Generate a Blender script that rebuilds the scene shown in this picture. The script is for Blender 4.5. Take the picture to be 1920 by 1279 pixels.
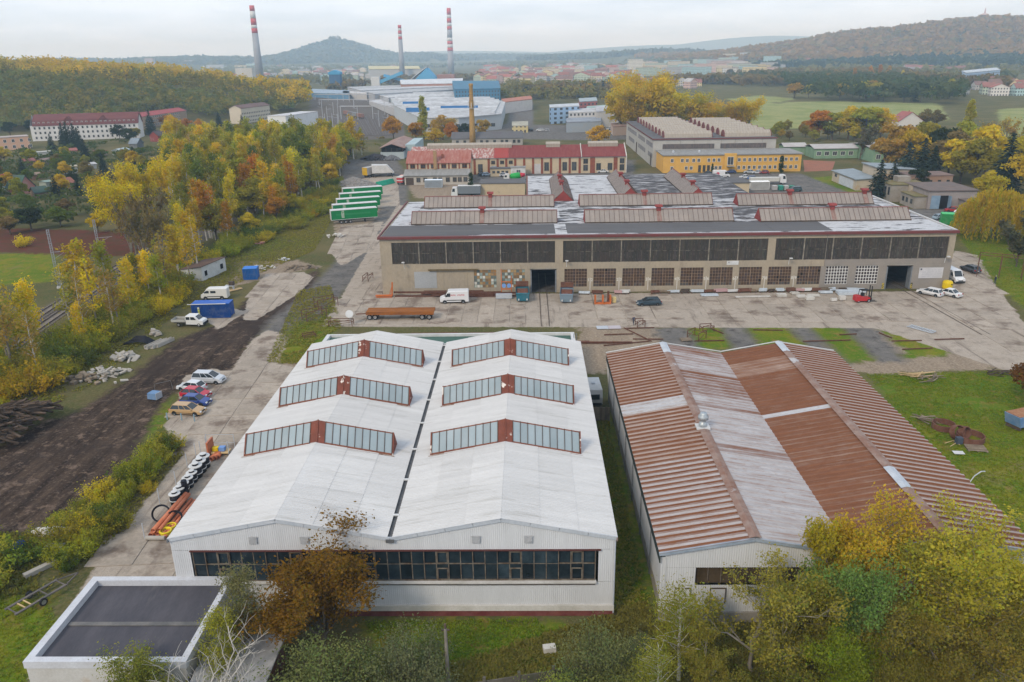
import bpy,math,random
import numpy as np
from mathutils import Matrix,Vector
for _o in list(bpy.data.objects):bpy.data.objects.remove(_o)
SC=bpy.context.scene
COL=SC.collection
# camera, sky, sun, exposure
FPX,CX,CY,CAMH=1493.0,960.0,639.5,45.0
PITCH,ROLL,YAW=math.radians(19.7),math.radians(0.95),math.radians(1.3)
cd=bpy.data.cameras.new('camera');cam=bpy.data.objects.new('camera',cd);COL.objects.link(cam)
cd.sensor_width=36;cd.lens=FPX/1920*36;cd.clip_start=0.5;cd.clip_end=60000
_F=Vector((0,math.cos(PITCH),-math.sin(PITCH)));_U=Vector((0,math.sin(PITCH),math.cos(PITCH)));_R=Vector((1,0,0))
_c,_s=math.cos(ROLL),math.sin(ROLL)
_r2=_R*_c-_U*_s;_u2=_R*_s+_U*_c
_m=Matrix(((_r2.x,_u2.x,-_F.x),(_r2.y,_u2.y,-_F.y),(_r2.z,_u2.z,-_F.z)))
_m=Matrix.Rotation(YAW,3,'Z')@_m
cam.matrix_world=Matrix.Translation((0,0,CAMH))@_m.to_4x4()
SC.camera=cam
W=bpy.data.worlds.new('World');SC.world=W;W.use_nodes=True
nt=W.node_tree;nt.nodes.clear()
def _n(t,**k):
 n=nt.nodes.new(t)
 for a,b in k.items():setattr(n,a,b)
 return n
SUN_EL,SUN_AZ=math.radians(38),math.radians(215)
sky=_n('ShaderNodeTexSky',sky_type='NISHITA',sun_disc=False,sun_elevation=SUN_EL,sun_rotation=SUN_AZ)
tc=_n('ShaderNodeTexCoord');sep=_n('ShaderNodeSeparateXYZ');nt.links.new(tc.outputs['Generated'],sep.inputs[0])
zz=_n('ShaderNodeMath',operation='MAXIMUM');nt.links.new(sep.outputs['Z'],zz.inputs[0]);zz.inputs[1].default_value=0.0
za=_n('ShaderNodeMath',operation='ADD');nt.links.new(zz.outputs[0],za.inputs[0]);za.inputs[1].default_value=0.13
dx=_n('ShaderNodeMath',operation='DIVIDE');nt.links.new(sep.outputs['X'],dx.inputs[0]);nt.links.new(za.outputs[0],dx.inputs[1])
dy=_n('ShaderNodeMath',operation='DIVIDE');nt.links.new(sep.outputs['Y'],dy.inputs[0]);nt.links.new(za.outputs[0],dy.inputs[1])
cb=_n('ShaderNodeCombineXYZ');nt.links.new(dx.outputs[0],cb.inputs[0]);nt.links.new(dy.outputs[0],cb.inputs[1])
nz=_n('ShaderNodeTexNoise');nz.inputs['Scale'].default_value=0.75;nz.inputs['Detail'].default_value=5;nz.inputs['Roughness'].default_value=0.55
nt.links.new(cb.outputs[0],nz.inputs['Vector'])
rp=_n('ShaderNodeValToRGB');nt.links.new(nz.outputs['Fac'],rp.inputs[0])
rp.color_ramp.elements[0].position=0.32;rp.color_ramp.elements[0].color=(4.95,5.85,7.1,1)
rp.color_ramp.elements[1].position=0.62;rp.color_ramp.elements[1].color=(6.75,7.6,8.85,1)
mx=_n('ShaderNodeMix',data_type='RGBA');mx.inputs[0].default_value=0.9
nt.links.new(sky.outputs[0],mx.inputs[6]);nt.links.new(rp.outputs[0],mx.inputs[7])
bg=_n('ShaderNodeBackground');bg.inputs[1].default_value=0.105;nt.links.new(mx.outputs[2],bg.inputs[0])
wo=_n('ShaderNodeOutputWorld');nt.links.new(bg.outputs[0],wo.inputs[0])
W.cycles.sampling_method='MANUAL';W.cycles.sample_map_resolution=512
sl=bpy.data.lights.new('sun','SUN');sl.energy=1.5;sl.angle=math.radians(14);sl.color=(1,0.86,0.66)
sun=bpy.data.objects.new('sun',sl);COL.objects.link(sun)
_sd=Vector((math.sin(SUN_AZ)*math.cos(SUN_EL),math.cos(SUN_AZ)*math.cos(SUN_EL),math.sin(SUN_EL)))
sun.rotation_euler=(-_sd).to_track_quat('-Z','Y').to_euler()
SC.view_settings.view_transform='Standard';SC.view_settings.look='None'
SC.view_settings.exposure=0.55;SC.view_settings.gamma=1.0;SC.view_settings.use_curve_mapping=False
SC.cycles.use_denoising=True
SC.cycles.max_bounces=6;SC.cycles.diffuse_bounces=3;SC.cycles.glossy_bounces=2;SC.cycles.transmission_bounces=3
SC.cycles.volume_bounces=2;SC.cycles.transparent_max_bounces=6
SC.cycles.caustics_reflective=False;SC.cycles.caustics_refractive=False
# survey: photo point -> place on the ground (world axes follow the halls)
_cy,_sy=math.cos(YAW),math.sin(YAW)
def ray(x,y):
 u=(x-CX)/FPX;v=(y-CY)/FPX
 a=u*_c-v*_s;b=u*_s+v*_c
 X,Y,Z=a,math.cos(PITCH)-b*math.sin(PITCH),-math.sin(PITCH)-b*math.cos(PITCH)
 return Vector((X*_cy-Y*_sy,X*_sy+Y*_cy,Z))
def at(x,y,z=0.0):
 d=ray(x,y);t=(z-CAMH)/d.z
 return Vector((d.x*t,d.y*t,z))
def dist(x,y,Y):
 d=ray(x,y);t=Y/d.y
 return Vector((d.x*t,Y,CAMH+d.z*t))
# helpers
RNG=random.Random(7)
def lin(h):
 h=h.lstrip('#');o=[]
 for i in(0,2,4):
  c=int(h[i:i+2],16)/255
  o.append(c/12.92 if c<=0.04045 else((c+0.055)/1.055)**2.4)
 return tuple(o)
def c3(c):return lin(c)if isinstance(c,str)else tuple(c)[:3]
MATS={}
def mat(name,c1,c2=None,scale=0.6,lo=0.35,hi=0.65,rough=0.85,metal=0.0,detail=6,stretch=(1,1,1),c3_=None,scale3=0.12,lo3=0.5,hi3=0.7,objcol=False,rand=0.0,bump=0.0,bscale=8.0,spec=0.12,fine=0.10,fscale=6.0,local=False):
 """Principled surface whose colour drifts between c1 and c2 (noise), with a third colour in patches and a fine grain."""
 if name in MATS:return MATS[name]
 m=bpy.data.materials.new(name);m.use_nodes=True;t=m.node_tree;N=t.nodes;L=t.links
 b=N['Principled BSDF'];b.inputs['Roughness'].default_value=rough;b.inputs['Metallic'].default_value=metal
 b.inputs['Specular IOR Level'].default_value=spec
 if local:
  g=N.new('ShaderNodeTexCoord');pos=g.outputs['Object']
 else:
  g=N.new('ShaderNodeNewGeometry');pos=g.outputs['Position']
 mp=N.new('ShaderNodeMapping');mp.inputs['Scale'].default_value=stretch;L.new(pos,mp.inputs['Vector'])
 def noise(s,d=detail):
  n=N.new('ShaderNodeTexNoise');n.inputs['Scale'].default_value=s;n.inputs['Detail'].default_value=d
  n.inputs['Roughness'].default_value=0.62;L.new(mp.outputs[0],n.inputs['Vector']);return n.outputs['Fac']
 def ramp(src,a,z):
  r=N.new('ShaderNodeMapRange');r.inputs['From Min'].default_value=a;r.inputs['From Max'].default_value=z;L.new(src,r.inputs['Value']);return r.outputs[0]
 def mix(f,a,c,mode='MIX'):
  x=N.new('ShaderNodeMix');x.data_type='RGBA';x.blend_type=mode
  for s,i in((f,0),(a,6),(c,7)):
   if isinstance(s,(int,float)):x.inputs[i].default_value=s
   elif isinstance(s,tuple):x.inputs[i].default_value=(*s[:3],1)
   else:L.new(s,x.inputs[i])
  return x.outputs[2]
 a=c3(c1)
 if objcol:
  oi=N.new('ShaderNodeObjectInfo');a=oi.outputs['Color']
  col=mix(0.0,a,(1,1,1))if c2 is None else mix(ramp(noise(scale),lo,hi),a,mix(0.5,a,c3(c2)))
 elif c2 is not None:col=mix(ramp(noise(scale),lo,hi),a,c3(c2))
 else:col=mix(0.0,a,a)
 if c3_ is not None:col=mix(ramp(noise(scale3),lo3,hi3),col,c3(c3_))
 if fine:
  f=ramp(noise(fscale,4),0.25,0.75);k=N.new('ShaderNodeMapRange');k.inputs['To Min'].default_value=1-fine;k.inputs['To Max'].default_value=1+fine;L.new(f,k.inputs['Value'])
  cx=N.new('ShaderNodeCombineXYZ')
  for i in range(3):L.new(k.outputs[0],cx.inputs[i])
  col=mix(1.0,col,cx.outputs[0],'MULTIPLY')
 if rand:
  oi=N.new('ShaderNodeObjectInfo');k=N.new('ShaderNodeMapRange');k.inputs['To Min'].default_value=1-rand;k.inputs['To Max'].default_value=1+rand;L.new(oi.outputs['Random'],k.inputs['Value'])
  cx=N.new('ShaderNodeCombineXYZ')
  for i in range(3):L.new(k.outputs[0],cx.inputs[i])
  col=mix(1.0,col,cx.outputs[0],'MULTIPLY')
 L.new(col,b.inputs['Base Color'])
 if bump:
  bp=N.new('ShaderNodeBump');bp.inputs['Strength'].default_value=bump;bp.inputs['Distance'].default_value=0.1;L.new(noise(bscale,5),bp.inputs['Height']);L.new(bp.outputs[0],b.inputs['Normal'])
 MATS[name]=m;return m
class MB:
 """collects faces of one mesh"""
 def __init__(s):s.v=[];s.f=[];s.m=[]
 def add(s,vs,fs,m=0):
  o=len(s.v);s.v+=[tuple(p)for p in vs];s.f+=[tuple(i+o for i in f)for f in fs];s.m+=[m]*len(fs);return s
 def poly(s,pts,m=0):return s.add(pts,[tuple(range(len(pts)))],m)
 def box(s,x0,x1,y0,y1,z0,z1,m=0):
  return s.add([(x0,y0,z0),(x1,y0,z0),(x1,y1,z0),(x0,y1,z0),(x0,y0,z1),(x1,y0,z1),(x1,y1,z1),(x0,y1,z1)],[(0,3,2,1),(4,5,6,7),(0,1,5,4),(1,2,6,5),(2,3,7,6),(3,0,4,7)],m)
 def obox(s,c,ax,ay,az,m=0):
  c=Vector(c);ax=Vector(ax);ay=Vector(ay);az=Vector(az)
  vs=[c+ax*i+ay*j+az*k for k in(-1,1)for(i,j)in((-1,-1),(1,-1),(1,1),(-1,1))]
  return s.add(vs,[(0,3,2,1),(4,5,6,7),(0,1,5,4),(1,2,6,5),(2,3,7,6),(3,0,4,7)],m)
 def bar(s,a,b,w,h=None,m=0,up=(0,0,1)):
  a=Vector(a);b=Vector(b);d=b-a;l=d.length
  if l<1e-6:return s
  d=d/l;u=Vector(up)
  if abs(d.dot(u))>0.97:u=Vector((1,0,0))
  x=d.cross(u).normalized();z=x.cross(d)
  return s.obox((a+b)/2,x*w/2,d*l/2,z*(h or w)/2,m)
 def tube(s,pts,rads,n=8,m=0,caps=True):
  rings=[];P=[Vector(p)for p in pts]
  if isinstance(rads,(int,float)):rads=[rads]*len(P)
  x=None
  for i,p in enumerate(P):
   d=(P[min(i+1,len(P)-1)]-P[max(i-1,0)])
   d=d.normalized()if d.length>1e-9 else Vector((0,0,1))
   if x is None:
    u=Vector((0,0,1))if abs(d.z)<0.9 else Vector((1,0,0));x=d.cross(u).normalized()
   else:
    x=(x-d*x.dot(d)).normalized()
   y=d.cross(x);rings.append([p+(x*math.cos(2*math.pi*k/n)+y*math.sin(2*math.pi*k/n))*rads[i]for k in range(n)])
  vs=[v for r in rings for v in r];fs=[]
  for i in range(len(P)-1):
   for k in range(n):
    a,b=i*n+k,i*n+(k+1)%n;fs.append((a,b,b+n,a+n))
  if caps:fs.append(tuple(range(n))[::-1]);fs.append(tuple((len(P)-1)*n+k for k in range(n)))
  return s.add(vs,fs,m)
 def lathe(s,prof,n=16,c=(0,0,0),m=0,caps=True):
  vs=[];fs=[]
  for r,z in prof:vs+=[(c[0]+r*math.cos(2*math.pi*k/n),c[1]+r*math.sin(2*math.pi*k/n),c[2]+z)for k in range(n)]
  for i in range(len(prof)-1):
   for k in range(n):
    a,b=i*n+k,i*n+(k+1)%n;fs.append((a,b,b+n,a+n))
  if caps:fs.append(tuple(range(n))[::-1]);fs.append(tuple((len(prof)-1)*n+k for k in range(n)))
  return s.add(vs,fs,m)
 def prism(s,prof,y0,y1,m=0,axis='y'):
  """closed outline (a,z) swept along an axis; axis y: a is x, axis x: a is y"""
  n=len(prof);vs=[]
  for t in(y0,y1):
   for a,z in prof:vs.append((a,t,z)if axis=='y' else(t,a,z))
  fs=[(i,(i+1)%n,n+(i+1)%n,n+i)for i in range(n)]+[tuple(range(n))[::-1],tuple(range(n,2*n))]
  return s.add(vs,fs,m)
 def mesh(s,name,mats,smooth=False):
  me=bpy.data.meshes.new(name);me.from_pydata(s.v,[],s.f)
  for k in(mats if isinstance(mats,(list,tuple))else[mats]):me.materials.append(k)
  if any(s.m):me.polygons.foreach_set('material_index',s.m)
  if smooth:me.polygons.foreach_set('use_smooth',[True]*len(s.f))
  me.update();return me
 def build(s,name,mats,parent=None,loc=None,rz=0.0,color=None,smooth=False,kind=None):
  return ob(name,s.mesh(name,mats,smooth),parent,loc,rz,color=color,kind=kind)
def ob(name,me,parent=None,loc=None,rz=0.0,scale=None,color=None,kind=None,rot=None):
 o=bpy.data.objects.new(name,me);COL.objects.link(o)
 if loc is not None:o.location=loc
 if rot is not None:o.rotation_euler=rot
 elif rz:o.rotation_euler=(0,0,rz)
 if scale is not None:o.scale=scale if isinstance(scale,(tuple,list,Vector))else(scale,)*3
 if color is not None:o.color=(*c3(color),1)
 if parent is not None:o.parent=parent
 if kind:o['kind']=kind
 return o
def tag(o,label,cat,group=None,kind=None):
 o['label']=label;o['category']=cat
 if group:o['group']=group
 if kind:o['kind']=kind
 return o
def thing(name,label,cat,loc=(0,0,0),rz=0.0,group=None,scale=None):
 o=bpy.data.objects.new(name,None);COL.objects.link(o);o.location=loc;o.rotation_euler=(0,0,rz)
 if scale is not None:o.scale=scale if isinstance(scale,(tuple,list))else(scale,)*3
 o.empty_display_size=0.5
 return tag(o,label,cat,group)
def kids(o):return[c for c in bpy.data.objects if c.parent is o]
def dup(src,tree,label=None,loc=None,rz=None,scale=None,colors=None):
 """copy of a thing with its parts; tree = list of (part, [sub-parts]) kept when the first was built"""
 r=src.copy();COL.objects.link(r)
 if label:r['label']=label
 if loc is not None:r.location=loc
 if rz is not None:r.rotation_euler=(0,0,rz)
 if scale is not None:r.scale=scale if isinstance(scale,(tuple,list))else(scale,)*3
 for ch,subs in tree:
  c=ch.copy();COL.objects.link(c);c.parent=r
  if colors and ch.name.split('.')[0]in colors:c.color=(*c3(colors[ch.name.split('.')[0]]),1)
  for g in subs:
   d=g.copy();COL.objects.link(d);d.parent=c
 return r
def struct(o):o['kind']='structure';return o
def text(s,name,size,parent,m,loc,rot,align='CENTER'):
 cu=bpy.data.curves.new(name,'FONT');cu.body=s;cu.size=size;cu.align_x=align;cu.align_y='CENTER';cu.extrude=0.004
 tmp=bpy.data.objects.new(name,cu);COL.objects.link(tmp);me=bpy.data.meshes.new_from_object(tmp.evaluated_get(bpy.context.evaluated_depsgraph_get()))
 bpy.data.objects.remove(tmp);me.materials.clear();me.materials.append(m)
 return ob(name,me,parent,loc,rot=rot)
def fbm(x,y,seed=0,octs=4):
 r=np.random.RandomState(seed);out=0;a=1.0;tot=0
 for _ in range(octs):
  p=r.rand(8)*6.28;k=r.rand(4)*0.8+0.6;th=r.rand(4)*6.28;s=0
  for i in range(4):s=s+np.sin(k[i]*(np.cos(th[i])*x+np.sin(th[i])*y)+p[i])
  out=out+a*s/4;tot+=a;a*=0.55;x=x*2.03;y=y*2.03
 return out/tot
# terrain: one sheet out to the horizon
HILLS=[]
def hill(px,py,D,w_m,d_m,pw=1.0):
 p=dist(px,py,D);HILLS.append((p.x,D,p.z,w_m,d_m,pw));return p
VOLC=hill(628,74,5200,330,420,0.62)
hill(560,112,5100,420,500);hill(770,104,5400,420,500);hill(880,106,6200,900,600)
RH=hill(1870,40,2900,620,520);hill(1660,62,3000,420,520);hill(1520,84,3050,340,480);hill(2150,30,2800,600,600)
hill(1400,100,3200,300,420);hill(1235,99,4200,420,500);hill(1100,106,4600,520,500)
hill(1440,66,9800,1500,800);hill(1250,84,9600,1700,800);hill(820,96,10500,2200,900)
hill(350,112,4700,900,500);hill(120,116,4700,700,500)
hill(60,150,660,150,130);hill(200,156,720,150,140);hill(-120,142,640,170,160);hill(-60,132,900,170,120);hill(90,140,880,150,110);hill(240,148,900,130,110)
HA=np.array(HILLS)
def height(X,Y):
 X=np.asarray(X,float);Y=np.asarray(Y,float);out=np.zeros_like(X)
 for hx,hy,hz,rx,ry,pw in HA:
  d=np.sqrt(((X-hx)/rx)**2+((Y-hy)/ry)**2)
  out=np.maximum(out,hz*np.exp(-0.9*d**(2*pw)))
 near=np.clip((np.hypot(X,Y)-690)/140,0,1)
 return out*near
def hz(x,y):return float(height(np.array([x]),np.array([y]))[0])
def stretch_axis(a,b,step,lo,hi,g):
 mid=list(np.arange(a,b+step,step));s=step;x=mid[-1];up=[]
 while x<hi:s*=g;x+=s;up.append(x)
 s=step;x=a;dn=[]
 while x>lo:s*=g;x-=s;dn.append(x)
 return np.array(dn[::-1]+mid+up)
gx=stretch_axis(-120,130,0.85,-9000,9000,1.055)
gy=stretch_axis(28,260,0.85,5,16000,1.045)
XX,YY=np.meshgrid(gx,gy);ZZ=height(XX,YY)
GX,GY=XX.ravel(),YY.ravel()
rough=np.clip(1-np.abs(GY-130)/200,0,1)
def wpoly(px):return np.array([[*at(x,y)[:2]]for x,y in px])
def sdf(P,X,Y):
 n=len(P);d=np.full(X.shape,1e18);ins=np.zeros(X.shape,bool)
 for i in range(n):
  a=P[i];b=P[(i+1)%n];e=b-a;wx=X-a[0];wy=Y-a[1]
  t=np.clip((wx*e[0]+wy*e[1])/(e@e+1e-12),0,1)
  d=np.minimum(d,(wx-e[0]*t)**2+(wy-e[1]*t)**2)
  c=((a[1]>Y)!=(b[1]>Y))&(X<(b[0]-a[0])*(Y-a[1])/(b[1]-a[1]+1e-12)+a[0]);ins^=c
 return np.where(ins,-1,1)*np.sqrt(d)
def mask(polys,w):
 m=np.zeros(GX.shape)
 for p in polys:
  P=wpoly(p);m=np.maximum(m,np.clip(0.5-sdf(P,GX,GY)/(2*w),0,1))
 return m
CONC_L=[(40,1300),(90,1195),(180,1062),(215,1010),(300,905),(345,850),(308,800),(330,765),(345,705),(400,690),(432,700),(470,640),(500,618),(545,628),(520,682),(560,690),(610,690),(600,760),(420,900),(330,1080),(330,1300)]
CONC_Y=[(600,612),(640,556),(690,470),(745,385),(800,385),(715,552),(1720,546),(1792,470),(1832,478),(1870,540),(1925,610),(1960,700),(1880,692),(1780,660),(1640,615)]
YARD_SLAB=[(598,613),(640,556),(712,552),(1700,544),(1775,540),(1850,640),(1640,613)]
CONC_T=[(618,470),(640,425),(720,415),(690,470),(640,500)]
CONC_U=[(470,545),(500,512),(570,510),(588,520),(560,550),(480,600),(455,600)]
CONC_P=[(385,600),(430,575),(460,585),(410,618)]
CONC_B=[(640,345),(700,330),(745,330),(750,385),(700,390),(640,372)]
MUD=[(-60,860),(60,800),(150,768),(235,712),(325,640),(420,600),(470,555),(540,525),(600,505),(590,560),(520,600),(475,640),(440,690),(390,722),(330,735),(300,770),(278,805),(255,855),(205,905),(150,955),(60,990),(-60,1030)]
ASPH=[[(470,655),(505,600),(560,560),(620,500),(690,425),(715,390),(735,345),(765,330),(765,380),(735,425),(690,500),(640,552),(600,600),(560,606),(520,640)],[(1225,614),(1285,612),(1325,665),(1250,665)],[(1350,612),(1396,612),(1430,660),(1376,655)],[(1480,614),(1515,612),(1590,682),(1545,680)],[(1580,612),(1640,612),(1700,678),(1650,680)],[(1712,615),(1790,612),(1880,650),(1840,664),(1800,660)],[(640,300),(740,295),(765,330),(740,350),(640,340)],[(880,300),(1190,300),(1190,345),(880,345)],[(1195,325),(1500,325),(1620,372),(1500,380),(1190,355)],[(800,235),(1230,232),(1235,262),(900,262)],[(960,190),(1000,190),(1000,235),(950,235)],[(1620,392),(1800,392),(1800,420),(1620,425)]]
SAND=[[(1085,700),(1085,612),(1235,612),(1260,660),(1130,700)],[(1560,690),(1640,676),(1760,668),(1850,640),(1930,645),(1930,690),(1820,694),(1650,702)],[(620,395),(700,340),(745,335),(735,400),(690,430),(630,440)],[(1600,612),(1640,612),(1700,660),(1680,664)],[(760,345),(880,345),(990,368),(780,372)],[(440,490),(560,488),(600,500),(500,520),(430,540)],[(395,705),(430,678),(620,682),(620,694),(440,705)]]
LUSH=[[(1625,702),(1950,694),(1950,1010),(1880,990),(1700,800)],[(690,1165),(1060,1160),(1060,1260),(690,1270)],[(-60,1110),(90,1120),(140,1290),(-60,1300)],[(-60,478),(110,472),(100,528),(-60,540)],[(1120,780),(1145,780),(1240,1130),(1130,1135)],[(500,680),(560,545),(620,535),(630,620),(580,685)],[(1795,440),(1960,420),(1960,610),(1850,520)],[(1500,335),(1560,330),(1660,372),(1560,378)],[(1370,365),(1500,365),(1500,378),(1380,380)],[(800,372),(880,350),(885,385)],[(270,740),(330,735),(310,800),(270,830)],[(1285,614),(1348,612),(1375,650),(1300,665)],[(1398,612),(1478,614),(1545,672),(1430,660)],[(1515,612),(1578,612),(1650,678),(1590,680)],[(1640,612),(1710,612),(1815,668),(1700,676)]]
MEADOW=[[(1400,197),(1520,190),(1760,193),(1780,225),(1640,240),(1400,242)],[(1870,205),(1990,200),(1990,262),(1880,258)],[(1360,186),(1420,179),(1500,185),(1420,197)],[(-200,478),(-60,478),(-60,540),(-200,545)]]
REDW=[[(-80,425),(180,432),(320,440),(300,482),(110,478),(-80,468)]]
RAIL=[[(-80,690),(0,620),(200,512),(400,400),(560,270),(590,190),(645,190),(640,270),(470,400),(330,480),(100,600),(-80,720)],[(554,170),(700,170),(755,212),(760,258),(640,264),(600,222)]]
m_conc=mask([CONC_L,CONC_T,CONC_U,CONC_P,CONC_B,CONC_Y],1.1);m_mud=mask([MUD],2.2);m_asp=mask(ASPH,2.4);m_sand=mask(SAND,2.4)
m_lush=mask(LUSH,3.0);m_red=mask(REDW,4.0);m_rail=mask(RAIL,2.5)
ZG=ZZ.ravel()+0.10*fbm(GX*0.25,GY*0.25,3)*(m_conc<0.05)*(m_asp<0.05)-0.03
me=bpy.data.meshes.new('ground');nx,ny=len(gx),len(gy)
co=np.stack([GX,GY,ZG],1).astype(np.float32)
idx=np.arange(nx*ny).reshape(ny,nx);q=np.stack([idx[:-1,:-1],idx[:-1,1:],idx[1:,1:],idx[1:,:-1]],-1).reshape(-1,4)
me.vertices.add(len(co));me.vertices.foreach_set('co',co.ravel())
me.loops.add(q.size);me.loops.foreach_set('vertex_index',q.ravel().astype(np.int32))
me.polygons.add(len(q));me.polygons.foreach_set('loop_start',np.arange(0,q.size,4,dtype=np.int32));me.polygons.foreach_set('use_smooth',np.ones(len(q),bool))
me.update(calc_edges=True)
for nm,chans in(('zone_a',(m_conc,m_mud,m_asp,m_sand)),('zone_b',(m_lush,m_red,m_rail,mask(MEADOW,5.0)))):
 a=me.attributes.new(nm,'FLOAT_COLOR','POINT');a.data.foreach_set('color',np.stack(chans,1).astype(np.float32).ravel())
def ground_material():
 m=bpy.data.materials.new('ground_soil');m.use_nodes=True;t=m.node_tree;N=t.nodes;L=t.links;b=N['Principled BSDF']
 b.inputs['Roughness'].default_value=0.95;b.inputs['Specular IOR Level'].default_value=0.04
 g=N.new('ShaderNodeNewGeometry')
 def noise(s,d=6,stretch=None,rot=0):
  n=N.new('ShaderNodeTexNoise');n.inputs['Scale'].default_value=s;n.inputs['Detail'].default_value=d;n.inputs['Roughness'].default_value=0.65
  src=g.outputs['Position']
  if stretch:
   mp=N.new('ShaderNodeMapping');mp.inputs['Scale'].default_value=stretch;mp.inputs['Rotation'].default_value=(0,0,rot);L.new(src,mp.inputs[0]);src=mp.outputs[0]
  L.new(src,n.inputs['Vector']);return n.outputs['Fac']
 def rng(src,a,z,c=0,d=1):
  r=N.new('ShaderNodeMapRange');r.inputs[1].default_value=a;r.inputs[2].default_value=z;r.inputs[3].default_value=c;r.inputs[4].default_value=d;L.new(src,r.inputs[0]);return r.outputs[0]
 def math_(op,a,c):
  x=N.new('ShaderNodeMath');x.operation=op
  for i,s in enumerate((a,c)):
   if isinstance(s,(int,float)):x.inputs[i].default_value=s
   else:L.new(s,x.inputs[i])
  return x.outputs[0]
 def mix(f,a,c):
  x=N.new('ShaderNodeMix');x.data_type='RGBA'
  for s,i in((f,0),(a,6),(c,7)):
   if isinstance(s,(int,float)):x.inputs[i].default_value=s
   elif isinstance(s,(tuple,str)):x.inputs[i].default_value=(*c3(s),1)
   else:L.new(s,x.inputs[i])
  return x.outputs[2]
 za=N.new('ShaderNodeAttribute');za.attribute_name='zone_a';zb=N.new('ShaderNodeAttribute');zb.attribute_name='zone_b'
 sa=N.new('ShaderNodeSeparateColor');L.new(za.outputs['Color'],sa.inputs[0]);sb=N.new('ShaderNodeSeparateColor');L.new(zb.outputs['Color'],sb.inputs[0])
 edge=noise(0.55,8);big=noise(0.045,5);mid=noise(0.28,6);fin=noise(2.6,6);pts=noise(7.0,3)
 def zone(src,w=0.7,sharp=0.12):
  k=math_('ADD',src,rng(edge,0.2,0.8,-w/2,w/2));return rng(k,0.5-sharp,0.5+sharp)
 base=mix(rng(mid,.35,.65),(.085,.075,.030),(.060,.080,.022));base=mix(rng(big,.45,.6),base,(.125,.105,.045));base=mix(rng(fin,.45,.7),base,(.145,.115,.055))
 lush=mix(rng(mid,.38,.62),(.070,.135,.008),(.165,.160,.012));lush=mix(rng(big,.42,.62),lush,(.060,.125,.008));lush=mix(rng(edge,.52,.66),lush,(.19,.135,.035));lush=mix(rng(big,.36,.28),lush,(.16,.14,.05));lush=mix(rng(fin,.5,.75),lush,(.20,.17,.03))
 red=mix(rng(mid,.35,.65),(.115,.035,.025),(.075,.045,.022))
 mud_a=noise(0.26,9,(2.6,0.22,1),-0.12)
 mud=mix(rng(mud_a,.40,.60),(.026,.018,.014),(.075,.051,.036));mud=mix(rng(edge,.54,.64),mud,(.15,.105,.078));mud=mix(rng(fin,.55,.75),mud,(.15,.115,.092));mud=mix(rng(fin,.42,.30),mud,(.018,.014,.012));mud=mix(rng(big,.48,.62),mud,(.040,.029,.024))
 asp=mix(rng(mid,.35,.65),(.115,.108,.102),(.17,.155,.14));asp=mix(rng(edge,.5,.66),asp,(.075,.068,.062))
 con=mix(rng(mid,.3,.7),(.31,.262,.212),(.38,.325,.27));con=mix(rng(edge,.5,.72),con,(.235,.195,.16));con=mix(rng(mud_a,.55,.66),con,(.17,.135,.11))
 san=mix(rng(mud_a,.35,.65),(.26,.20,.145),(.19,.145,.105));san=mix(rng(fin,.45,.7),san,(.33,.27,.20))
 ral=mix(rng(fin,.35,.65),(.085,.072,.060),(.15,.13,.115))
 mead=mix(rng(mid,.35,.65),(.215,.235,.085),(.27,.26,.11));mead=mix(rng(big,.45,.62),mead,(.175,.205,.065));col=mix(zone(zb.outputs['Alpha']),base,mead);col=mix(zone(sb.outputs[0]),col,lush);col=mix(zone(sb.outputs[1]),col,red);col=mix(zone(sb.outputs[2]),col,ral)
 col=mix(zone(za.outputs['Alpha'],0.9),col,san);col=mix(zone(sa.outputs[1],0.8,0.18),col,mud);col=mix(zone(sa.outputs[2],0.7,0.2),col,asp);col=mix(zone(sa.outputs[0],0.5,0.06),col,con)
 grain=N.new('ShaderNodeMix');grain.data_type='RGBA';grain.blend_type='MULTIPLY';grain.inputs[0].default_value=1
 L.new(col,grain.inputs[6]);r=rng(pts,.25,.75,.78,1.2);cx=N.new('ShaderNodeCombineXYZ');[L.new(r,cx.inputs[i])for i in range(3)];L.new(cx.outputs[0],grain.inputs[7])
 L.new(grain.outputs[2],b.inputs['Base Color'])
 bp=N.new('ShaderNodeBump');bp.inputs['Strength'].default_value=0.6;bp.inputs['Distance'].default_value=0.12;L.new(fin,bp.inputs['Height']);L.new(bp.outputs[0],b.inputs['Normal'])
 w=noise(0.16,4,(1,1.7,1),0.6);wet=math_('MULTIPLY',rng(w,.30,.27),math_('MAXIMUM',sa.outputs[1],sa.outputs[2]))
 L.new(rng(wet,0,1,.95,.08),b.inputs['Roughness']);return m
me.materials.append(ground_material())
ground=bpy.data.objects.new('ground',me);COL.objects.link(ground);struct(ground);ground['label']='rough ground of weeds, mud and grass around the works'
slab_m=mat('slab_concrete',(.36,.305,.25),(.29,.245,.198),0.35,.35,.68,rough=.9,c3_=(.165,.125,.098),scale3=.24,lo3=.50,hi3=.64,rand=.10,fine=.16,fscale=2.5)
yard=bpy.data.objects.new('concrete_yard',None);COL.objects.link(yard);yard['kind']='structure';yard['label']='concrete slab yard in front of the long hall'
_slab_cache={}
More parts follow.
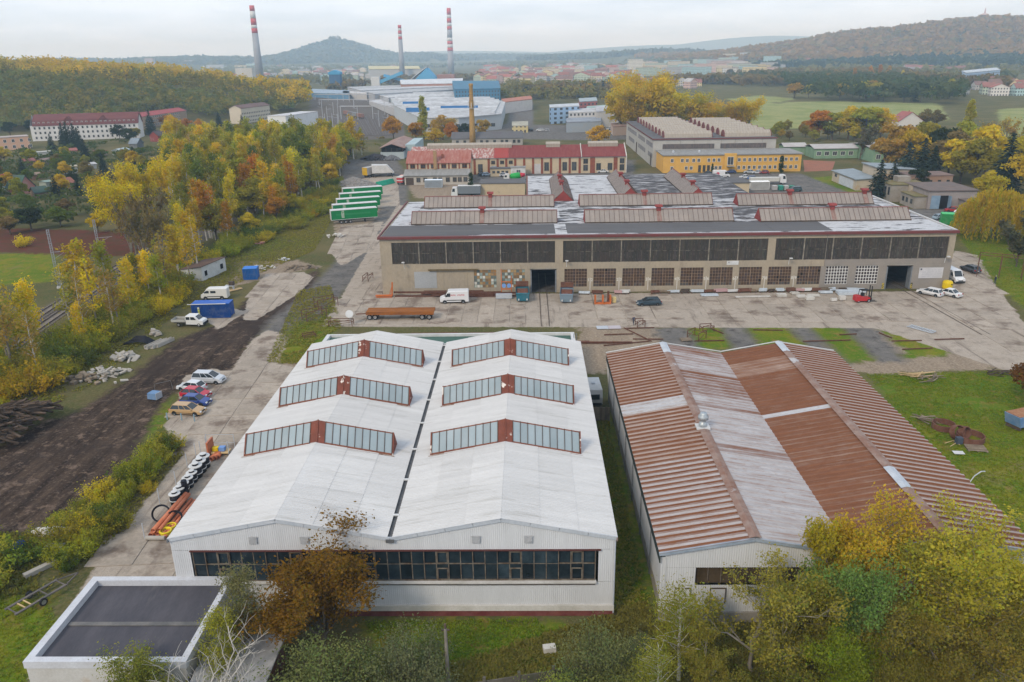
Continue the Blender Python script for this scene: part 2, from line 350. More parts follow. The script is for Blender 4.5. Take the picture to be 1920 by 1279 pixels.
def slab_mesh(w,l,r):
 key=(round(w,2),round(l,2),r%4)
 if key not in _slab_cache:
  g=0.045+0.02*(r%4);mb=MB();a,c=w/2-g,l/2-g
  mb.add([(-a,-c,-.1),(a,-c,-.1),(a,c,-.1),(-a,c,-.1),(-a,-c,.02),(a,-c,.02),(a,c,.02),(-a,c,.02),(-a+.05,-c+.05,.04),(a-.05,-c+.05,.04),(a-.05,c-.05,.04),(-a+.05,c-.05,.04)],[(0,1,5,4),(1,2,6,5),(2,3,7,6),(3,0,4,7),(4,5,9,8),(5,6,10,9),(6,7,11,10),(7,4,8,11),(8,9,10,11)])
  _slab_cache[key]=mb.mesh('slab',slab_m)
 return _slab_cache[key]
def slab_field(poly,org,rz,w,l,parent,skip=0.0,seed=1):
 P=wpoly(poly);r=random.Random(seed);ca,sa_=math.cos(rz),math.sin(rz)
 xs=(P[:,0]-org[0])*ca+(P[:,1]-org[1])*sa_;ys=-(P[:,0]-org[0])*sa_+(P[:,1]-org[1])*ca
 pts=[]
 for j in range(int(math.floor(ys.min()/l)),int(math.ceil(ys.max()/l))+1):
  for i in range(int(math.floor(xs.min()/w)),int(math.ceil(xs.max()/w))+1):
   x,y=i*w,j*l;pts.append((org[0]+x*ca-y*sa_,org[1]+x*sa_+y*ca))
 A=np.array(pts);S=sdf(P,A[:,0],A[:,1])
 for(x,y),s in zip(pts,S):
  if s>-0.25*min(w,l)or r.random()<skip:continue
  ob('slab',slab_mesh(w,l,r.randrange(4)),parent,(x,y,r.uniform(-.012,.012)),rz=rz+r.uniform(-.004,.004),rot=(r.uniform(-.003,.003),r.uniform(-.003,.003),rz+r.uniform(-.004,.004)))
slab_field([(600,612),(640,556),(715,548),(1000,548),(1010,611)],at(1000,580)[:2],0,2.9,5.4,yard,.02,1)
slab_field([(1030,611),(1036,548),(1290,546),(1330,611)],at(1036,560)[:2],0,5.2,5.2,yard,.02,2)
slab_field([(1330,611),(1290,546),(1700,542),(1790,610),(1640,612)],at(1300,580)[:2],0,3.9,5.6,yard,.02,3)
slab_field([(1790,611),(1715,548),(1770,540),(1800,478),(1830,480),(1868,540),(1915,600),(1945,690),(1860,660)],at(1800,560)[:2],0.0,4.4,5.2,yard,.05,4)
slab_field(CONC_T,at(660,450)[:2],0.12,3.2,4.4,yard,.04,5)
_road=bpy.data.objects.new('concrete_road',None);COL.objects.link(_road);_road['kind']='structure';_road['label']='concrete service road beside the white hall'
_a,_b=at(215,1030),at(470,680);_hd=math.atan2(_b.y-_a.y,_b.x-_a.x)-math.pi/2
slab_field(CONC_L,(_a.x+.5,_a.y),_hd,4.6,5.6,_road,.03,6)
slab_field(CONC_U,at(520,540)[:2],_hd,3.4,4.4,_road,.1,7)
def dirt_sheet(px,z=.062):
 P=wpoly(px);mb=MB();mb.poly([(x,y,z)for x,y in P]);return mb
rail_m=mat('rail_steel',(.11,.075,.055),(.20,.16,.13),2.0,rough=.5,metal=.6)
def inset_rails(x,y0,y1,name,label,dx=0.0):
 t=bpy.data.objects.new(name,None);COL.objects.link(t);t['kind']='structure';t['label']=label
 for s in(-.72,.72):
  mb=MB();mb.bar((x+s+dx,y0,.05),(x+s,y1,.05),.12,.05);mb.build('rail',rail_m,t)
_g=at(1018,546);inset_rails(_g.x,at(1012,612).y,_g.y+14,'yard_track','pair of steel rails let into the concrete before the open gate')
_g=at(1690,543);inset_rails(_g.x,at(1760,600).y-8,_g.y+16,'yard_track','pair of steel rails running into the far gate of the long hall',2.0)
# shared building materials
M_white_roof=mat('white_roof_sheet',(.55,.542,.535),(.465,.46,.455),0.35,.3,.75,rough=.55,stretch=(.25,3,1),c3_=(.36,.35,.33),scale3=.5,lo3=.56,hi3=.78,rand=.045,fine=.07)
M_white_wall=mat('white_cladding',(.55,.555,.565),(.48,.485,.495),0.5,.35,.75,rough=.6,rand=.02,fine=.05,stretch=(2,2,.3))
M_white_paint=mat('white_paint',(.58,.58,.58),(.48,.48,.47),0.8,rough=.6,fine=.06)
M_trim=mat('grey_trim',(.36,.39,.43),(.45,.47,.50),0.7,rough=.6)
M_rustred=mat('rust_red_paint',(.17,.055,.035),(.24,.10,.06),1.4,.35,.65,rough=.75,c3_=(.62,.55,.47),scale3=.9,lo3=.66,hi3=.70)
M_rustpeel=mat('peeling_red_paint',(.19,.06,.04),(.14,.05,.035),1.2,rough=.75,c3_=(.62,.56,.50),scale3=1.1,lo3=.60,hi3=.63)
M_skyglass=mat('skylight_glass',(.27,.32,.345),(.23,.285,.31),0.5,rough=.5,spec=.25,rand=.10,fine=.03)
M_darkglass=mat('dark_glass',(.012,.020,.026),(.030,.045,.055),0.7,.4,.7,rough=.12,spec=.35,rand=.5,fine=0)
M_bar=mat('dark_glazing_bar',(.055,.045,.04),(.10,.07,.05),2,rough=.6)
M_winframe=mat('old_window_frame',(.19,.165,.13),(.09,.06,.04),1.6,rough=.8)
M_plinth=mat('white_plinth',(.55,.53,.50),(.42,.40,.36),0.6,rough=.9)
M_gutter=mat('gutter_metal',(.10,.11,.12),(.22,.23,.24),1.2,rough=.5,metal=.3)
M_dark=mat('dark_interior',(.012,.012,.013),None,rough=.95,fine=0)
M_concrete=mat('concrete_wall',(.30,.28,.25),(.22,.20,.17),0.6,rough=.95,c3_=(.15,.14,.11),scale3=.3,lo3=.55,hi3=.72)
def corrugated(L0,L1,y0,y1,pitch,amp,flat=0.5,m_flat=0,m_side=0,skew=0.0):
 """sheet from edge L0=(x,z) to L1=(x,z), ribs across, along y; trapezoid ribs"""
 mb=MB();n=max(1,int(round((y1-y0)/pitch)));p=(y1-y0)/n
 dx,dz=L1[0]-L0[0],L1[1]-L0[1];l=math.hypot(dx,dz);nxn,nzn=-dz/l,dx/l
 if nzn<0:nxn,nzn=-nxn,-nzn
 prof=[]
 for i in range(n):
  a=y0+i*p;s=p*(1-flat)/4
  prof+=[(a,0),(a+p*flat/2,0),(a+p*flat/2+2*s*0.5,amp),(a+p-2*s*0.5-skew*p,amp)]
 prof.append((y1,0));vs=[]
 for y,h in prof:
  vs+=[(L0[0]+nxn*h,y,L0[1]+nzn*h),(L1[0]+nxn*h,y,L1[1]+nzn*h)]
 for i in range(len(prof)-1):
  m=m_side if prof[i][1]!=prof[i+1][1]else m_flat
  o=2*i;up=(o,o+1,o+3,o+2)if dx<0 else(o,o+2,o+3,o+1)
  mb.f.append(up);mb.m.append(m)
 mb.v=vs;return mb
def clad(x0,x1,z0,z1,pitch,amp,y):
 """vertical corrugated wall facing -y"""
 mb=MB();n=int((x1-x0)/pitch);p=(x1-x0)/n
 vs=[]
 for i in range(n):
  for a,h in((0,0),(.4,0),(.55,amp),(.85,amp)):vs.append((x0+(i+a)*p,y-h))
 vs.append((x1,y));k=len(vs)
 mb.v=[(a,b,z0)for a,b in vs]+[(a,b,z1)for a,b in vs]
 mb.f=[(i,i+1,k+i+1,k+i)for i in range(k-1)];mb.m=[0]*(k-1);return mb
def clad_gable(pts_top,x0,x1,z0,pitch,amp,y):
 """corrugated wall whose top follows pts_top [(x,z)...]"""
 mb=MB();n=int((x1-x0)/pitch);p=(x1-x0)/n
 X=[a for a,_ in pts_top];Z=[b for _,b in pts_top];vs=[]
 for i in range(n):
  for a,h in((0,0),(.4,0),(.55,amp),(.85,amp)):vs.append((x0+(i+a)*p,y-h))
 vs.append((x1,y));k=len(vs)
 mb.v=[(a,b,z0)for a,b in vs]+[(a,b,float(np.interp(a,X,Z)))for a,b in vs]
 mb.f=[(i,i+1,k+i+1,k+i)for i in range(k-1)];mb.m=[0]*(k-1);return mb
# white double hall
WX0,WV,WX1,WR1,WR2,WY0,WY1,WE,WRZ=-30.1,-11.6,7.1,-20.9,-2.4,56.0,103.4,7.8,9.6
wh=thing('white_hall','white double gabled industrial hall with six chevron skylights on its roof','hall',(0,0,0))
def roof_side(xe,ze,xr,zr,parent,rows=3,cols=8):
 for c in range(cols):
  y0=WY0+(WY1-WY0)*c/cols;y1=WY0+(WY1-WY0)*(c+1)/cols
  for r in range(rows):
   a,b=r/rows,(r+1)/rows+0.02*(r<rows-1);lift=0.012*(rows-1-r)
   L0=(xe+(xr-xe)*a,ze+(zr-ze)*a+.03*r);L1=(xe+(xr-xe)*b,ze+(zr-ze)*b+.03*r)
   key=('wr',xe,xr,r)
   if key not in _slab_cache:_slab_cache[key]=corrugated(L0,L1,0,(WY1-WY0)/cols-.03,.253,.055).mesh('roof_sheet',M_white_roof)
   ob('roof_sheet',_slab_cache[key],parent,(0,y0,0))
_roofp=MB().box(WR1-.01,WR1+.01,WY0+1,WY1-1,WRZ-.3,WRZ-.28).build('roof',M_trim,wh)
for xe,xr in((WX0,WR1),(WV-.20,WR1),(WV+.20,WR2),(WX1,WR2)):roof_side(xe,WE+(.06 if abs(xe-WV)<1 else 0),xr,WRZ,_roofp)
for xr in(WR1,WR2):
 mb=MB();w=.55;s=(WRZ-WE)/9.2
 mb.add([(xr-w,WY0-.05,WRZ-w*s+.07),(xr,WY0-.05,WRZ+.08),(xr+w,WY0-.05,WRZ-w*s+.07),(xr-w,WY1+.05,WRZ-w*s+.07),(xr,WY1+.05,WRZ+.08),(xr+w,WY1+.05,WRZ-w*s+.07)],[(0,1,4,3),(1,2,5,4)])
 mb.build('ridge_cap',M_white_roof,_roofp)
gut=MB().box(WV-.34,WV+.34,WY0-.1,WY1+.1,WE-.4,WE-.12).build('valley_gutter',mat('dark_gutter',(.085,.085,.088),(.15,.15,.15),1.0),wh)  # valley gutter in a dark grey that drifts slightly
_clamp=MB().box(-.28,.28,-.10,.10,0,.12).mesh('clamp',M_white_paint)
for i in range(8):ob('clamp',_clamp,gut,(WV,WY0+3.4+i*6.1,WE+.03))
for nm,x0,x1 in(('side_wall',WX0+.25,WX0+.35),('side_wall',WX1-.35,WX1-.25)):MB().box(x0,x1,WY0+.25,WY1-.2,0,WE-.05).build(nm,M_white_wall,wh)
MB().box(WX0+.36,WX1-.36,WY1-.3,WY1-.2,0,WE).build('back_wall',M_white_wall,wh)
mb=MB()
for a,b in((WX0,WV),(WV,WX1)):mb.add([(a+.3,WY1-.25,WE-.06),(b-.3,WY1-.25,WE-.06),((a+b)/2,WY1-.25,WRZ-.06)],[(0,1,2)])
mb.build('gable_end',M_white_wall,wh)
top=[(WX0,WE-.05),(WR1,WRZ-.05),(WV,WE-.05),(WR2,WRZ-.05),(WX1,WE-.05)]
ZT,ZB,ZL,ZC,ZP=6.55,3.95,3.5,1.1,.55
fw=clad_gable(top,WX0+.1,WX1-.1,ZT+.02,.17,.02,WY0+.2).build('front_gable_cladding',M_white_wall,wh)
clad(WX0+.1,WX1-.1,ZC,ZL-.12,.17,.02,WY0+.2).build('front_lower_cladding',M_white_wall,wh)
FWX0,FWX1=-28.3,5.35
clad(FWX1+.25,WX1-.1,ZL-.10,ZT,.17,.02,WY0+.2).build('front_pier_cladding',M_white_wall,wh);clad(WX0+.1,FWX0-.15,ZL-.10,ZT,.17,.02,WY0+.2).build('front_pier_cladding',M_white_wall,wh)
MB().box(WX0+.12,WX1-.12,WY0+.02,WY0+.35,ZP,ZC-.01).build('plinth',M_plinth,wh)
MB().box(WX0+.12,WX1-.12,WY0+.06,WY0+.35,0,ZP-.01).build('plinth_band',mat('oxblood_band',(.12,.028,.026),(.19,.07,.06),.8,rough=.85,c3_=(.4,.36,.33),scale3=.4,lo3=.68,hi3=.72),wh)
MB().box(FWX0-.1,FWX1+.1,WY0-.12,WY0+.3,ZL-.1,ZL+.0).build('window_ledge',M_plinth,wh)
mb=MB();mb.box(FWX0-.15,FWX1+.45,WY0-.02,WY0+.24,ZT-.02,ZT+.03);mb.build('window_head',mat('dark_red_head',(.085,.03,.025),None),wh)
mb=MB();mb.tube([(-14,WY0+.05,ZL-.28),(-5,WY0+.05,ZL-.33),(FWX1,WY0+.05,ZL-.3)],.035,6);mb.build('cable',M_bar,wh)
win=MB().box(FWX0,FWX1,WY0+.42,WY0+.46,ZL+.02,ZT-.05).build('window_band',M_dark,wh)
npan=33;pw=(FWX1-FWX0)/npan;zm=(ZL+ZT)/2+.12
pane_lo=MB().box(.03,pw-.03,-.01,.01,ZL+.08,zm-.03).mesh('pane',M_darkglass);pane_hi=MB().box(.03,pw-.03,-.01,.01,zm+.03,ZT-.08).mesh('pane',M_darkglass)
for i in range(npan):
 for me_ in(pane_lo,pane_hi):ob('pane',me_,win,(FWX0+i*pw,WY0+.30,0),rot=(RNG.uniform(-.02,.02),0,RNG.uniform(-.02,.02)))
mb=MB()
for i in range(npan+1):mb.box(FWX0+i*pw-.035,FWX0+i*pw+.035,WY0+.20,WY0+.36,ZL+.02,ZT-.05)
mb.box(FWX0,FWX1,WY0+.22,WY0+.34,zm-.03,zm+.03);mb.box(FWX0,FWX1,WY0+.18,WY0+.36,ZL,ZL+.08);mb.build('glazing_bars',M_winframe,win)
sash=MB();sash.box(.06,.13,-.06,.02,0,1.15).box(pw-.13,pw-.06,-.06,.02,0,1.15).box(.06,pw-.06,-.06,.02,0,.07).box(.06,pw-.06,-.06,.02,1.08,1.15)
sash=sash.mesh('opening_sash',M_winframe)
for i in(2,8,14,20,26,31):
 for z in(ZL+.1,zm+.06):ob('opening_sash',sash,win,(FWX0+i*pw,WY0+.22,z))
vent=MB();vent.box(-.34,.34,-.06,0,-.32,.32)
vent.box(-.38,.38,-.10,-.05,.30,.36)
for k in range(6):vent.box(-.32,.32,-.09,-.06,-.28+k*.1,-.24+k*.1)
vent=vent.mesh('wall_vent',mat('vent_grey',(.30,.31,.32),(.4,.4,.41),2))
for x in(-23.0,-18.7,-4.5,-.2):ob('wall_vent',vent,wh,(x,WY0+.14,7.55))
mb=MB()
for(x0,z0),(x1,z1)in zip(top[:-1],top[1:]):
 for k in range(4):
  a,b=k/4,(k+1)/4-.004;p=Vector((x0+(x1-x0)*a,WY0+.08,z0+(z1-z0)*a-.08));q_=Vector((x0+(x1-x0)*b,WY0+.08,z0+(z1-z0)*b-.08));mb.bar(p,q_,.10,.34)
mb.build('verge_fascia',M_trim,wh)
for x in(WX0-.02,WX1-.08):MB().box(x,x+.10,WY0-.1,WY1+.1,WE-.3,WE-.03).build('eaves_gutter',M_gutter if x<0 else mat('rusty_gutter',(.16,.07,.05),(.26,.20,.17),.8),wh)
mb=MB();mb.tube([(WX1-.16,WY0+.08,WE-.2),(WX1-.16,WY0+.08,.3)],.06,6);mb.build('downpipe',M_trim,wh)
def skylight(cx,hw,yf,name_label):
 s=thing('chevron_skylight',name_label,'skylight',(cx,yf,0));d,h=1.25,1.75;slope=(WRZ-WE)/9.25;n=9;g=.75
 def zr(u):return WRZ-abs(u)*slope+.06
 for sd in(-1,1):
  wing=MB();u0,u1=sd*g,sd*hw
  for yy,zz_,t in((0,.05,.16),(d,h,.10),(2*d,.05,.16)):wing.bar((u0,yy,zr(u0)+zz_),(u1,yy,zr(u1)+zz_),t,t)
  w=wing.build('skylight_wing',M_rustred,s)
  bars=MB();k0=abs(u0)
  for i in range(n+1):
   u=u0+(u1-u0)*i/n;ul=u;bars.bar((u,0,zr(u)+.06),(ul,d,zr(u)+h+.06),.055,.10);bars.bar((u,2*d,zr(u)+.06),(ul,d,zr(u)+h+.06),.055,.10)
  bars.build('glazing_bars',M_bar,w)
  for i in range(n):
   a,b=u0+(u1-u0)*(i+.04)/n,u0+(u1-u0)*(i+.96)/n
   for ya,yb in((.02,d),(2*d-.02,d)):
    p=[(a,ya,zr(a)+.05),(b,ya,zr(b)+.05),(b,yb,zr(b)+h+.03),(a,yb,zr(a)+h+.03)]
    if(sd>0)!=(ya>d):p=p[::1]
    else:p=p[::-1]
    MB().poly(p).build('pane',M_skyglass,w)
  end=MB();u=u1+sd*.04;end.add([(u,-.1,zr(u)-.1),(u,2*d+.1,zr(u)-.1),(u,d,zr(u)+h+.1),(u+sd*.12,-.1,zr(u)-.1),(u+sd*.12,2*d+.1,zr(u)-.1),(u+sd*.12,d,zr(u)+h+.1)],[(0,1,2),(5,4,3),(0,2,5,3),(2,1,4,5)]);end.build('end_plate',M_rustpeel,w)
 mid=MB();z0=zr(0)
 for ya in(0,2*d):mid.add([(-g,ya,zr(g)),(0,ya,z0),(0,d,z0+h+.1),(-g,d,zr(g)+h+.06)],[(0,1,2,3)]);mid.add([(g,ya,zr(g)),(0,ya,z0),(0,d,z0+h+.1),(g,d,zr(g)+h+.06)],[(3,2,1,0)])
 mid.bar((0,-.02,z0+.04),(0,d,z0+h+.16),.10,.08);mid.build('ridge_plate',M_rustpeel,s)
 fl=MB();fl.bar((-hw-.3,-.22,zr(hw)-.06),(0,-.22,zr(0)-.04),.22,.05);fl.bar((hw+.3,-.22,zr(hw)-.06),(0,-.22,zr(0)-.04),.22,.05);fl.build('flashing',mat('rusty_flashing',(.20,.12,.08),(.42,.38,.34),.9),s)
 return s
for yf,row in((69.7,'front'),(81.4,'middle'),(93.3,'back')):
 skylight(-20.85,7.25,yf,f'{row} chevron skylight on the white hall gable nearest the parked cars');skylight(-2.4,7.25,yf,f'{row} chevron skylight on the white hall gable beside the rusty hall')
ax=thing('flat_annex','low annex with green flat roof and white parapet behind the white hall','annex',(-12.3,111,0))
AX0,AX1,AY0,AY1=-19.6,19.4,-7.3,7.4
MB().box(AX0+.3,AX1-.3,AY0+.3,AY1-.3,0,3.55).build('wall',M_white_wall,ax)
MB().box(AX0+.4,AX1-.4,AY0+.4,AY1-.4,3.56,3.6).build('roof',mat('green_roof_felt',(.055,.105,.085),(.075,.13,.105),.25,rough=.9),ax)
for i,(a,b,c,d_)in enumerate(((AX0,AX1,AY1-.42,AY1),(AX0,AX0+.6,AY0,AY1-.43),(AX1-.6,AX1,AY0,AY1-.43))):MB().box(a,b,c,d_,3.5,4.0).build('parapet',M_white_paint,ax)
mb=MB();mb.tube([(AX1-.2,5,3.4),(AX1-.2,5,4.6),(AX1+.25,5,4.6),(AX1+.25,5,0)],.04,6);mb.tube([(AX1-.2,4.5,3.4),(AX1-.2,4.5,4.6),(AX1+.25,4.5,4.6),(AX1+.25,4.5,0)],.04,6)
for k in range(9):mb.bar((AX1+.25,4.5,.4+k*.42),(AX1+.25,5,.4+k*.42),.03)
mb.build('roof_ladder',M_gutter,ax)
# rusty double hall
def rust_material():
 m=bpy.data.materials.new('rusted_roof_sheet');m.use_nodes=True;t=m.node_tree;N=t.nodes;L=t.links;b=N['Principled BSDF'];b.inputs['Roughness'].default_value=.8;b.inputs['Specular IOR Level'].default_value=.06
 g=N.new('ShaderNodeNewGeometry');oi=N.new('ShaderNodeObjectInfo');sp=N.new('ShaderNodeSeparateColor');L.new(oi.outputs['Color'],sp.inputs[0])
 def noise(s,st,d=7):
  mp=N.new('ShaderNodeMapping');mp.inputs['Scale'].default_value=st;L.new(g.outputs['Position'],mp.inputs[0]);n=N.new('ShaderNodeTexNoise');n.inputs['Scale'].default_value=s;n.inputs['Detail'].default_value=d;n.inputs['Roughness'].default_value=.68;L.new(mp.outputs[0],n.inputs[0]);return n.outputs['Fac']
 def mix(f,a,c):
  x=N.new('ShaderNodeMix');x.data_type='RGBA'
  for s,i in((f,0),(a,6),(c,7)):
   if isinstance(s,(int,float)):x.inputs[i].default_value=s
   elif isinstance(s,tuple):x.inputs[i].default_value=(*s,1)
   else:L.new(s,x.inputs[i])
  return x.outputs[2]
 def rng(s,a,z,c=0,d=1):
  r=N.new('ShaderNodeMapRange');L.new(s,r.inputs[0]);r.inputs[1].default_value=a;r.inputs[2].default_value=z;r.inputs[3].default_value=c;r.inputs[4].default_value=d;return r.outputs[0]
 n1=noise(1.1,(.22,2.2,1));n2=noise(.5,(1,1,1));n3=noise(4,(.6,1.5,1))
 at_=N.new('ShaderNodeAttribute');at_.attribute_name='rib'
 rust=mix(rng(n1,.3,.7),(.125,.049,.024),(.195,.084,.046));rust=mix(rng(n3,.55,.8),rust,(.25,.125,.07))
 zinc=mix(rng(n1,.35,.65),(.43,.43,.445),(.36,.345,.345));zinc=mix(rng(n3,.5,.75),zinc,(.31,.24,.21));zinc=mix(sp.outputs[2],zinc,mix(rng(n1,.35,.65),(.33,.225,.17),(.235,.135,.088)))
 def ma(op,a,c):
  x=N.new('ShaderNodeMath');x.operation=op
  for i,s in enumerate((a,c)):
   if isinstance(s,(int,float)):x.inputs[i].default_value=s
   else:L.new(s,x.inputs[i])
  return x.outputs[0]
 k=ma('ADD',sp.outputs[0],rng(n1,.25,.75,-.30,.30));k=ma('ADD',k,rng(n2,.3,.7,-.15,.15));k=ma('ADD',k,ma('MULTIPLY',at_.outputs['Fac'],sp.outputs[1]))
 L.new(mix(rng(k,.22,.95),zinc,rust),b.inputs['Base Color']);return m
M_rustsheet=rust_material()
RX0,RV,RX1,RR1,RR2,RY0,RY1,RE,RRZ=10.4,25.8,41.0,18.0,33.4,55.0,101.2,6.9,8.3
rh=thing('rusty_hall','double gabled hall with rust streaked ribbed roof beside the white hall','hall',(0,0,0))
rroof=MB().box(RV-.01,RV+.01,RY0+1,RY1-1,RE-.5,RE-.45).build('roof',M_gutter,rh)
PIT=.9
def ribsheet(key,xe,xr,amp,flat,lean):
 if key not in _slab_cache:
  mb=MB();dx,dz=xr-xe,RRZ-RE;l=math.hypot(dx,dz);nxn,nzn=-dz/l,dx/l
  if nzn<0:nxn,nzn=-nxn,-nzn
  prof=[(0,0,1),(flat*PIT,0,0),((flat+.10)*PIT,amp,1),(PIT*(.96-lean),amp,0),(PIT,0,1)]
  vs=[];rib=[]
  for y,h,_ in prof:vs+=[(xe+nxn*h,y,RE+nzn*h),(xr+nxn*h,y,RRZ+nzn*h)]
  fl=[0.35,1,-.5,1.0]
  for i in range(4):
   o=2*i;mb.f.append((o,o+1,o+3,o+2)if dx<0 else(o,o+2,o+3,o+1));mb.m.append(0)
  mb.v=vs;me_=mb.mesh('roof_sheet',M_rustsheet)
  a=me_.attributes.new('rib','FLOAT','FACE');a.data.foreach_set('value',fl);_slab_cache[key]=me_
 return _slab_cache[key]
nsh=int((RY1-RY0)/PIT);r_=random.Random(5)
SL={0:(RX0,RR1,.13,.34,.12),1:(RV,RR1,.06,.5,.1),2:(RV,RR2,.05,.5,.1),3:(RX1,RR2,.15,.42,.12)}
def rust_level(s,t,i):
 if s==0:
  if .56<t<.615:return 0.0,.25
  return(.62 if t>.62 else .55-.15*(t<.25)),.6
 if s==1:
  if t>.93:return .62,.2
  if .80<t<=.93:return .36,.2
  if .775<t<=.80:return .9,.2
  if .64<t<=.775:return .58,.3
  if .58<t<=.64:return .22,.2
  if .55<t<=.58:return .55,.2
  if .32<t<=.36:return .58,.2
  return .17,.2
 if s==2:
  if t>.90:return 1.0,.1
  if .80<t<=.90:return .48,.25
  if .56<t<=.80:return .95,.1
  if .535<t<=.56:return-.1,.1
  return .85,.2
 return .42,.85
for s,(xe,xr,amp,fl_,le)in SL.items():
 me_=ribsheet(('rs',s),xe,xr,amp,fl_,le)
 for i in range(nsh):
  t=i/nsh;lv,rb=rust_level(s,t,i);ob('roof_sheet',me_,rroof,(0,RY0+i*PIT,0),color=(max(0,lv+r_.uniform(-.08,.08)),rb,0 if lv<.1 else(.35 if s==0 and t<.3 else .75 if s==0 else 0.15 if s==1 else .9 if s==2 else .55)))
M_cap=mat('rusty_ridge_cap',(.20,.11,.08),(.27,.20,.17),.9,c3_=(.40,.38,.38),scale3=.25,lo3=.62,hi3=.66)
for xr in(RR1,RR2):
 for k in range(12):
  y0=RY0+(RY1-RY0)*k/12;y1=RY0+(RY1-RY0)*(k+1)/12-.03;w=.5;s=(RRZ-RE)/7.6;mb=MB();e=.17
  mb.add([(xr-w,y0,RRZ-w*s+e),(xr,y0,RRZ+e+.03),(xr+w,y0,RRZ-w*s+e),(xr-w,y1,RRZ-w*s+e),(xr,y1,RRZ+e+.03),(xr+w,y1,RRZ-w*s+e)],[(0,1,4,3),(1,2,5,4)]);mb.build('ridge_cap',M_cap if k not in(11,)and not(xr==RR2 and k==2)else M_trim,rroof)
mb=MB();mb.box(RV-.18,RV+.18,RY0,RY1,RE-.3,RE-.12);mb.build('valley_gutter',M_gutter,rh)
mb=MB();mb.lathe([(.42,0),(.42,.5),(.3,.55),(.3,.9),(.55,.95),(.55,1.25),(.35,1.5),(.35,1.6)],14,caps=True);fan=mb.build('roof_ventilator',mat('galvanised',(.42,.45,.47),(.34,.37,.38),1.5,rough=.45,metal=.5),rh,(RR1-.05,75.2,RRZ+.1),smooth=True)
MB().box(-.7,.7,-.6,.6,-.05,.12).build('curb',M_white_paint,fan)
M_greystrip=mat('green_black_eaves',(.020,.032,.030),(.035,.045,.040),1)
MB().box(RX0+.55,RX0+.65,RY0+.3,RY1-.1,1.2,RE-.5).build('side_wall',M_white_wall,rh)
MB().box(RX0+.50,RX0+.72,RY0+.3,RY1-.1,0,1.19).build('side_plinth',M_concrete,rh)
mb=MB();mb.box(RX0+.05,RX0+.12,RY0+.1,RY1,RE-.95,RE-.06);mb.box(RX0+.05,RX0+.55,RY0+.3,RY1-.2,RE-.5,RE-.45);mb.build('eaves_strip',M_greystrip,rh)
post=MB();post.box(-.04,.04,-.05,.05,0,RE-.5);post=post.mesh('post',M_gutter)
for i in range(8):ob('post',post,rh,(RX0+.42,RY0+.5+i*6.4,0))
MB().box(RX1-.65,RX1-.55,RY0+.3,RY1-.1,0,RE-.1).build('side_wall',M_white_wall,rh)
rt=[(RX0,RE-.05),(RR1,RRZ-.08),(RV,RE-.05),(RR2,RRZ-.08),(RX1,RE-.05)]
for yy,nm in((RY1-.2,'back_gable'),):
 mb=MB();mb.poly([(x,yy,z)for x,z in rt]+[(RX1,yy,0),(RX0+.6,yy,0)]);mb.build(nm,M_white_wall,rh)
clad_gable(rt,RX0+.2,RX1-.2,5.35,.19,.02,RY0+.35).build('front_gable_cladding',M_white_wall,rh)
clad(RX0+.2,RX1-.2,1.0,3.65,.19,.02,RY0+.35).build('front_lower_cladding',M_white_wall,rh)
clad(RX0+.2,RX0+3.1,3.66,5.34,.19,.02,RY0+.35).build('front_pier_cladding',M_white_wall,rh);clad(RX1-3.1,RX1-.2,3.66,5.34,.19,.02,RY0+.35).build('front_pier_cladding',M_white_wall,rh)
MB().box(RX0+.25,RX1-.25,RY0+.2,RY0+.5,0,.98).build('plinth',M_concrete,rh)
wb=MB().box(RX0+3.1,RX1-3.1,RY0+.62,RY0+.66,3.66,5.34).build('window_band',mat('brown_glass',(.05,.035,.02),(.09,.065,.04),.8,rough=.3),rh)
_gb=MB().box(-.03,.03,RY0+.5,RY0+.6,3.66,5.34).mesh('glazing_bar',M_winframe)
for i in range(24):ob('glazing_bar',_gb,wb,(RX0+3.1+i*(RX1-RX0-6.2)/23,0,0))
mb=MB()
for(x0,z0),(x1,z1)in zip(rt[:-1],rt[1:]):mb.bar((x0,RY0+.1,z0-.06),(x1,RY0+.1,z1-.06),.12,.30)
mb.build('verge_fascia',mat('blue_grey_fascia',(.22,.27,.33),(.33,.37,.42),.7),rh)
mb=MB()
for(x0,z0),(x1,z1)in zip(rt[:-1],rt[1:]):mb.bar((x0,RY1+.02,z0+.12),(x1,RY1+.02,z1+.16),.16,.08)
mb.build('verge_trim',M_white_paint,rh)
for x in(RX0+2.1,RX0+5.0):
 f=MB().box(x-.62,x+.62,RY0+.2,RY0+.28,2.0,3.4).build('door_leaf',M_white_wall,rh)
 mb=MB();mb.box(x-.66,x-.60,RY0+.15,RY0+.24,1.95,3.45).box(x+.60,x+.66,RY0+.15,RY0+.24,1.95,3.45).box(x-.6,x+.6,RY0+.15,RY0+.24,3.38,3.45);mb.build('frame',M_bar,f)
kerb=bpy.data.objects.new('concrete_path',None);COL.objects.link(kerb);kerb['kind']='structure';kerb['label']='narrow path of concrete slabs along the rusty hall'
for i in range(12):ob('slab',slab_mesh(1.4,2.4,i),kerb,(42.2,77+i*2.15,RNG.uniform(-.01,.02)),rz=RNG.uniform(-.01,.01))
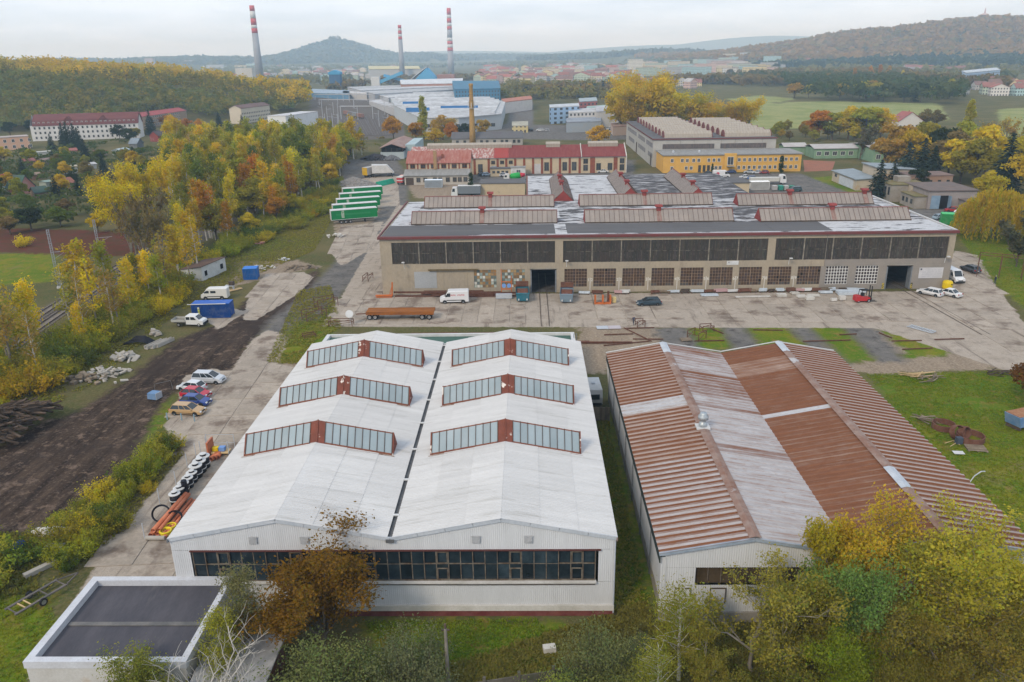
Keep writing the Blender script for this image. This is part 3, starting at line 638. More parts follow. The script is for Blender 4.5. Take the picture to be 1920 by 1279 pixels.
# low flat-roofed building in the corner
lb=thing('flat_roof_building','low white building with dark felt roof and raised white parapet','building',(0,0,0))
LX0,LX1,LY0,LY1=-37.1,-25.1,46.15,56.2
MB().box(LX0+.12,LX1-.12,LY0,LY1-.12,0,3.4).build('wall',mat('weathered_white_render',(.50,.49,.47),(.43,.41,.38),.5,c3_=(.40,.30,.2),scale3=.22,lo3=.62,hi3=.72),lb)
MB().box(LX0+.5,LX1-.5,LY0,LY1-.5,3.41,3.46).build('roof',mat('roof_felt',(.060,.058,.068),(.085,.08,.09),.5,rough=.9,c3_=(.12,.11,.11),scale3=.35,lo3=.6,hi3=.75,stretch=(1.5,.4,1)),lb)
M_cop=mat('parapet_coping',(.52,.53,.56),(.46,.46,.48),.8,c3_=(.25,.12,.07),scale3=.8,lo3=.70,hi3=.74)
for a,b,c,d_ in((LX0,LX1,LY1-.55,LY1),(LX0,LX0+.6,46.65,LY1-.56),(LX1-.5,LX1,46.65,LY1-.56),(LX0,LX1,46.1,46.64)):MB().box(a,b,c,d_,3.4,4.0).build('parapet',M_cop,lb)
MB().box(LX0+.8,LX1-.8,50.6,51.0,3.47,3.56).build('roof_seam',mat('seam_felt',(.17,.16,.15),(.10,.10,.10),.6),lb)
ls=thing('pale_roof_shed','low shed with pale weathered roof and brown wall behind the dead tree','shed',(-22.1,47.2,0))
MB().box(-2.6,2.6,-3.6,3.4,0,2.35).build('wall',mat('brown_shed_wall',(.16,.07,.05),(.11,.06,.045),.9),ls);MB().box(-2.8,2.8,-3.8,3.6,2.36,2.5).build('roof',mat('pale_weathered_felt',(.36,.35,.34),(.25,.24,.24),.9,.4,.65),ls)
# long concrete hall
HX0,HX1,HY0,HY1,HZ=-29.4,83.4,154.4,195.2,11.7
lh=thing('long_hall','long two storey concrete hall with dark window bands and red roof edge','hall',(0,0,0))
M_ochre=mat('ochre_render',(.345,.29,.215),(.29,.25,.195),.45,.35,.7,rough=.95,c3_=(.215,.175,.13),scale3=.35,lo3=.58,hi3=.74,fine=.10,fscale=3,stretch=(1,1,.5))
M_greyr=mat('grey_render',(.26,.23,.20),(.22,.20,.18),.4,.35,.7,rough=.95,fine=.06)
def mottled(name,lo,hi,dk=(.065,.06,.062),lt=(.45,.45,.46),st=(.55,1.6,1)):
 return mat(name,lt,dk,.42,lo,hi,rough=.85,detail=10,stretch=st,c3_=(.26,.25,.25),scale3=1.3,lo3=.55,hi3=.75,fine=.15,fscale=2.2)
M_roofmix=mottled('peeling_white_felt',.47,.54);M_roofwhite=mottled('worn_white_felt',.545,.61);M_roofdark=mottled('dark_worn_felt',.36,.50)
M_felt=mat('grey_roof_felt',(.098,.095,.098),(.125,.12,.12),.3,rough=.9,stretch=(.3,2,1),fine=.06)
M_redtrim=mat('red_roof_trim',(.155,.042,.042),(.12,.055,.05),.9,.35,.7,rough=.6)
M_redcap=mat('red_oxide',(.26,.055,.050),(.20,.045,.04),.8,rough=.7)
BAY0=[-27.0+5.4*i for i in range(6)];
groups=[(-27.1,5.3,6),(6.9,47.1,7),(48.6,82.2,6)]
ZW0,ZW1,ZL0,ZL1=6.2,10.55,1.15,4.85
T=.35
wall=MB()
wall.box(HX0,HX1,HY0,HY0+T,10.55,HZ-.1);MB_=wall
front=wall.build('front_parapet_band',M_ochre,lh)
mb=MB();mb.box(HX0,58.6,HY0,HY0+T,4.86,6.19);mb.build('front_spandrel',M_ochre,lh)
MB().box(58.61,HX1,HY0,HY0+T,4.86,6.19).build('front_spandrel',M_greyr,lh)
for a,b in((HX0,-27.1),(5.3,6.9),(47.1,48.6),(82.2,HX1)):MB().box(a,b,HY0-.05,HY0+T,6.2,10.54).build('pier',M_ochre,lh)
OPEN=[(-10.9,-6.4,'blocks'),(-5.3,-.7,'blocks'),(.4,5.6,'gate')]
x=7.2
OPEN+=[(7.2+5.78*i,7.2+5.78*i+4.5,'brown')for i in range(9)]
OPEN+=[(59.0,63.4,'white'),(64.9,69.3,'white'),(70.9,76.0,'gate')]
prev=HX0
for a,b,k in OPEN+[(HX1,HX1,None)]:
 MB().box(prev,a,HY0,HY0+T,0,4.85).build('pier',M_ochre if prev<57 else M_greyr,lh)
 if k and k!='gate':
  MB().box(a,b,HY0+.01,HY0+T,0,ZL0-.01).build('sill_wall',M_ochre if a<58 else M_greyr,lh)
 prev=b
M_upglass=bpy.data.materials.new('streaked_band_glass');M_upglass.use_nodes=True
def _band():
 t=M_upglass.node_tree;N=t.nodes;L=t.links;b=N['Principled BSDF'];b.inputs['Roughness'].default_value=.45
 g=N.new('ShaderNodeNewGeometry');mp=N.new('ShaderNodeMapping');mp.inputs['Scale'].default_value=(1/.54,0,1/2.2);L.new(g.outputs['Position'],mp.inputs[0])
 vm=N.new('ShaderNodeVectorMath');vm.operation='FLOOR';L.new(mp.outputs[0],vm.inputs[0]);wn=N.new('ShaderNodeTexWhiteNoise');L.new(vm.outputs[0],wn.inputs[0])
 r=N.new('ShaderNodeValToRGB');L.new(wn.outputs['Value'],r.inputs[0]);e=r.color_ramp.elements;e[0].color=(.022,.020,.018,1);e[1].color=(.085,.074,.062,1);x_=r.color_ramp.elements.new(.86);x_.color=(.060,.042,.030,1)
 n=N.new('ShaderNodeTexNoise');n.inputs['Scale'].default_value=1.3;mp2=N.new('ShaderNodeMapping');mp2.inputs['Scale'].default_value=(2,1,.3);L.new(g.outputs['Position'],mp2.inputs[0]);L.new(mp2.outputs[0],n.inputs[0])  # upright highlight streaks painted into the glass colour, over random pane tones
 mx_=N.new('ShaderNodeMix');mx_.data_type='RGBA';mx_.blend_type='MULTIPLY';mx_.inputs[0].default_value=.7;L.new(r.outputs[0],mx_.inputs[6]);L.new(n.outputs['Color'],mx_.inputs[7]);mx2=N.new('ShaderNodeMix');mx2.data_type='RGBA';mx2.inputs[0].default_value=.35;L.new(mx_.outputs[2],mx2.inputs[6]);mx2.inputs[7].default_value=(.06,.055,.048,1)
 L.new(mx2.outputs[2],b.inputs['Base Color'])
_band()
M_upbar=mat('band_bars',(.045,.038,.032),(.17,.15,.12),1.4,.42,.62)
M_mull=mat('pale_mullion',(.30,.27,.22),(.10,.085,.07),1.1,.3,.7)
for a,b,n in groups:
 w=(b-a)/n
 gl=MB().box(.06,w-.06,.12,.16,ZW0,ZW1).mesh('window',M_upglass)
 bars=MB()
 for i in range(1,10):bars.box(.06+i*(w-.12)/10-.02,.06+i*(w-.12)/10+.02,.04,.12,ZW0+.05,ZW1-.05)
 bars.box(.06,w-.06,.03,.12,8.28,8.36);bars.box(.06,w-.06,.02,.12,ZW0,ZW0+.08);bars=bars.mesh('glazing_bars',M_upbar)
 mul=MB().box(-.10,.10,-.02,.14,ZW0,ZW1).mesh('mullion',M_mull)
 for i in range(n):
  wd=ob('window',gl,lh,(a+i*w,HY0,0));ob('glazing_bars',bars,wd,(0,0,0))
  if i:ob('mullion',mul,lh,(a+i*w,HY0,0));
def grid_window(x0,x1,nc,nr,kind):
 w=x1-x0;pw_,ph=w/nc,(ZL1-ZL0)/nr
 back={'brown':M_dark,'white':M_dark,'blocks':M_dark}[kind]
 f=MB().box(x0,x1,HY0+.24,HY0+.28,ZL0,ZL1).build('window',back,lh)
 bm=MB();t={'brown':.05,'white':.11,'blocks':.06}[kind]
 for i in range(nc+1):bm.box(x0+i*pw_-t/2,x0+i*pw_+t/2,HY0+.08,HY0+.2,ZL0,ZL1)
 for j in range(nr+1):bm.box(x0,x1,HY0+.09,HY0+.19,ZL0+j*ph-t/2,ZL0+j*ph+t/2)
 if kind=='brown':bm.box(x0+w*.5-.06,x0+w*.5+.06,HY0+.05,HY0+.2,ZL0,ZL1)
 bm.build('glazing_bars',{'brown':mat('rusty_bars',(.20,.13,.09),(.30,.22,.15),1.3),'white':mat('white_bars',(.62,.61,.58),None),'blocks':mat('grey_bars',(.20,.18,.14),None)}[kind],f)
 r=random.Random(int(x0*10));pm=('pn',kind)
 if pm not in _slab_cache:_slab_cache[pm]=MB().box(-pw_/2+.02,pw_/2-.02,0,.02,-ph/2+.02,ph/2-.02).mesh('pane',mat('pane_'+kind,(.1,.1,.1),(.06,.04,.03),.9,.5,.8,objcol=True,rough=.35,fine=.05))
 for i in range(nc):
  for j in range(nr):
   if kind=='brown':
    c=r.choice([(.075,.048,.034),(.06,.042,.034),(.085,.055,.038),(.065,.048,.045)])
    if j==0 and r.random()<.6:c=(.085,.08,.075)
    if r.random()<.02:c=(.01,.01,.01)
   elif kind=='white':c=r.choice([(.055,.045,.045),(.045,.035,.035),(.07,.06,.06)])
   else:c=r.choice([(.30,.17,.07),(.33,.21,.10),(.20,.13,.07),(.60,.60,.55),(.40,.45,.40),(.25,.32,.30),(.36,.25,.12),(.13,.16,.15)])
   ob('pane',_slab_cache[pm],f,(x0+(i+.5)*pw_,HY0+.13,ZL0+(j+.5)*ph),color=c)
for a,b,k in OPEN:
 if k=='brown':grid_window(a,b,8,6,k)
 elif k=='white':grid_window(a,b,8,6,k)
 elif k=='blocks':grid_window(a,b,8,6,k)
for a,b,k in OPEN:
 if k!='gate':continue
 g_=MB().box(a,b,HY0+T+.02,HY0+T+.06,4.6,4.85).build('gate',M_bar,lh)
 for xx in(a+.12,b-.12):MB().box(xx-.12,xx+.12,HY0-.06,HY0+1.6,0,4.58).build('gate_leaf',mat('gate_steel',(.13,.15,.17),(.2,.21,.22),.9),g_)
 MB().box(a-.15,b+.15,HY0-.07,HY0+.1,4.86,5.0).build('lintel',M_concrete,g_)
MB().box(HX0+.4,HX1-.4,HY0+T,HY1-.4,.005,.03).build('floor',mat('hall_floor',(.10,.095,.09),(.06,.055,.05),.5),lh)
for a in(-1.2,8.0,69.5,78.5):MB().box(a-.12,a+.12,HY0+T+.01,HY0+24,0,8).build('partition',mat('hall_partition',(.09,.085,.08),None),lh)
for a,b in((-1.0,7.8),(69.7,78.3)):MB().box(a,b,HY0+23,HY0+23.2,0,8).build('partition',MATS['hall_partition'],lh)
MB().box(HX0,HX0+T,HY0+T+.01,HY1,0,HZ-.1).build('side_wall',M_ochre,lh);MB().box(HX1-T,HX1,HY0+T+.01,HY1,0,HZ-.1).build('side_wall',M_greyr,lh);MB().box(HX0+T+.01,HX1-T-.01,HY1-T,HY1,0,HZ-.1).build('back_wall',M_ochre,lh)
rf=MB().box(HX0+.4,HX1-.4,HY0+11.2,HY1-.3,HZ-.2,HZ-.02).build('roof',M_roofmix,lh)
for a,b,m_ in((HX0+.3,5.4,M_felt),(5.45,7.8,M_roofwhite),(7.85,48.6,M_felt),(48.65,60.0,M_felt),(60.05,HX1-.3,M_roofwhite)):MB().box(a,b,HY0+1.5,HY0+11.15,HZ-.2,HZ-.01).build('roof_felt',m_,rf)
MB().box(HX0+.3,-12,HY0+.4,HY0+1.45,HZ-.2,HZ-.012).build('roof_felt',M_felt,rf);MB().box(-11.9,HX1-.3,HY0+.4,HY0+1.45,HZ-.2,HZ-.012).build('roof_felt',M_roofwhite,rf)
for a,b,c,d_,m_ in((HX0+.5,-25.2,HY0+11.3,HY1-.5,M_roofwhite),(-25.0,7,172.8,184.8,M_roofwhite),(79.6,HX1-.5,HY0+11.4,HY1-.6,M_roofmix),(12,44,172.6,184.8,M_roofmix),(45,80,172.6,183.0,M_roofdark)):MB().box(a,b,c,d_,HZ-.1,HZ-.005).build('roof_felt',m_,rf)
MB().box(HX0-.35,HX1+.35,HY0-.45,HY0+.38,HZ-.42,HZ+.05).build('front_fascia',M_redtrim,lh)
for xx,m_ in((HX0-.3,M_redtrim),(HX1+.02,M_white_paint)):MB().box(xx,xx+.3,HY0+.4,HY1,HZ-.3,HZ+.12).build('verge',m_,lh)
BX0,BX1,BY1=0.0,55.5,237.0
rb=thing('rear_hall','lower rear block with mottled white flat roof behind the long hall','hall',(0,0,0))
mb=MB();mb.box(BX0,BX0+.3,HY1+.02,BY1,0,HZ-.35).box(BX1-.3,BX1,HY1+.02,BY1,0,HZ-.35).box(BX0+.3,BX1-.3,BY1-.3,BY1,0,HZ-.35);mb.build('wall',M_ochre,rb)
for a,b,m_ in((0,10,M_roofwhite),(10,25.5,M_roofwhite),(25.5,41.5,M_roofdark),(41.5,55.5,M_roofdark)):
 for j in range(3):y0=HY1+.05+j*13.9;MB().box(a+.03,b-.03,y0,y0+13.84,HZ-.34,HZ-.03).build('roof_felt',m_ if not(a==0 and j==0)else M_roofmix,rb)
MB().box(BX0-.3,BX0-.02,HY1,BY1,8,HZ+.1).build('verge',mat('brick_edge',(.25,.09,.06),(.18,.08,.06),1),rb)
M_glazed=mat('wired_glass_panel',(.275,.235,.205),(.225,.195,.175),.7,.35,.7,rough=.45,rand=.06,stretch=(1,.4,1),fine=.06)
def rooflight(x0,x1,yf,label,vents,axis='x',npan=None):
 """A-frame light; axis x: ridge along x starting at front edge yf; axis y: ridge along y, x0..x1 are y range and yf the x of the ridge"""
 L_=x1-x0;hw_,h=2.45,2.35;n=npan or int(round(L_/1.03));w=L_/n
 if axis=='x':t=thing('ridge_rooflight',label,'rooflight',(x0,yf+hw_,HZ));
 else:t=thing('ridge_rooflight',label,'rooflight',(yf,x0,HZ),rz=math.pi/2)
 key=('rl',round(w,3))
 if key not in _slab_cache:
  mb=MB();mb.add([(.025,-hw_,.22),(w-.025,-hw_,.22),(w-.025,0,h),(.025,0,h)],[(0,1,2,3)]);a=mb.mesh('glass_panel',M_glazed)
  mb=MB();mb.add([(.025,hw_,.22),(w-.025,hw_,.22),(w-.025,0,h),(.025,0,h)],[(3,2,1,0)]);_slab_cache[key]=(a,mb.mesh('glass_panel',M_glazed))
 for i in range(n):
  for me_ in _slab_cache[key]:ob('glass_panel',me_,t,(i*w,0,0))
 fr=MB()
 for i in range(n+1):
  for s in(-1,1):fr.bar((i*w,s*hw_,.24),(i*w,0,h+.02),.06,.07)
 fr.build('glazing_bars',mat('rust_glazing_bar',(.115,.065,.05),(.08,.055,.045),1),t)
 cu=MB();cu.box(-.1,L_+.1,-hw_-.08,-hw_+.04,-.1,.24);cu.box(-.1,L_+.1,hw_-.04,hw_+.08,-.1,.24);cu.build('curb',M_bar,t)
 MB().bar((-.1,0,h+.08),(L_+.1,0,h+.08),.22,.12).build('ridge_cap',mat('faded_red_cap',(.29,.13,.11),(.22,.10,.09),.8),t)
 for xx in(-.08,L_+.08):
  e=MB();e.add([(xx-.03,-hw_,0),(xx-.03,hw_,0),(xx-.03,0,h+.1),(xx+.03,-hw_,0),(xx+.03,hw_,0),(xx+.03,0,h+.1)],[(0,2,1),(3,4,5),(0,3,5,2),(1,2,5,4)]);e.build('gable_end',M_redcap,t)
 for v in vents:
  vb=MB();vb.box(v-.45,v+.45,-.45,.45,h-.3,h+.55);vb.prism([(-.75,h+.55),(.75,h+.55),(.55,h+.95),(-.55,h+.95)],v-.75,v+.75,axis='x');ven=vb.build('ridge_ventilator',M_redcap,t)
  st_=MB();st_.add([(v-.5,-hw_-.02,.27),(v+.5,-hw_-.02,.27),(v+.42,-.3,h-.22),(v-.42,-.3,h-.22)],[(0,1,2,3)]);st_.build('access_panel',mat('rust_stained_panel',(.27,.20,.17),(.21,.11,.09),.8,stretch=(1.5,1,.3)),t)if v!=vents[-1]or True else None
 return t
rooflight(-24.6,6.1,166.1,'front ridge rooflight at the end of the long hall roof nearest the trailers',[14.9])
rooflight(-24.2,6.1,185.3,'rear ridge rooflight at the end of the long hall roof nearest the trailers',[15.4])
rooflight(12.0,43.0,165.8,'front ridge rooflight in the middle of the long hall roof',[15.6])
rooflight(12.1,42.9,185.3,'rear ridge rooflight in the middle of the long hall roof',[15.2])
rooflight(48.4,79.2,164.9,'front ridge rooflight at the willow end of the long hall roof',[15.2])
rooflight(48.4,79.2,183.6,'rear ridge rooflight at the willow end of the long hall roof',[12.2,29.3])
rooflight(193.5,228.0,8.6,'ridge rooflight running away from the viewer, nearest the concrete mixer',[11.5,22],'y')
rooflight(196.5,231.0,25.2,'middle ridge rooflight running away from the viewer on the rear block',[8,22],'y')
rooflight(195.0,231.0,41.4,'ridge rooflight running away from the viewer, on the darkest roof field',[7,20],'y')
gp=MB().box(-22.9,-18.4,HY0-.03,HY0,1.2,4.6).build('grey_patch',mat('grey_paint_patch',(.33,.34,.35),(.29,.30,.30),.4),lh)
MB().box(-20.0,-10.0,HY0-.5,HY0-.02,4.9,5.1).build('canopy_rail',mat('mossy_rail',(.10,.075,.04),(.16,.12,.06),1.2),lh)
MB().box(-17.2,-17.0,HY0-.06,HY0,0,4.8).build('pilaster',M_ochre,lh);MB().box(-12.4,-12.2,HY0-.06,HY0,0,4.8).build('pilaster',M_ochre,lh)
sg=MB().box(39.3,41.6,HY0-.08,HY0-.02,5.35,6.15).build('sign_board',M_white_paint,lh)
M_ink=mat('blue_black_ink',(.05,.06,.10),None,rough=.7);text('A','lettering',.55,sg,M_ink,(39.7,HY0-.09,5.8),(math.pi/2,0,0))
mb=MB();mb.box(40.1,41.4,HY0-.086,HY0-.081,5.68,5.72);mb.build('rule',mat('pale_ink',(.42,.44,.52),None),sg)
bn=MB().box(77.3,82.0,HY0-.08,HY0-.02,2.2,4.35).build('notice_board',mat('faded_banner',(.52,.51,.52),(.44,.43,.44),.5),lh)
for k in range(4):
 mb=MB();x_=77.9 if k else 78.9
 while x_<81.6:
  w=RNG.uniform(.3,.9);mb.box(x_,min(x_+w,81.7),HY0-.086,HY0-.081,3.82-k*.42,3.92-k*.42);x_+=w+.15
 mb.build('faded_line',mat('faded_print',(.36,.36,.40),None),bn)
mb=MB();mb.box(77.5,77.85,HY0-.087,HY0-.082,3.85,4.2);mb.build('emblem',mat('faded_emblem',(.10,.10,.13),None),bn)
M_num=mat('white_number_paint',(.66,.64,.60),None)
for i in range(9):
 xc=7.2+5.78*(i+1)-.64 if True else 0
 if i<8:
  bd=MB().box(xc-.045,xc+.045,HY0-.03,HY0,0.35,3.0).build('bay_line',M_num,lh)
  text(str(i+1),'bay_number',.85,lh,M_num,(xc-.33,HY0-.02,2.55),(math.pi/2,0,0));text(str(i+2),'bay_number',.85,lh,M_num,(xc+.33,HY0-.02,2.55),(math.pi/2,0,0))
lamp=MB();lamp.tube([(0,0,0),(0,-.1,1.0),(0,-.9,1.5)],.05,6);lamp.box(-.28,.28,-1.35,-.85,1.42,1.58);lamp=lamp.mesh('wall_lamp',M_white_paint)
for xx in(-24.8,7.6,51.5,82.0):ob('wall_lamp',lamp,lh,(xx,HY0-.02,5.3))
for a in(70.6,76.2):
 mb=MB();mb.box(a-.2,a+.2,HY0-.09,HY0-.01,.1,1.3);mb.build('hazard_marking',mat('hazard_yellow',(.45,.34,.06),(.05,.05,.04),3.2,.48,.52,stretch=(1,1,1.5)),lh)
mb=MB();mb.tube([(58.5,HY0-.1,HZ-.4),(58.5,HY0-.1,4.9)],.05,6);mb.build('downpipe',M_greyr,lh)
# kit for the buildings beyond the yard
def facade_mat(name,wall,win=(.05,.055,.065),pu=2.6,pz=3.0,fu=.45,fz=.5,rough=.8):
 """plaster with a far-off window grid (only for houses too far away to build each window)"""
 if name in MATS:return MATS[name]
 m=bpy.data.materials.new(name);m.use_nodes=True;t=m.node_tree;N=t.nodes;L=t.links;b=N['Principled BSDF'];b.inputs['Roughness'].default_value=rough
 tc=N.new('ShaderNodeTexCoord');sp=N.new('ShaderNodeSeparateXYZ');L.new(tc.outputs['Object'],sp.inputs[0]);sn=N.new('ShaderNodeSeparateXYZ');L.new(tc.outputs['Normal'],sn.inputs[0])
 def ma(op,a,c=None):
  x=N.new('ShaderNodeMath');x.operation=op
  for i,s in enumerate((a,c)):
   if s is None:continue
   if isinstance(s,(int,float)):x.inputs[i].default_value=s
   else:L.new(s,x.inputs[i])
  return x.outputs[0]
 isx=ma('GREATER_THAN',ma('ABSOLUTE',sn.outputs[0]),.5)
 u=ma('ADD',ma('MULTIPLY',sp.outputs[1],isx),ma('MULTIPLY',sp.outputs[0],ma('SUBTRACT',1,isx)))
 def band(src,p,f):
  fr=ma('FRACT',ma('ADD',ma('DIVIDE',src,p),100.25));return ma('MULTIPLY',ma('GREATER_THAN',fr,.5-f/2),ma('LESS_THAN',fr,.5+f/2))
 w=ma('MULTIPLY',band(u,pu,fu),band(sp.outputs[2],pz,fz));w=ma('MULTIPLY',w,ma('LESS_THAN',ma('ABSOLUTE',sn.outputs[2]),.5))
 oi=N.new('ShaderNodeObjectInfo');mx=N.new('ShaderNodeMix');mx.data_type='RGBA';L.new(w,mx.inputs[0])
 if wall is None:L.new(oi.outputs['Color'],mx.inputs[6])
 else:mx.inputs[6].default_value=(*c3(wall),1)
 mx.inputs[7].default_value=(*win,1);L.new(mx.outputs[2],b.inputs['Base Color']);MATS[name]=m;return m
M_facade=facade_mat('distant_facade',None)
M_roofobj=mat('tile_roof',(.2,.08,.06),(.10,.08,.08),.2,.4,.7,objcol=True,rough=.85,fine=.1,fscale=1.5)
M_wallobj=mat('plaster',(.5,.5,.5),(.35,.33,.3),.3,.5,.8,objcol=True,rough=.9,fine=.06)
M_pane=mat('window_pane',(.035,.04,.045),(.06,.065,.07),.5,rough=.15,spec=.5,rand=.4,fine=0)
M_wframe=mat('window_frame_white',(.55,.55,.53),None,rough=.7)
_wk={}
def window(parent,x,y,z,w,h,face='S',frame=None,plain=False,arch=False):
 key=(round(w,2),round(h,2),frame.name if frame else '',plain,arch)
 if key not in _wk:
  f=MB()
  if plain:f.box(-w/2,w/2,-.05,.05,0,h);_wk[key]=(f.mesh('window',M_pane),None)
  else:
   t=min(.12,w*.12);f.box(-w/2-t,-w/2+.02,-.10,.05,-t,h+t).box(w/2-.02,w/2+t,-.10,.05,-t,h+t).box(-w/2+.02,w/2-.02,-.10,.05,h-.02,h+t).box(-w/2+.02,w/2-.02,-.14,.05,-t,.02).box(-.04,.04,-.09,.05,.02,h-.02)
   if arch:f.box(-w/2+.05,w/2-.05,-.12,.05,h+t,h+t+.18)
   p=MB().box(-w/2+.02,w/2-.02,-.06,.04,.02,h-.02);_wk[key]=(f.mesh('window',frame or M_wframe),p.mesh('pane',M_pane))
 rz={'S':0,'W':-math.pi/2,'E':math.pi/2,'N':math.pi}[face]
 o=ob('window',_wk[key][0],parent,(x,y,z),rz=rz)
 if _wk[key][1]:ob('pane',_wk[key][1],o)
 return o
def gable_roof(x0,x1,y0,y1,ze,zr,ridge='x',over=.4,thick=.18):
 mb=MB();a,b,c,d=x0-over,x1+over,y0-over,y1+over
 if ridge=='x':
  ym=(y0+y1)/2;s=(zr-ze)/((y1-y0)/2);e=ze-over*s
  mb.prism([(c,e),(ym,zr),(d,e),(d,e+thick),(ym,zr+thick*1.1),(c,e+thick)],a,b,axis='x')
 else:
  xm=(x0+x1)/2;s=(zr-ze)/((x1-x0)/2);e=ze-over*s
  mb.prism([(a,e),(xm,zr),(b,e),(b,e+thick),(xm,zr+thick*1.1),(a,e+thick)],c,d,axis='y')
 return mb
def gable_ends(x0,x1,y0,y1,ze,zr,ridge='x'):
 mb=MB()
 if ridge=='x':
  for x in(x0+.02,x1-.02):mb.add([(x,y0+.02,ze),(x,y1-.02,ze),(x,(y0+y1)/2,zr-.03)],[(0,1,2)])
 else:
  for y in(y0+.02,y1-.02):mb.add([(x0+.02,y,ze),(x1-.02,y,ze),((x0+x1)/2,y,zr-.03)],[(0,1,2)])
 return mb
def house(name,label,cat,cx,cy,w,d,ze,zr,wallc,roofc,ridge='x',rz=0.0,group=None,wins=True,facade=False,chim=True,flat=False,z=0.0,parts=True):
 t=thing(name,label,cat,(cx,cy,z),rz,group)
 MB().box(-w/2,w/2,-d/2,d/2,-.5,ze).build('wall',M_facade if facade else M_wallobj,t,color=wallc)
 if flat:MB().box(-w/2-.2,w/2+.2,-d/2-.2,d/2+.2,ze+.01,ze+.3).build('roof',M_roofobj,t,color=roofc)
 else:
  gable_ends(-w/2,w/2,-d/2,d/2,ze,zr,ridge).build('gable',M_wallobj,t,color=wallc)
  r=gable_roof(-w/2,w/2,-d/2,d/2,ze+.02,zr,ridge).build('roof',M_roofobj,t,color=roofc)
  if chim:MB().box(.8,1.3,-.25,.25,zr-1.2,zr+.8).build('chimney',M_wallobj,r,color=(.3,.14,.1))
 if wins:
  n=max(1,int(w/2.4))
  for f in range(max(1,int(ze/2.9))):
   for i in range(n):window(t,-w/2+(i+.5)*w/n,-d/2,.9+f*2.8,1.0,1.2,plain=True)
   for i in range(max(1,int(d/3))):window(t,w/2,-d/2+(i+.5)*d/max(1,int(d/3)),.9+f*2.8,1.0,1.2,'E',plain=True)
 return t
# cream and brick workshops
M_cream=mat('cream_plaster',(.50,.41,.28),(.43,.35,.25),.5,.35,.7,rough=.95,c3_=(.30,.25,.19),scale3=.4,lo3=.6,hi3=.75)
M_brick=mat('old_brick',(.26,.085,.050),(.19,.065,.042),1.1,.35,.65,rough=.95,fine=.14,fscale=4)
M_tinred=mat('faded_red_tin',(.27,.085,.062),(.33,.155,.125),.55,.35,.65,rough=.7,stretch=(2.5,.5,1),c3_=(.40,.27,.23),scale3=.5,lo3=.58,hi3=.72)
M_maroon=mat('maroon_tin',(.165,.036,.033),(.20,.055,.048),.5,rough=.7,stretch=(2.5,.4,1),c3_=(.24,.11,.09),scale3=.7,lo3=.62,hi3=.76)
M_redtin=mat('bright_red_tin',(.33,.055,.048),(.26,.06,.05),.6,rough=.7,stretch=(2.5,.4,1))
M_pinktin=mat('flaking_red_tin',(.30,.12,.10),(.45,.38,.35),.9,.46,.58,rough=.7,stretch=(1.5,.7,1))
M_asbestos=mat('grey_sheet_roof',(.27,.265,.255),(.21,.205,.195),.5,rough=.9,stretch=(2,.4,1))
ws=thing('brick_workshop','small brick workshop with red tin roof and grey lean-to beside the trailers','workshop',(0,0,0))
X0,X1,Y0=-46.0,-21.8,300.0
MB().box(X0,X1,Y0,Y0+4.8,0,3.35).build('lean_to_wall',mat('dirty_white_render',(.47,.44,.39),(.38,.35,.31),.5),ws)
mb=MB();mb.add([(X0-.4,Y0-.5,3.36),(X1+.2,Y0-.5,3.36),(X1+.2,Y0+5,5.0),(X0-.4,Y0+5,5.0),(X0-.4,Y0-.5,3.52),(X1+.2,Y0-.5,3.52),(X1+.2,Y0+5,5.16),(X0-.4,Y0+5,5.16)],[(0,3,2,1),(4,5,6,7),(0,1,5,4),(1,2,6,5),(3,0,4,7)]);mb.build('lean_to_roof',M_asbestos,ws)
MB().box(X0+.6,X1,Y0+5.02,Y0+18,0,7.5).build('wall',M_cream,ws)
gable_ends(X0+.6,X1,Y0+5.02,Y0+18,7.5,11.1).build('gable',M_brick,ws)
rf_=gable_roof(X0+.6,X1,Y0+5.02,Y0+18,7.52,11.1,over=.5).build('roof',M_tinred,ws)
MB().box(-35.4,-34.2,Y0+4.4,Y0+6.0,5.1,12.0).build('chimney',mat('ochre_brick',(.38,.25,.13),(.28,.18,.1),1),rf_);MB().box(-32.6,-31.7,Y0+7,Y0+7.9,8,10.4).build('chimney',M_brick,rf_)
for i in range(7):MB().box(X0+.6+i*3.93-.3,X0+.6+i*3.93+.3,Y0+4.9,Y0+5.01,5.2,7.5).build('pilaster',M_brick,ws)
for i in range(6):window(ws,X0+2.6+i*3.93,Y0+5.02,5.5,1.7,1.3,frame=M_brick,arch=True)
MB().box(X0+.5,X0+3.4,Y0-.06,Y0,.05,2.7).build('gate',M_bar,ws)
for x in(-40.8,-38.2,-34.6,-32.6,-29.8,-27.2,-25.3,-23.2):window(ws,x,Y0,1.1,1.3,1.5,frame=M_winframe)
bw=thing('brick_long_building','long cream and red brick building with maroon roof behind the long hall','building',(0,0,0))
X0,X1,Y0,Y1=-21.5,39.5,326.0,344.0
MB().box(X0,X1,Y0,Y1,0,6.3).build('wall',M_cream,bw)
for a,b,m_ in((-47.5,-13.5,M_pinktin),(-13.45,-7.6,M_redtin),(-7.55,21.6,M_maroon),(21.9,X1,M_maroon)):
 gable_roof(a,b,Y0,Y1,6.35,10.2,over=.0).build('roof',m_,bw)
MB().box(-47,X0-.02,Y0+.5,Y1-.5,0,6.3).build('wall',M_cream,bw)
mb=MB();mb.prism([(Y0-.4,6.2),(Y0-.4,6.8),(335,10.9),(Y1+.4,6.8),(Y1+.4,6.2)],21.6,21.88,axis='x');mb.build('fire_wall',M_plinth,bw);mb=MB();mb.prism([(Y0-.4,0),(Y0-.4,6.8),(335,10.9),(Y1+.4,6.8),(Y1+.4,0)],X1+.01,X1+.35,axis='x');mb.build('fire_wall',M_plinth,bw)
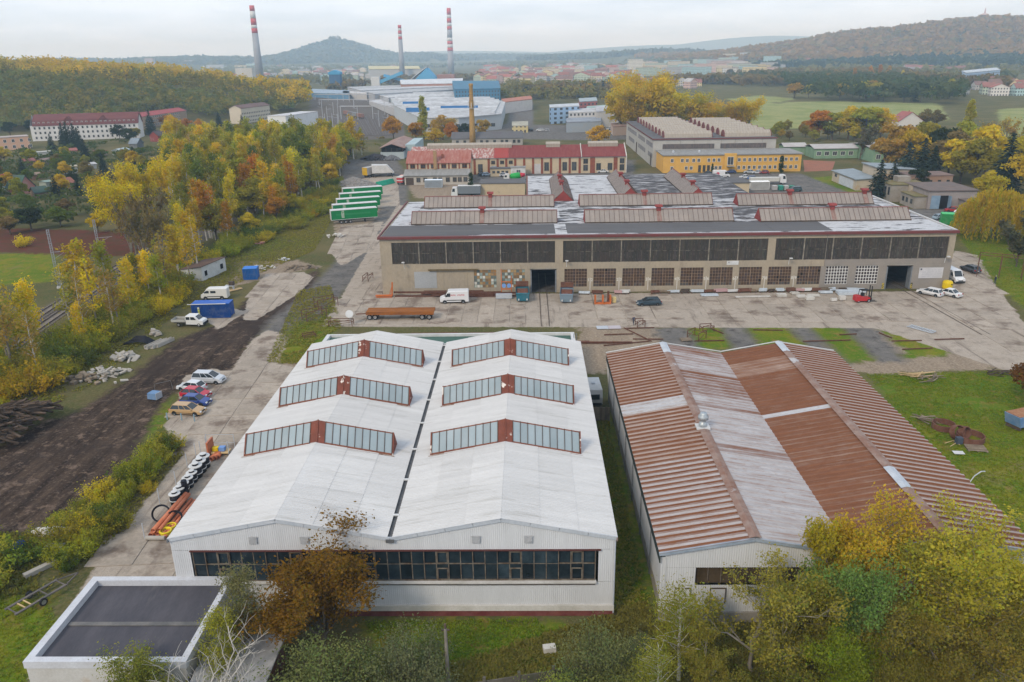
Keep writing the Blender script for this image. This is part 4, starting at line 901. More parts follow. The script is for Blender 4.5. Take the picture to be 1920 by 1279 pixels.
MB().box(-47.5,X1,Y0-.42,Y0-.3,6.2,6.4).build('gutter',M_gutter,bw)
for x in(-21.3,-15.6,-12.0,-8.5,-4.9,-1.3,2.3,5.9,9.5,13.1,17.0,21.0):MB().box(x-.45,x+.45,Y0-.12,Y0-.01,0,6.15).build('pilaster',M_brick,bw)
for a,b in((25.2,27.2),(34.6,36.2)):MB().box(a,b,Y0-.12,Y0-.01,0,6.15).build('pilaster',M_brick,bw)
for x in(-13.8,-10.2,-6.7):window(bw,x,Y0,4.1,1.4,1.2,frame=M_winframe)
for x,z,h in((-19,1,3),(7.7,1.2,3.2),(15.0,1.2,3.2),(18.8,1.2,3.2),(23.4,3.8,1.8),(23.4,1.0,2.2),(28.6,1.2,2.6),(33.2,1.2,2.6),(38.0,3.8,1.8),(38.0,1,2.2)):window(bw,x,Y0,z,1.7,h,frame=M_winframe)
MB().box(2.7,5.4,Y0-.05,Y0,.05,3.9).build('gate',mat('pale_gate',(.42,.40,.40),(.5,.48,.46),.8),bw);MB().box(-14.6,-12.5,Y0-.05,Y0,.05,3.2).build('gate',mat('blue_gate',(.26,.33,.42),None),bw)
M_ribbed=mat('ribbed_beige_panel',(.37,.325,.27),(.30,.26,.215),.4,rough=.7,stretch=(4,1,1))
for a,b in((-41,-6.4),(7.6,13.4),(24.8,37.0)):
 rl=MB().prism([(333.2,9.6),(333.2,11.0),(335,11.7),(336.8,11.0),(336.8,9.6)],a,b,axis='x').build('ridge_light',M_ribbed,bw);mb=MB()
 for k in range(int((b-a)/1.1)+1):mb.box(a+k*1.1-.04,a+k*1.1+.04,333.1,333.19,9.6,11.0)
 mb.build('glazing_bars',mat('beige_bars',(.26,.22,.18),None),rl)
sh=thing('open_shed','open sided shed with rusty pitched roof and pale blue wall by the railway trees','shed',(-63,402,0))
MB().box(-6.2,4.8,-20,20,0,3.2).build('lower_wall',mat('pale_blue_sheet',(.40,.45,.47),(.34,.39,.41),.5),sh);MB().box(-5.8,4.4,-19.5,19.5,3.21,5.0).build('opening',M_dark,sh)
gable_roof(-6.2,4.8,-20,20,5.1,6.9,'y',.6).build('roof',mat('rust_brown_roof',(.24,.14,.115),(.30,.22,.19),.4,stretch=(1,.4,1)),sh)
for i in range(5):
 MB().box(-6.2+i*2.6,-6.05+i*2.6,-20.1,-19.9,3.2,5.1).build('post',M_bar,sh)
MB().box(4.85,9.5,-14,18,0,6).build('side_annex',mat('blue_annex',(.38,.46,.48),(.3,.38,.4),.3),sh)
gb=house('grey_workshop','low grey workshop with dark pitched roof behind the brick chimney','building',-21.5,444,38,12,3.6,6.4,(.33,.31,.285),(.115,.115,.12),wins=False,chim=False)
for i,x in enumerate((-16,-12,-3,0,4,8,10.5,14.5,17)):window(gb,x,-6,1.1,1.5,1.6,plain=True)
bc=thing('brick_chimney','slender yellow brick chimney with a ring of antennas near its top','chimney',(-29.3,438,0))
mb=MB();mb.lathe([(1.75,0),(1.55,8),(1.25,18),(1.0,27),(.92,30.2),(1.12,30.4),(1.12,31.6),(.95,31.7)],20);mb.build('shaft',mat('yellow_brick',(.40,.25,.085),(.31,.19,.07),.9,.35,.65,c3_=(.25,.11,.06),scale3=.25,lo3=.6,hi3=.75,fine=.1),bc,smooth=True)
for z in(3,9,15,18.5,20.2,23,26):MB().lathe([(1.62-z*.021,z),(1.62-z*.021,z+.18)],20,caps=True).build('iron_hoop',M_bar,bc)
MB().lathe([(2.0,19.2),(2.0,19.35),(1.2,19.36)],16).build('platform',M_trim,bc)
ant=MB().box(-.14,.14,-.07,.07,0,2.6).mesh('antenna',M_white_paint)
for k in range(8):ob('antenna',ant,bc,(1.95*math.cos(k*.785),1.95*math.sin(k*.785),19.6+.6*(k%2)),rz=k*.785+1.57)
hut=thing('site_hut','small beige site hut with flat roof and a white end in front of brick building','hut',(-7.8,321.6,0))
MB().box(-6.9,1.2,-2,2,0,3.0).build('wall',M_cream,hut);MB().box(1.22,7,-2.2,2.2,0,3.3).build('white_cabin',M_white_paint,hut);MB().box(-7.2,1.2,-2.3,2.3,3.01,3.2).build('roof',M_felt,hut);MB().box(1.0,7.2,-2.4,2.4,3.31,3.5).build('roof',M_asbestos,hut)
for x in(-5.6,-3.8,-2,-.4):window(hut,x,-2,1.2,1.1,1.0,plain=True)
window(hut,4.2,-2.2,1.3,1.5,1.2);MB().box(1.6,2.6,-2.26,-2.2,.1,2.3).build('door',M_plinth,hut)
yb=thing('yard_block','windowless beige block with grey roof edge behind the truck','building',(-8.5,277,0))
MB().box(-7.8,7.6,-4,6,0,4.1).build('wall',M_cream,yb);MB().box(-8,7.8,-4.2,6.2,4.11,4.35).build('roof',M_felt,yb)
yb2=thing('yard_block','windowless beige block by the parked vans below the yellow offices','building',(69.5,272,0))
MB().box(-6,4.5,-3,8,0,3.9).build('wall',M_cream,yb2);MB().box(-6.3,4.8,-3.3,8.3,3.91,4.15).build('roof',M_felt,yb2)
# far hall with scalloped rooflights and yellow offices
fh=thing('panel_hall','large grey panel hall with rows of curved rooflights behind the yellow offices','hall',(0,0,0))
PX0,PX1,PY0,PY1,PZ=52.6,103.5,341.5,436.0,11.2
M_panel=mat('grey_panel',(.40,.385,.355),(.35,.335,.31),.25,rough=.9)
for i in range(9):MB().box(PX0+i*(PX1-PX0)/9+.05,PX0+(i+1)*(PX1-PX0)/9-.05,PY0,PY0+.4,0,PZ).build('wall_panel',M_panel,fh)
for i in range(8):MB().box(PX0,PX0+.4,PY0+.41+i*11.75,PY0+.35+(i+1)*11.75,0,PZ).build('wall_panel',M_panel,fh)
MB().box(PX1-.4,PX1,PY0+.41,PY1,0,PZ).build('wall',M_panel,fh);MB().box(PX0+.41,PX1-.41,PY1-.4,PY1,0,PZ).build('wall',M_panel,fh)
MB().box(PX0-.3,PX1+.3,PY0-.3,PY1+.3,PZ+.01,PZ+.35).build('roof',M_felt,fh)
mb=MB();mb.box(PX0-.45,PX1+.45,PY0-.45,PY0-.31,PZ-.1,PZ+.4);mb.box(PX0-.45,PX0-.31,PY0-.3,PY1,PZ-.1,PZ+.4);mb.build('roof_edge',mat('maroon_edge',(.15,.06,.055),None),fh)
for a,b in((56.5,78.0),(80.5,99.5)):MB().box(a,b,PY0-.05,PY0,7.3,9.3).build('window_band',mat('dull_band',(.085,.08,.08),(.15,.12,.11),.5,stretch=(3,1,1)),fh)
for a,b,z in((343,362,7.6),(366,388,7.6),(395,430,7.6),(343,356,3.4),(364,388,3.4),(402,424,3.4)):MB().box(PX0-.05,PX0,a,b,z,z+1.9).build('window_band',mat('grey_band',(.17,.165,.165),(.24,.22,.22),.5),fh)
for y,h in((345,4.6),(392,5.0)):MB().box(PX0-.06,PX0,y,y+3.6,.1,h).build('gate',M_bar,fh)
def scallop(x0,x1,yc,label):
 t=thing('scalloped_rooflight',label,'rooflight',(x0,yc,PZ+.36),group='scalloped rooflights on the panel hall');w=3.1;prof=[(-w+.6*w*k/2.0 if False else-w*math.cos(math.pi*k/6),2.6*math.sin(math.pi*k/6)**.8)for k in range(7)]
 mb=MB();mb.prism(prof,0,x1-x0,axis='x');mb.build('shell',M_ribbed,t)
 for q0 in(-.25,x1-x0+.02):MB().prism([(a*1.03,b*1.05)for a,b in prof],q0,q0+.23,axis='x').build('end_frame',mat('maroon_frame',(.17,.065,.06),None),t)
 b=MB()
 for k in range(int((x1-x0)/1.2)):b.prism([(a*1.015,c*1.02)for a,c in prof[1:4]]+[(prof[3][0],prof[3][1]*.9),(prof[1][0]*.9,prof[1][1]*.9)],.6+k*1.2,.68+k*1.2,axis='x')
 b.build('ribs',mat('beige_bars',(.26,.22,.18),None),t)
for k in range(9):scallop(57.6,77.4,PY0+6+k*9.9,f'scalloped rooflight {["nearest the yellow offices", "second from the yellow offices", "third from the yellow offices", "fourth from the yellow offices", "fifth from the yellow offices", "sixth from the yellow offices", "seventh from the yellow offices", "last but one", "farthest away"][k]} in the row beside the parked cars')
for k in range(8):scallop(83.0,102.2,PY0+7+k*9.9,f'scalloped rooflight {["nearest the yellow offices", "second from the yellow offices", "third from the yellow offices", "fourth from the yellow offices", "fifth from the yellow offices", "sixth from the yellow offices", "last but one", "farthest away"][k]} in the row beside the meadow')
yo=thing('yellow_offices','two storey yellow office wing with white framed windows below the panel hall','offices',(0,0,0))
M_yel=mat('yellow_render',(.62,.36,.085),(.55,.32,.085),.4,rough=.9)
MB().box(54,108.5,323,341,0,6.7).build('wall',M_yel,yo);MB().box(53.6,109,322.6,341.1,6.71,7.1).build('roof',M_asbestos,yo);MB().box(78.0,82.8,322.3,322.99,0,7.4).build('entrance_bay',M_yel,yo)
for x in[57.5,61.5,63.5,66,68,72,74,76]+[84+i*2.05 for i in range(12)]:window(yo,x,323,4.2,1.0,1.25)
for x in[57.5,63.2,65.2,73.5,75,76.6]+[84+i*2.05 for i in range(12)]:window(yo,x,323,1.2,1.0,1.25)
for x in(68.5,70.3,72):window(yo,x,323,.3,.9,2.5,frame=M_winframe)
window(yo,80.4,322.3,3.0,2.2,3.0);MB().box(79,81.8,320.8,322.28,2.4,2.6).build('porch_roof',M_asbestos,yo)
for x in(59,69.5):MB().lathe([(.5,0),(.5,.6),(.2,.9)],10,(x,330,7.1)).build('roof_vent',M_trim,yo)
# right-hand group
bb=thing('beige_store','beige store with two grey mono-pitch roofs and white folding doors on the lawn','building',(0,0,0))
M_beige=mat('beige_render',(.45,.385,.30),(.39,.33,.25),.4,c3_=(.42,.27,.15),scale3=.3,lo3=.62,hi3=.75)
def mono(x0,x1,y0,y1,h0,h1,nm,par,wm,rm):
 mb=MB();mb.add([(x0,y0,0),(x1,y0,0),(x1,y1,0),(x0,y1,0),(x0,y0,h0),(x1,y0,h1),(x1,y1,h1),(x0,y1,h0)],[(0,1,5,4),(1,2,6,5),(2,3,7,6),(3,0,4,7)]);mb.build(nm+'_wall',wm,par)
 mb=MB();o=.5;mb.add([(x0-o,y0-o,h0+.02),(x1+o,y0-o,h1+.02),(x1+o,y1+o,h1+.02),(x0-o,y1+o,h0+.02),(x0-o,y0-o,h0+.25),(x1+o,y0-o,h1+.25),(x1+o,y1+o,h1+.25),(x0-o,y1+o,h0+.25)],[(0,3,2,1),(4,5,6,7),(0,1,5,4),(1,2,6,5),(2,3,7,6),(3,0,4,7)]);mb.build(nm+'_roof',rm,par)
M_bluegrey=mat('blue_grey_sheet',(.25,.285,.31),(.21,.24,.26),.4,rough=.7)
mono(111.6,118.5,274.5,297,3.6,4.1,'low',bb,M_beige,M_bluegrey);mono(118.6,130,273.5,288,7.4,6.9,'tall',bb,M_beige,M_bluegrey)
for k in range(5):MB().box(111.5,111.59,277+k*2.6,279.5+k*2.6,.1,3.0).build('folding_door',mat('pale_door',(.50,.52,.55),(.42,.44,.47),.9),bb)
window(bb,111.6,293.5,2.0,2.2,1.0,'W',plain=True);MB().box(120.5,126,273.42,273.49,1.5,5.5).build('peeled_patch',mat('peeled_render',(.44,.30,.18),None),bb)
gs=thing('ruined_pump_house','small grey concrete pump house with mossy flat roof and raised turret','building',(116.5,252,0))
M_gcon=mat('grey_concrete',(.30,.27,.235),(.24,.215,.185),.5,c3_=(.17,.15,.11),scale3=.4,lo3=.6,hi3=.75);M_moss=mat('mossy_roof',(.20,.15,.085),(.14,.135,.05),.6)
MB().box(-3,8,0,9,0,5.2).build('wall',M_gcon,gs);MB().box(-3.3,8.3,-.3,9.3,5.21,5.45).build('roof',M_moss,gs);MB().box(.8,4.8,4.8,8.2,5.46,7.1).build('turret',M_gcon,gs);MB().box(2.2,6.6,-2.5,-.02,0,5.4).build('bay',M_beige,gs)
MB().box(-1,10.5,-12,-2.52,0,3.6).build('lower_wall',M_gcon,gs);MB().box(-1.3,10.8,-12.3,-2.6,3.61,3.8).build('lower_roof',M_moss,gs)
for y in(1.5,4,6.5):window(gs,-3,y,2.0,1.2,2.4,'W',plain=True)
for y in(-10,-7,-4.5):window(gs,-1,y,1.2,1.4,1.4,'W',plain=True)
g2=thing('grey_garage','grey garage with low roof and blue double doors standing half open','garage',(125,239,0))
MB().box(-6,8,0,16,0,5.3).build('wall',mat('mauve_grey_render',(.29,.255,.245),(.235,.21,.20),.4),g2);MB().box(-6.3,8.3,-.4,16.3,5.31,5.6).build('roof',mat('brown_felt',(.17,.125,.11),(.13,.11,.10),.4),g2)
MB().box(-3.6,-.2,-.05,0,.05,4.0).build('doorway',M_dark,g2);MB().box(-5.2,-2.6,-.16,-.06,.1,4.0).build('door_leaf',mat('blue_door',(.16,.24,.33),(.22,.30,.38),.8),g2);MB().box(-.2,-.08,-1.9,-.06,.1,4.0).build('door_leaf',MATS['blue_door'],g2)
MB().box(3,11,-3.5,-.02,0,2.9).build('side_shed',MATS['mauve_grey_render'],g2);MB().box(2.7,11.3,-3.8,0,2.91,3.1).build('side_roof',MATS['brown_felt'],g2)
for x in(5,8.5):window(g2,x,-3.5,.7,1.7,1.5,frame=M_winframe)
dz=house('brick_villa','weathered brown house with dark windows half hidden by the conifers','house',131,268,14,9,6.2,7.2,(.27,.17,.12),(.20,.14,.12),flat=True)
gn=thing('green_barracks','long low green barrack with pale sheet roof beside the dark bare tree','building',(0,0,0))
M_green=mat('pale_green_render',(.22,.33,.22),(.17,.27,.18),.4)
for(a,b,c,d_,h)in((127,146,362,374,4.3),(118,128,376,384,3.8),(146.2,164,345,372,5.4)):
 MB().box(a,b,c,d_,0,h).build('wall',M_green,gn);gable_roof(a,b,c,d_,h+.02,h+1.2,'x' if b-a>17 else 'x',.5).build('roof',mat('pale_sheet_roof',(.42,.41,.40),(.36,.33,.32),.3),gn)
for x in(129,132.5,136,139.5,143):window(gn,x,362,1.4,1.8,1.6)
for x in(148,152,156):window(gn,x,345,1.6,1.8,1.8)
# apartments and houses left of the railway
def pxhouse(name,label,cat,a,b,depth,ze,zr,wallc,roofc,ridge='x',group=None,**k):
 """front base edge from photo points a..b on the ground"""
 A,B=at(*a),at(*b);w=(B-A).length;ang=math.atan2(B.y-A.y,B.x-A.x);n=Vector((-math.sin(ang),math.cos(ang),0));c=(A+B)/2+n*depth/2
 return house(name,label,cat,c.x,c.y,w,depth,ze,zr,wallc,roofc,ridge,ang,group,z=hz(c.x,c.y),**k)
def hotel():
 t=thing('white_apartment_house','white apartment house with maroon mansard roof and rows of windows','apartments',(-276,512,hz(-276,512)),math.radians(13))
 w,d=62,13;MB().box(-w/2,w/2,-d/2,d/2,-.5,9).build('wall',mat('white_render',(.58,.57,.56),(.5,.49,.48),.3),t)
 gable_ends(-w/2,w/2,-d/2,d/2,9,15.4,'x').build('gable',MATS['white_render'],t)
 mb=MB();mb.prism([(-d/2-.3,8.9),(-d/2+.9,12.2),(0,15.5),(d/2-.9,12.2),(d/2+.3,8.9),(d/2-.9,9.1),(0,14.9),(-d/2+.9,9.1)],-w/2+1.5,w/2+.3,axis='x');rf_=mb.build('roof',mat('maroon_shingle',(.125,.045,.045),(.16,.065,.06),.5,stretch=(.3,1,2)),t)
 for x in(-9,11):
  mb=MB();mb.prism([(x-2.6,12.0),(x+2.6,12.0),(x,14.2)],-d/2+.2,0,axis='y');mb.build('dormer',MATS['maroon_shingle'],rf_)
 for i in range(22):
  x=-w/2+2.5+i*2.72
  for z in(1.2,4.1,6.9):window(t,x,-d/2,z,1.1,1.4,plain=True)
  window(t,x,-d/2+.35,9.9,.9,1.2)
 for z in(1.5,4.5,7.5,10.5):
  for y in(-1.5,1.5):window(t,-w/2,y,z,1,1.3,'W',plain=True)
hotel()
bk=pxhouse('brown_apartment_house','brown apartment block with red pitched roof and balconies','apartments',(262,243),(352,228),12,8.4,10.6,(.34,.25,.18),(.33,.075,.075),wins=False,chim=False)
for i in range(17):
 for z in(1.2,4.0,6.6):window(bk,-24+i*3.0,-6,z,1.3,1.3)
for z in(1.2,4.0,6.6):
 for y in(-3,3):window(bk,-27.6,y,z,1.4,1.3,'W')
pk=pxhouse('pink_house','pink flat roofed house of two storeys at the picture edge','house',(-2,283),(58,279),10,6.8,7,(.58,.35,.24),(.42,.36,.33),flat=True,wins=False)
for i in range(5):
 for z in(1.0,4.2):window(pk,-8+i*4,-5,z,1.3,1.5)
cr=pxhouse('cream_old_house','tall cream house with worn mansard beside the white box building','house',(455,232),(508,224),10,11,13.2,(.52,.46,.37),(.16,.10,.09),wins=True)
wb_=pxhouse('white_box_building','plain white box building with flat roof among the yellow trees','building',(538,243),(598,233),14,8.8,9,(.62,.62,.61),(.55,.55,.56),flat=True,wins=False)
HUTS=[((5,357),(36,350),6,3.0,5.2,(.45,.48,.46),(.34,.055,.06),'white allotment house with bright red roof'),((38,365),(68,360),7,2.4,6.4,(.42,.19,.16),(.05,.10,.075),'pink gabled hut with steep green roof'),((68,372),(92,369),5,2.0,3.6,(.20,.14,.10),(.055,.10,.08),'low lean-to with dark green roof'),((64,296),(102,293),4,2.4,2.6,(.48,.47,.43),(.52,.52,.48),'long white flat hut among the hedges'),((121,326),(147,324),5,2.6,3.4,(.52,.52,.50),(.50,.45,.33),'white hut with flat beige roof'),((120,292),(146,290),5,2.2,3.2,(.30,.22,.16),(.30,.11,.09),'brown hut with dull red roof'),((178,294),(202,291),5,2.2,3.0,(.35,.28,.2),(.27,.11,.09),'tan hut with flat red roof'),((118,356),(142,352),5,2.2,3.8,(.34,.2,.12),(.30,.12,.08),'wooden hut with orange red roof'),((228,291),(244,288),5,2.2,3.0,(.45,.5,.5),(.45,.52,.55),'pale blue hut behind the yellow poplars'),((298,266),(330,262),7,3.6,6.0,(.22,.05,.045),(.075,.06,.06),'dark red chalet with black roof'),((258,278),(270,276),5,2.6,5.0,(.12,.13,.14),(.2,.24,.28),'small dark gabled hut'),((50,312),(68,310),4,2.2,3.2,(.2,.13,.1),(.28,.1,.08),'little brown hut with red roof'),((84,310),(106,307),5,2.2,2.8,(.25,.19,.14),(.22,.16,.14),'dark hut under the garden trees'),((164,318),(182,316),5,2.0,2.6,(.5,.5,.5),(.42,.42,.43),'grey caravan sized hut on the grass'),((60,338),(78,336),4,2.0,2.6,(.30,.16,.1),(.33,.24,.18),'orange brown hut beside the pink one'),((88,352),(100,350),4,2.0,2.4,(.3,.34,.3),(.24,.32,.28),'small green grey shed')]
for a,b,d,e,r,wc,rc,lb_ in HUTS:pxhouse('allotment_hut',lb_+' in the allotments','hut',a,b,d,e,r,wc,rc,'y' if 'gabled' in lb_ else 'x','allotment huts',wins=False,chim=False,flat='flat' in lb_)
# railway
M_sleeper=mat('sleeper_concrete',(.30,.27,.24),(.22,.19,.165),.8);M_railtop=mat('worn_rail',(.05,.038,.03),(.12,.09,.075),.6,rough=.5,metal=.2)
def track(name,label,pts,z=.25,sleepers=True,gauge=.75):
 t=bpy.data.objects.new(name,None);COL.objects.link(t);t['kind']='structure';t['label']=label
 W_=[at(*p)for p in pts];P=[]
 for i in range(len(W_)-1):
  for k in range(12):P.append(W_[i].lerp(W_[i+1],k/12))
 P.append(W_[-1])
 for _ in range(10):P=[P[0]]+[(P[i-1]+P[i]*2+P[i+1])/4 for i in range(1,len(P)-1)]+[P[-1]]
 for s in(-1,1):
  Q=[]
  for i,p in enumerate(P):
   d=(P[min(i+1,len(P)-1)]-P[max(i-1,0)]).normalized();Q.append(p+Vector((-d.y,d.x,0))*s*gauge+Vector((0,0,z)))
  MB().tube(Q,.13,4).build('rail',M_railtop,t)
 if not sleepers:
  mb=MB();vs=[]
  for i,p in enumerate(P):
   d=(P[min(i+1,len(P)-1)]-P[max(i-1,0)]).normalized();n=Vector((-d.y,d.x,0));vs+=[p+n*1.7+Vector((0,0,.04)),p+n*1.2+Vector((0,0,.2)),p-n*1.2+Vector((0,0,.2)),p-n*1.7+Vector((0,0,.04))]
  mb.add(vs,[(4*i+k+1,4*i+k,4*i+k+4,4*i+k+5)for i in range(len(P)-1)for k in range(3)]);mb.build('ballast',mat('dark_bed',(.075,.062,.055),(.12,.10,.09),.3),t)
 if sleepers:
  mb=MB();acc=0
  for a,b in zip(P[:-1],P[1:]):
   d=(b-a);l=d.length;d=d/l;n=Vector((-d.y,d.x,0));k=acc
   while k<l:c=a+d*k+Vector((0,0,z-.16));mb.obox(c,n*1.3,d*.13,Vector((0,0,.07)));k+=.75
   acc=k-l
  mb.build('sleepers',M_sleeper,t,kind='stuff')
track('railway_track','near railway track running behind the birches',[(-60,712),(60,625),(200,530),(300,468),(400,402),(480,340),(540,285),(585,225),(612,190)])
track('railway_track','second railway track along the allotment side',[(-60,688),(60,602),(200,513),(300,455),(390,396),(470,335),(530,280),(578,222),(606,190)])
for i in range(10):track('station_track',f'{["first", "second", "third", "fourth", "fifth", "sixth", "seventh", "eighth", "ninth", "tenth"][i]} station track counted from the railway wood',[(642+i*10,254),(606+i*12.5,214),(584+i*12.5,191),(566+i*12.5,173)],sleepers=False)
def mast(px,py,h,label,w=.5,arm=1):
 p=at(px,py);t=thing('catenary_mast',label,'mast',(p.x,p.y,0),math.radians(25),'lattice masts along the railway');mb=MB();m_=mat('galvanised_mast',(.34,.36,.39),(.26,.27,.29),1.2,rough=.5)
 for x in(-w/2,w/2):
  for y in(-w/2,w/2):mb.bar((x,y,0),(x*.7,y*.7,h),.09)
 n=int(h/.9)
 for k in range(n):
  z0,z1=k*h/n,(k+1)*h/n
  for s in(-1,1):mb.bar((-w/2,s*w/2,z0),(w/2,s*w/2,z1),.05);mb.bar((s*w/2,-w/2,z0),(s*w/2,w/2,z1),.05);mb.bar((-w/2,s*w/2,z1),(w/2,s*w/2,z1),.05)
 mb.build('lattice',m_,t)
 if arm:MB().bar((0,0,h*.62),(3.2,0,h*.62),.09).bar((0,0,h*.50),(2.4,0,h*.61),.06).build('bracket',m_,t)
 MB().box(-.5,.5,-.5,.5,-.2,.3).build('footing',M_plinth,t)
for px,py,h,lb_ in((112,540,12.5,'lattice catenary mast in front of the green field'),(192,500,11,'lattice catenary mast by the red weeds'),(328,420,11,'lattice catenary mast between the yellow poplars'),(400,398,11,'lattice catenary mast among the birches'),(455,345,12,'tall lattice catenary mast rising from the wood')):mast(px,py,h,lb_)
M_mast=mat('station_mast',(.36,.37,.39),None)
def portal(px0,px1,py,h,label):
 a,b=at(px0,py),at(px1,py);t=thing('catenary_portal',label,'mast',(a.x,a.y,0));L_=b-a
 for k in(0,.5,1):MB().bar(L_*k,L_*k+Vector((0,0,h)),.45).build('post',M_mast,t)
 MB().bar(Vector((0,0,h)),L_+Vector((0,0,h)),.5,.7).build('beam',M_mast,t)
for a,b,y,h,l in((590,700,196,10,'portal of masts at the near end of the station'),(600,730,208,10,'portal of masts halfway along the station tracks'),(640,760,224,10,'portal of masts nearest the wood')):portal(a,b,y,h,l)
pole=MB().tube([(0,0,0),(0,0,11)],.22,6).bar((0,0,8.6),(3.4,0,9.2),.16).mesh('pole',M_mast);q9=random.Random(4)
for i in range(26):p=at(q9.uniform(592,745),q9.uniform(180,250));t=thing('station_mast',f'grey catenary pole {["at the far end", "halfway along", "at the near end"][0 if p.y > 800 else 1 if p.y > 600 else 2]} of the station tracks','mast',(p.x,p.y,0),q9.choice((0,3.14)),'catenary poles in the station');ob('shaft',pole,t)
for i,(px,py)in enumerate(((642,208),(676,222))):
 p=at(px,py);t=thing('freight_train',['string of grey freight wagons in the station','second string of freight wagons in the station'][i],'train',(p.x,p.y,.3),math.radians(117))
 for k in range(4):MB().box(-6+k*13.5,6.5+k*13.5,-1.4,1.4,.8,3.4).build('wagon',M_wallobj,t,color=[(.16,.15,.15),(.24,.13,.10),(.2,.21,.22)][(i+k)%3])
# factories and landmarks
def poly_building(name,label,cat,roof_px,z,wallc,roofc,facade=False,group=None):
 P=[at(x,y,z)for x,y in roof_px];c=sum(P,Vector())/len(P);t=thing(name,label,cat,(c.x,c.y,0),group=group);n=len(P)
 Q=[(p.x-c.x,p.y-c.y)for p in P];a2=sum(Q[i][0]*Q[(i+1)%n][1]-Q[(i+1)%n][0]*Q[i][1]for i in range(n))
 if a2<0:Q=Q[::-1]
 mb=MB();mb.v=[(x,y,-.5)for x,y in Q]+[(x,y,z-.02)for x,y in Q];mb.f=[(i,(i+1)%n,n+(i+1)%n,n+i)for i in range(n)];mb.m=[0]*n;mb.build('wall',M_facade if facade else M_wallobj,t,color=wallc)
 mb=MB();k=1.004;mb.v=[(x*k,y*k,z-.3)for x,y in Q]+[(x*k,y*k,z+.3)for x,y in Q];mb.f=[(i,(i+1)%n,n+(i+1)%n,n+i)for i in range(n)]+[tuple(range(n,2*n))];mb.m=[0]*(n+1);mb.build('roof',M_roofobj,t,color=roofc)
 return t,c,Q
WHT=(.46,.47,.48)
wf,c,Q=poly_building('white_factory','large white factory with blue panels on its stepped roofs','factory',[(741,199),(788,221),(860,221),(940,214),(947,192),(884,174),(803,174),(730,181)],9.5,(.42,.45,.47),WHT)
for i in range(14):
 y=545+i*23;xl=float(np.interp(y,[514,646,811,884],[-66,-102,-133,-104]))+4;xr=float(np.interp(y,[509,537,675,867],[-42,-18,-18.5,-57]))-3
 mb=MB();mb.prism([(y-11,9.75),(y+5,11.6),(y+11,9.75)],xl,xr,axis='x');g_=.42+.05*((i*7)%3)-.02*(i%2);mb.build('roof_bay',M_roofobj,wf,(-c.x,-c.y,0),color=(g_,g_+.01,g_+.02))
for a,b,y in((-82,-66,560),(-60,-34,575),(-96,-84,640)):MB().box(a,b,y,y+.4,10.2,13.0).build('blue_panel',mat('blue_panel_paint',(.045,.16,.37),None),wf,(-c.x,-c.y,0))
for k in range(12):MB().box(-62+k*3.6,-59.4+k*3.6,505.5+.6*abs(k-5),506+.6*abs(k-5),4,6).build('window',M_pane,wf,(-c.x,-c.y,0))
FAC=[([(643,171),(688,172),(688,176),(643,175)],8,(.42,.41,.40),(.50,.49,.48),'low station hall with pale roof across the tracks'),([(560,166),(655,170),(655,176),(560,174)],8,(.10,.22,.36),(.30,.38,.46),'long blue hall at the head of the station'),([(738,203),(786,224),(797,221),(752,200)],6,(.40,.41,.42),(.52,.53,.54),'low white side hall along the station side of the factory'),([(692,190),(738,203),(752,200),(712,187)],6,(.42,.42,.43),(.50,.50,.51),'second low side hall reaching back beside the station'),([(786,222),(860,222),(862,229),(790,230)],4.5,(.5,.5,.5),(.55,.56,.57),'low loading building along the white factory front'),([(848,152),(935,152),(938,166),(852,168)],18,(.05,.16,.26),(.06,.18,.28),'dark blue flat office block behind the white factory'),([(750,150),(868,147),(866,156),(752,158)],13,(.36,.18,.13),(.58,.60,.62),'brick hall with white roof below the chimneys'),([(690,124),(785,124),(788,129),(692,130)],22,(.34,.35,.36),(.52,.47,.26),'long hall with a yellow roof stripe beyond the factory'),([(1030,197),(1085,194),(1086,199),(1031,202)],11,(.30,.44,.62),(.50,.53,.56),'light blue office building of three storeys'),([(1066,205),(1120,203),(1122,210),(1066,212)],8,(.55,.55,.55),(.48,.48,.48),'white office building with dark window groups'),([(1116,200),(1158,198),(1160,208),(1118,210)],10,(.52,.50,.47),(.42,.43,.45),'windowless pale warehouse beside the golden trees'),([(1062,222),(1127,220),(1127,228),(1062,230)],6,(.30,.34,.38),(.26,.29,.33),'blue grey garage with big shutters by the car park'),([(960,229),(990,228),(990,236),(960,236)],4,(.48,.40,.20),(.4,.38,.3),'small yellow office by the car park entrance'),([(1085,185),(1118,183),(1120,189),(1087,191)],9,(.34,.11,.10),(.34,.40,.42),'dark red house with grey roof beyond the offices'),([(940,186),(995,180),(998,186),(945,192)],9,(.58,.54,.50),(.42,.17,.11),'white building with orange red roof right of the factory'),([(1145,232),(1225,228),(1226,234),(1150,238)],5,(.40,.30,.24),(.30,.2,.16),'low brown roofed sheds behind the panel hall'),([(1100,200),(1190,193),(1190,197),(1100,204)],7,(.25,.38,.33),(.30,.42,.38),'long green flat hall beside the golden trees')]
for i in range(7):
 q=lambda a,b,t:(a[0]+(b[0]-a[0])*t,a[1]+(b[1]-a[1])*t);L0_,L1_,R0_,R1_=(742,187),(650,163),(886,175),(866,156);t0,t1=i/7,(i+.9)/7;g_=.40+.06*((i*5)%3)
 FAC.append(([q(L0_,L1_,t0),q(R0_,R1_,t0),q(R0_,R1_,t1),q(L0_,L1_,t1)],8.5+1.5*((i*3)%2),(.36,.37,.39),(g_,g_+.01,g_+.02),f'low pale factory hall, {["first", "second", "third", "fourth", "fifth", "sixth", "last"][i]} behind the white factory'))
for pts,z,wc,rc,lb_ in FAC:poly_building('factory_building',lb_,'building',pts,z,wc,rc,facade='office' in lb_)
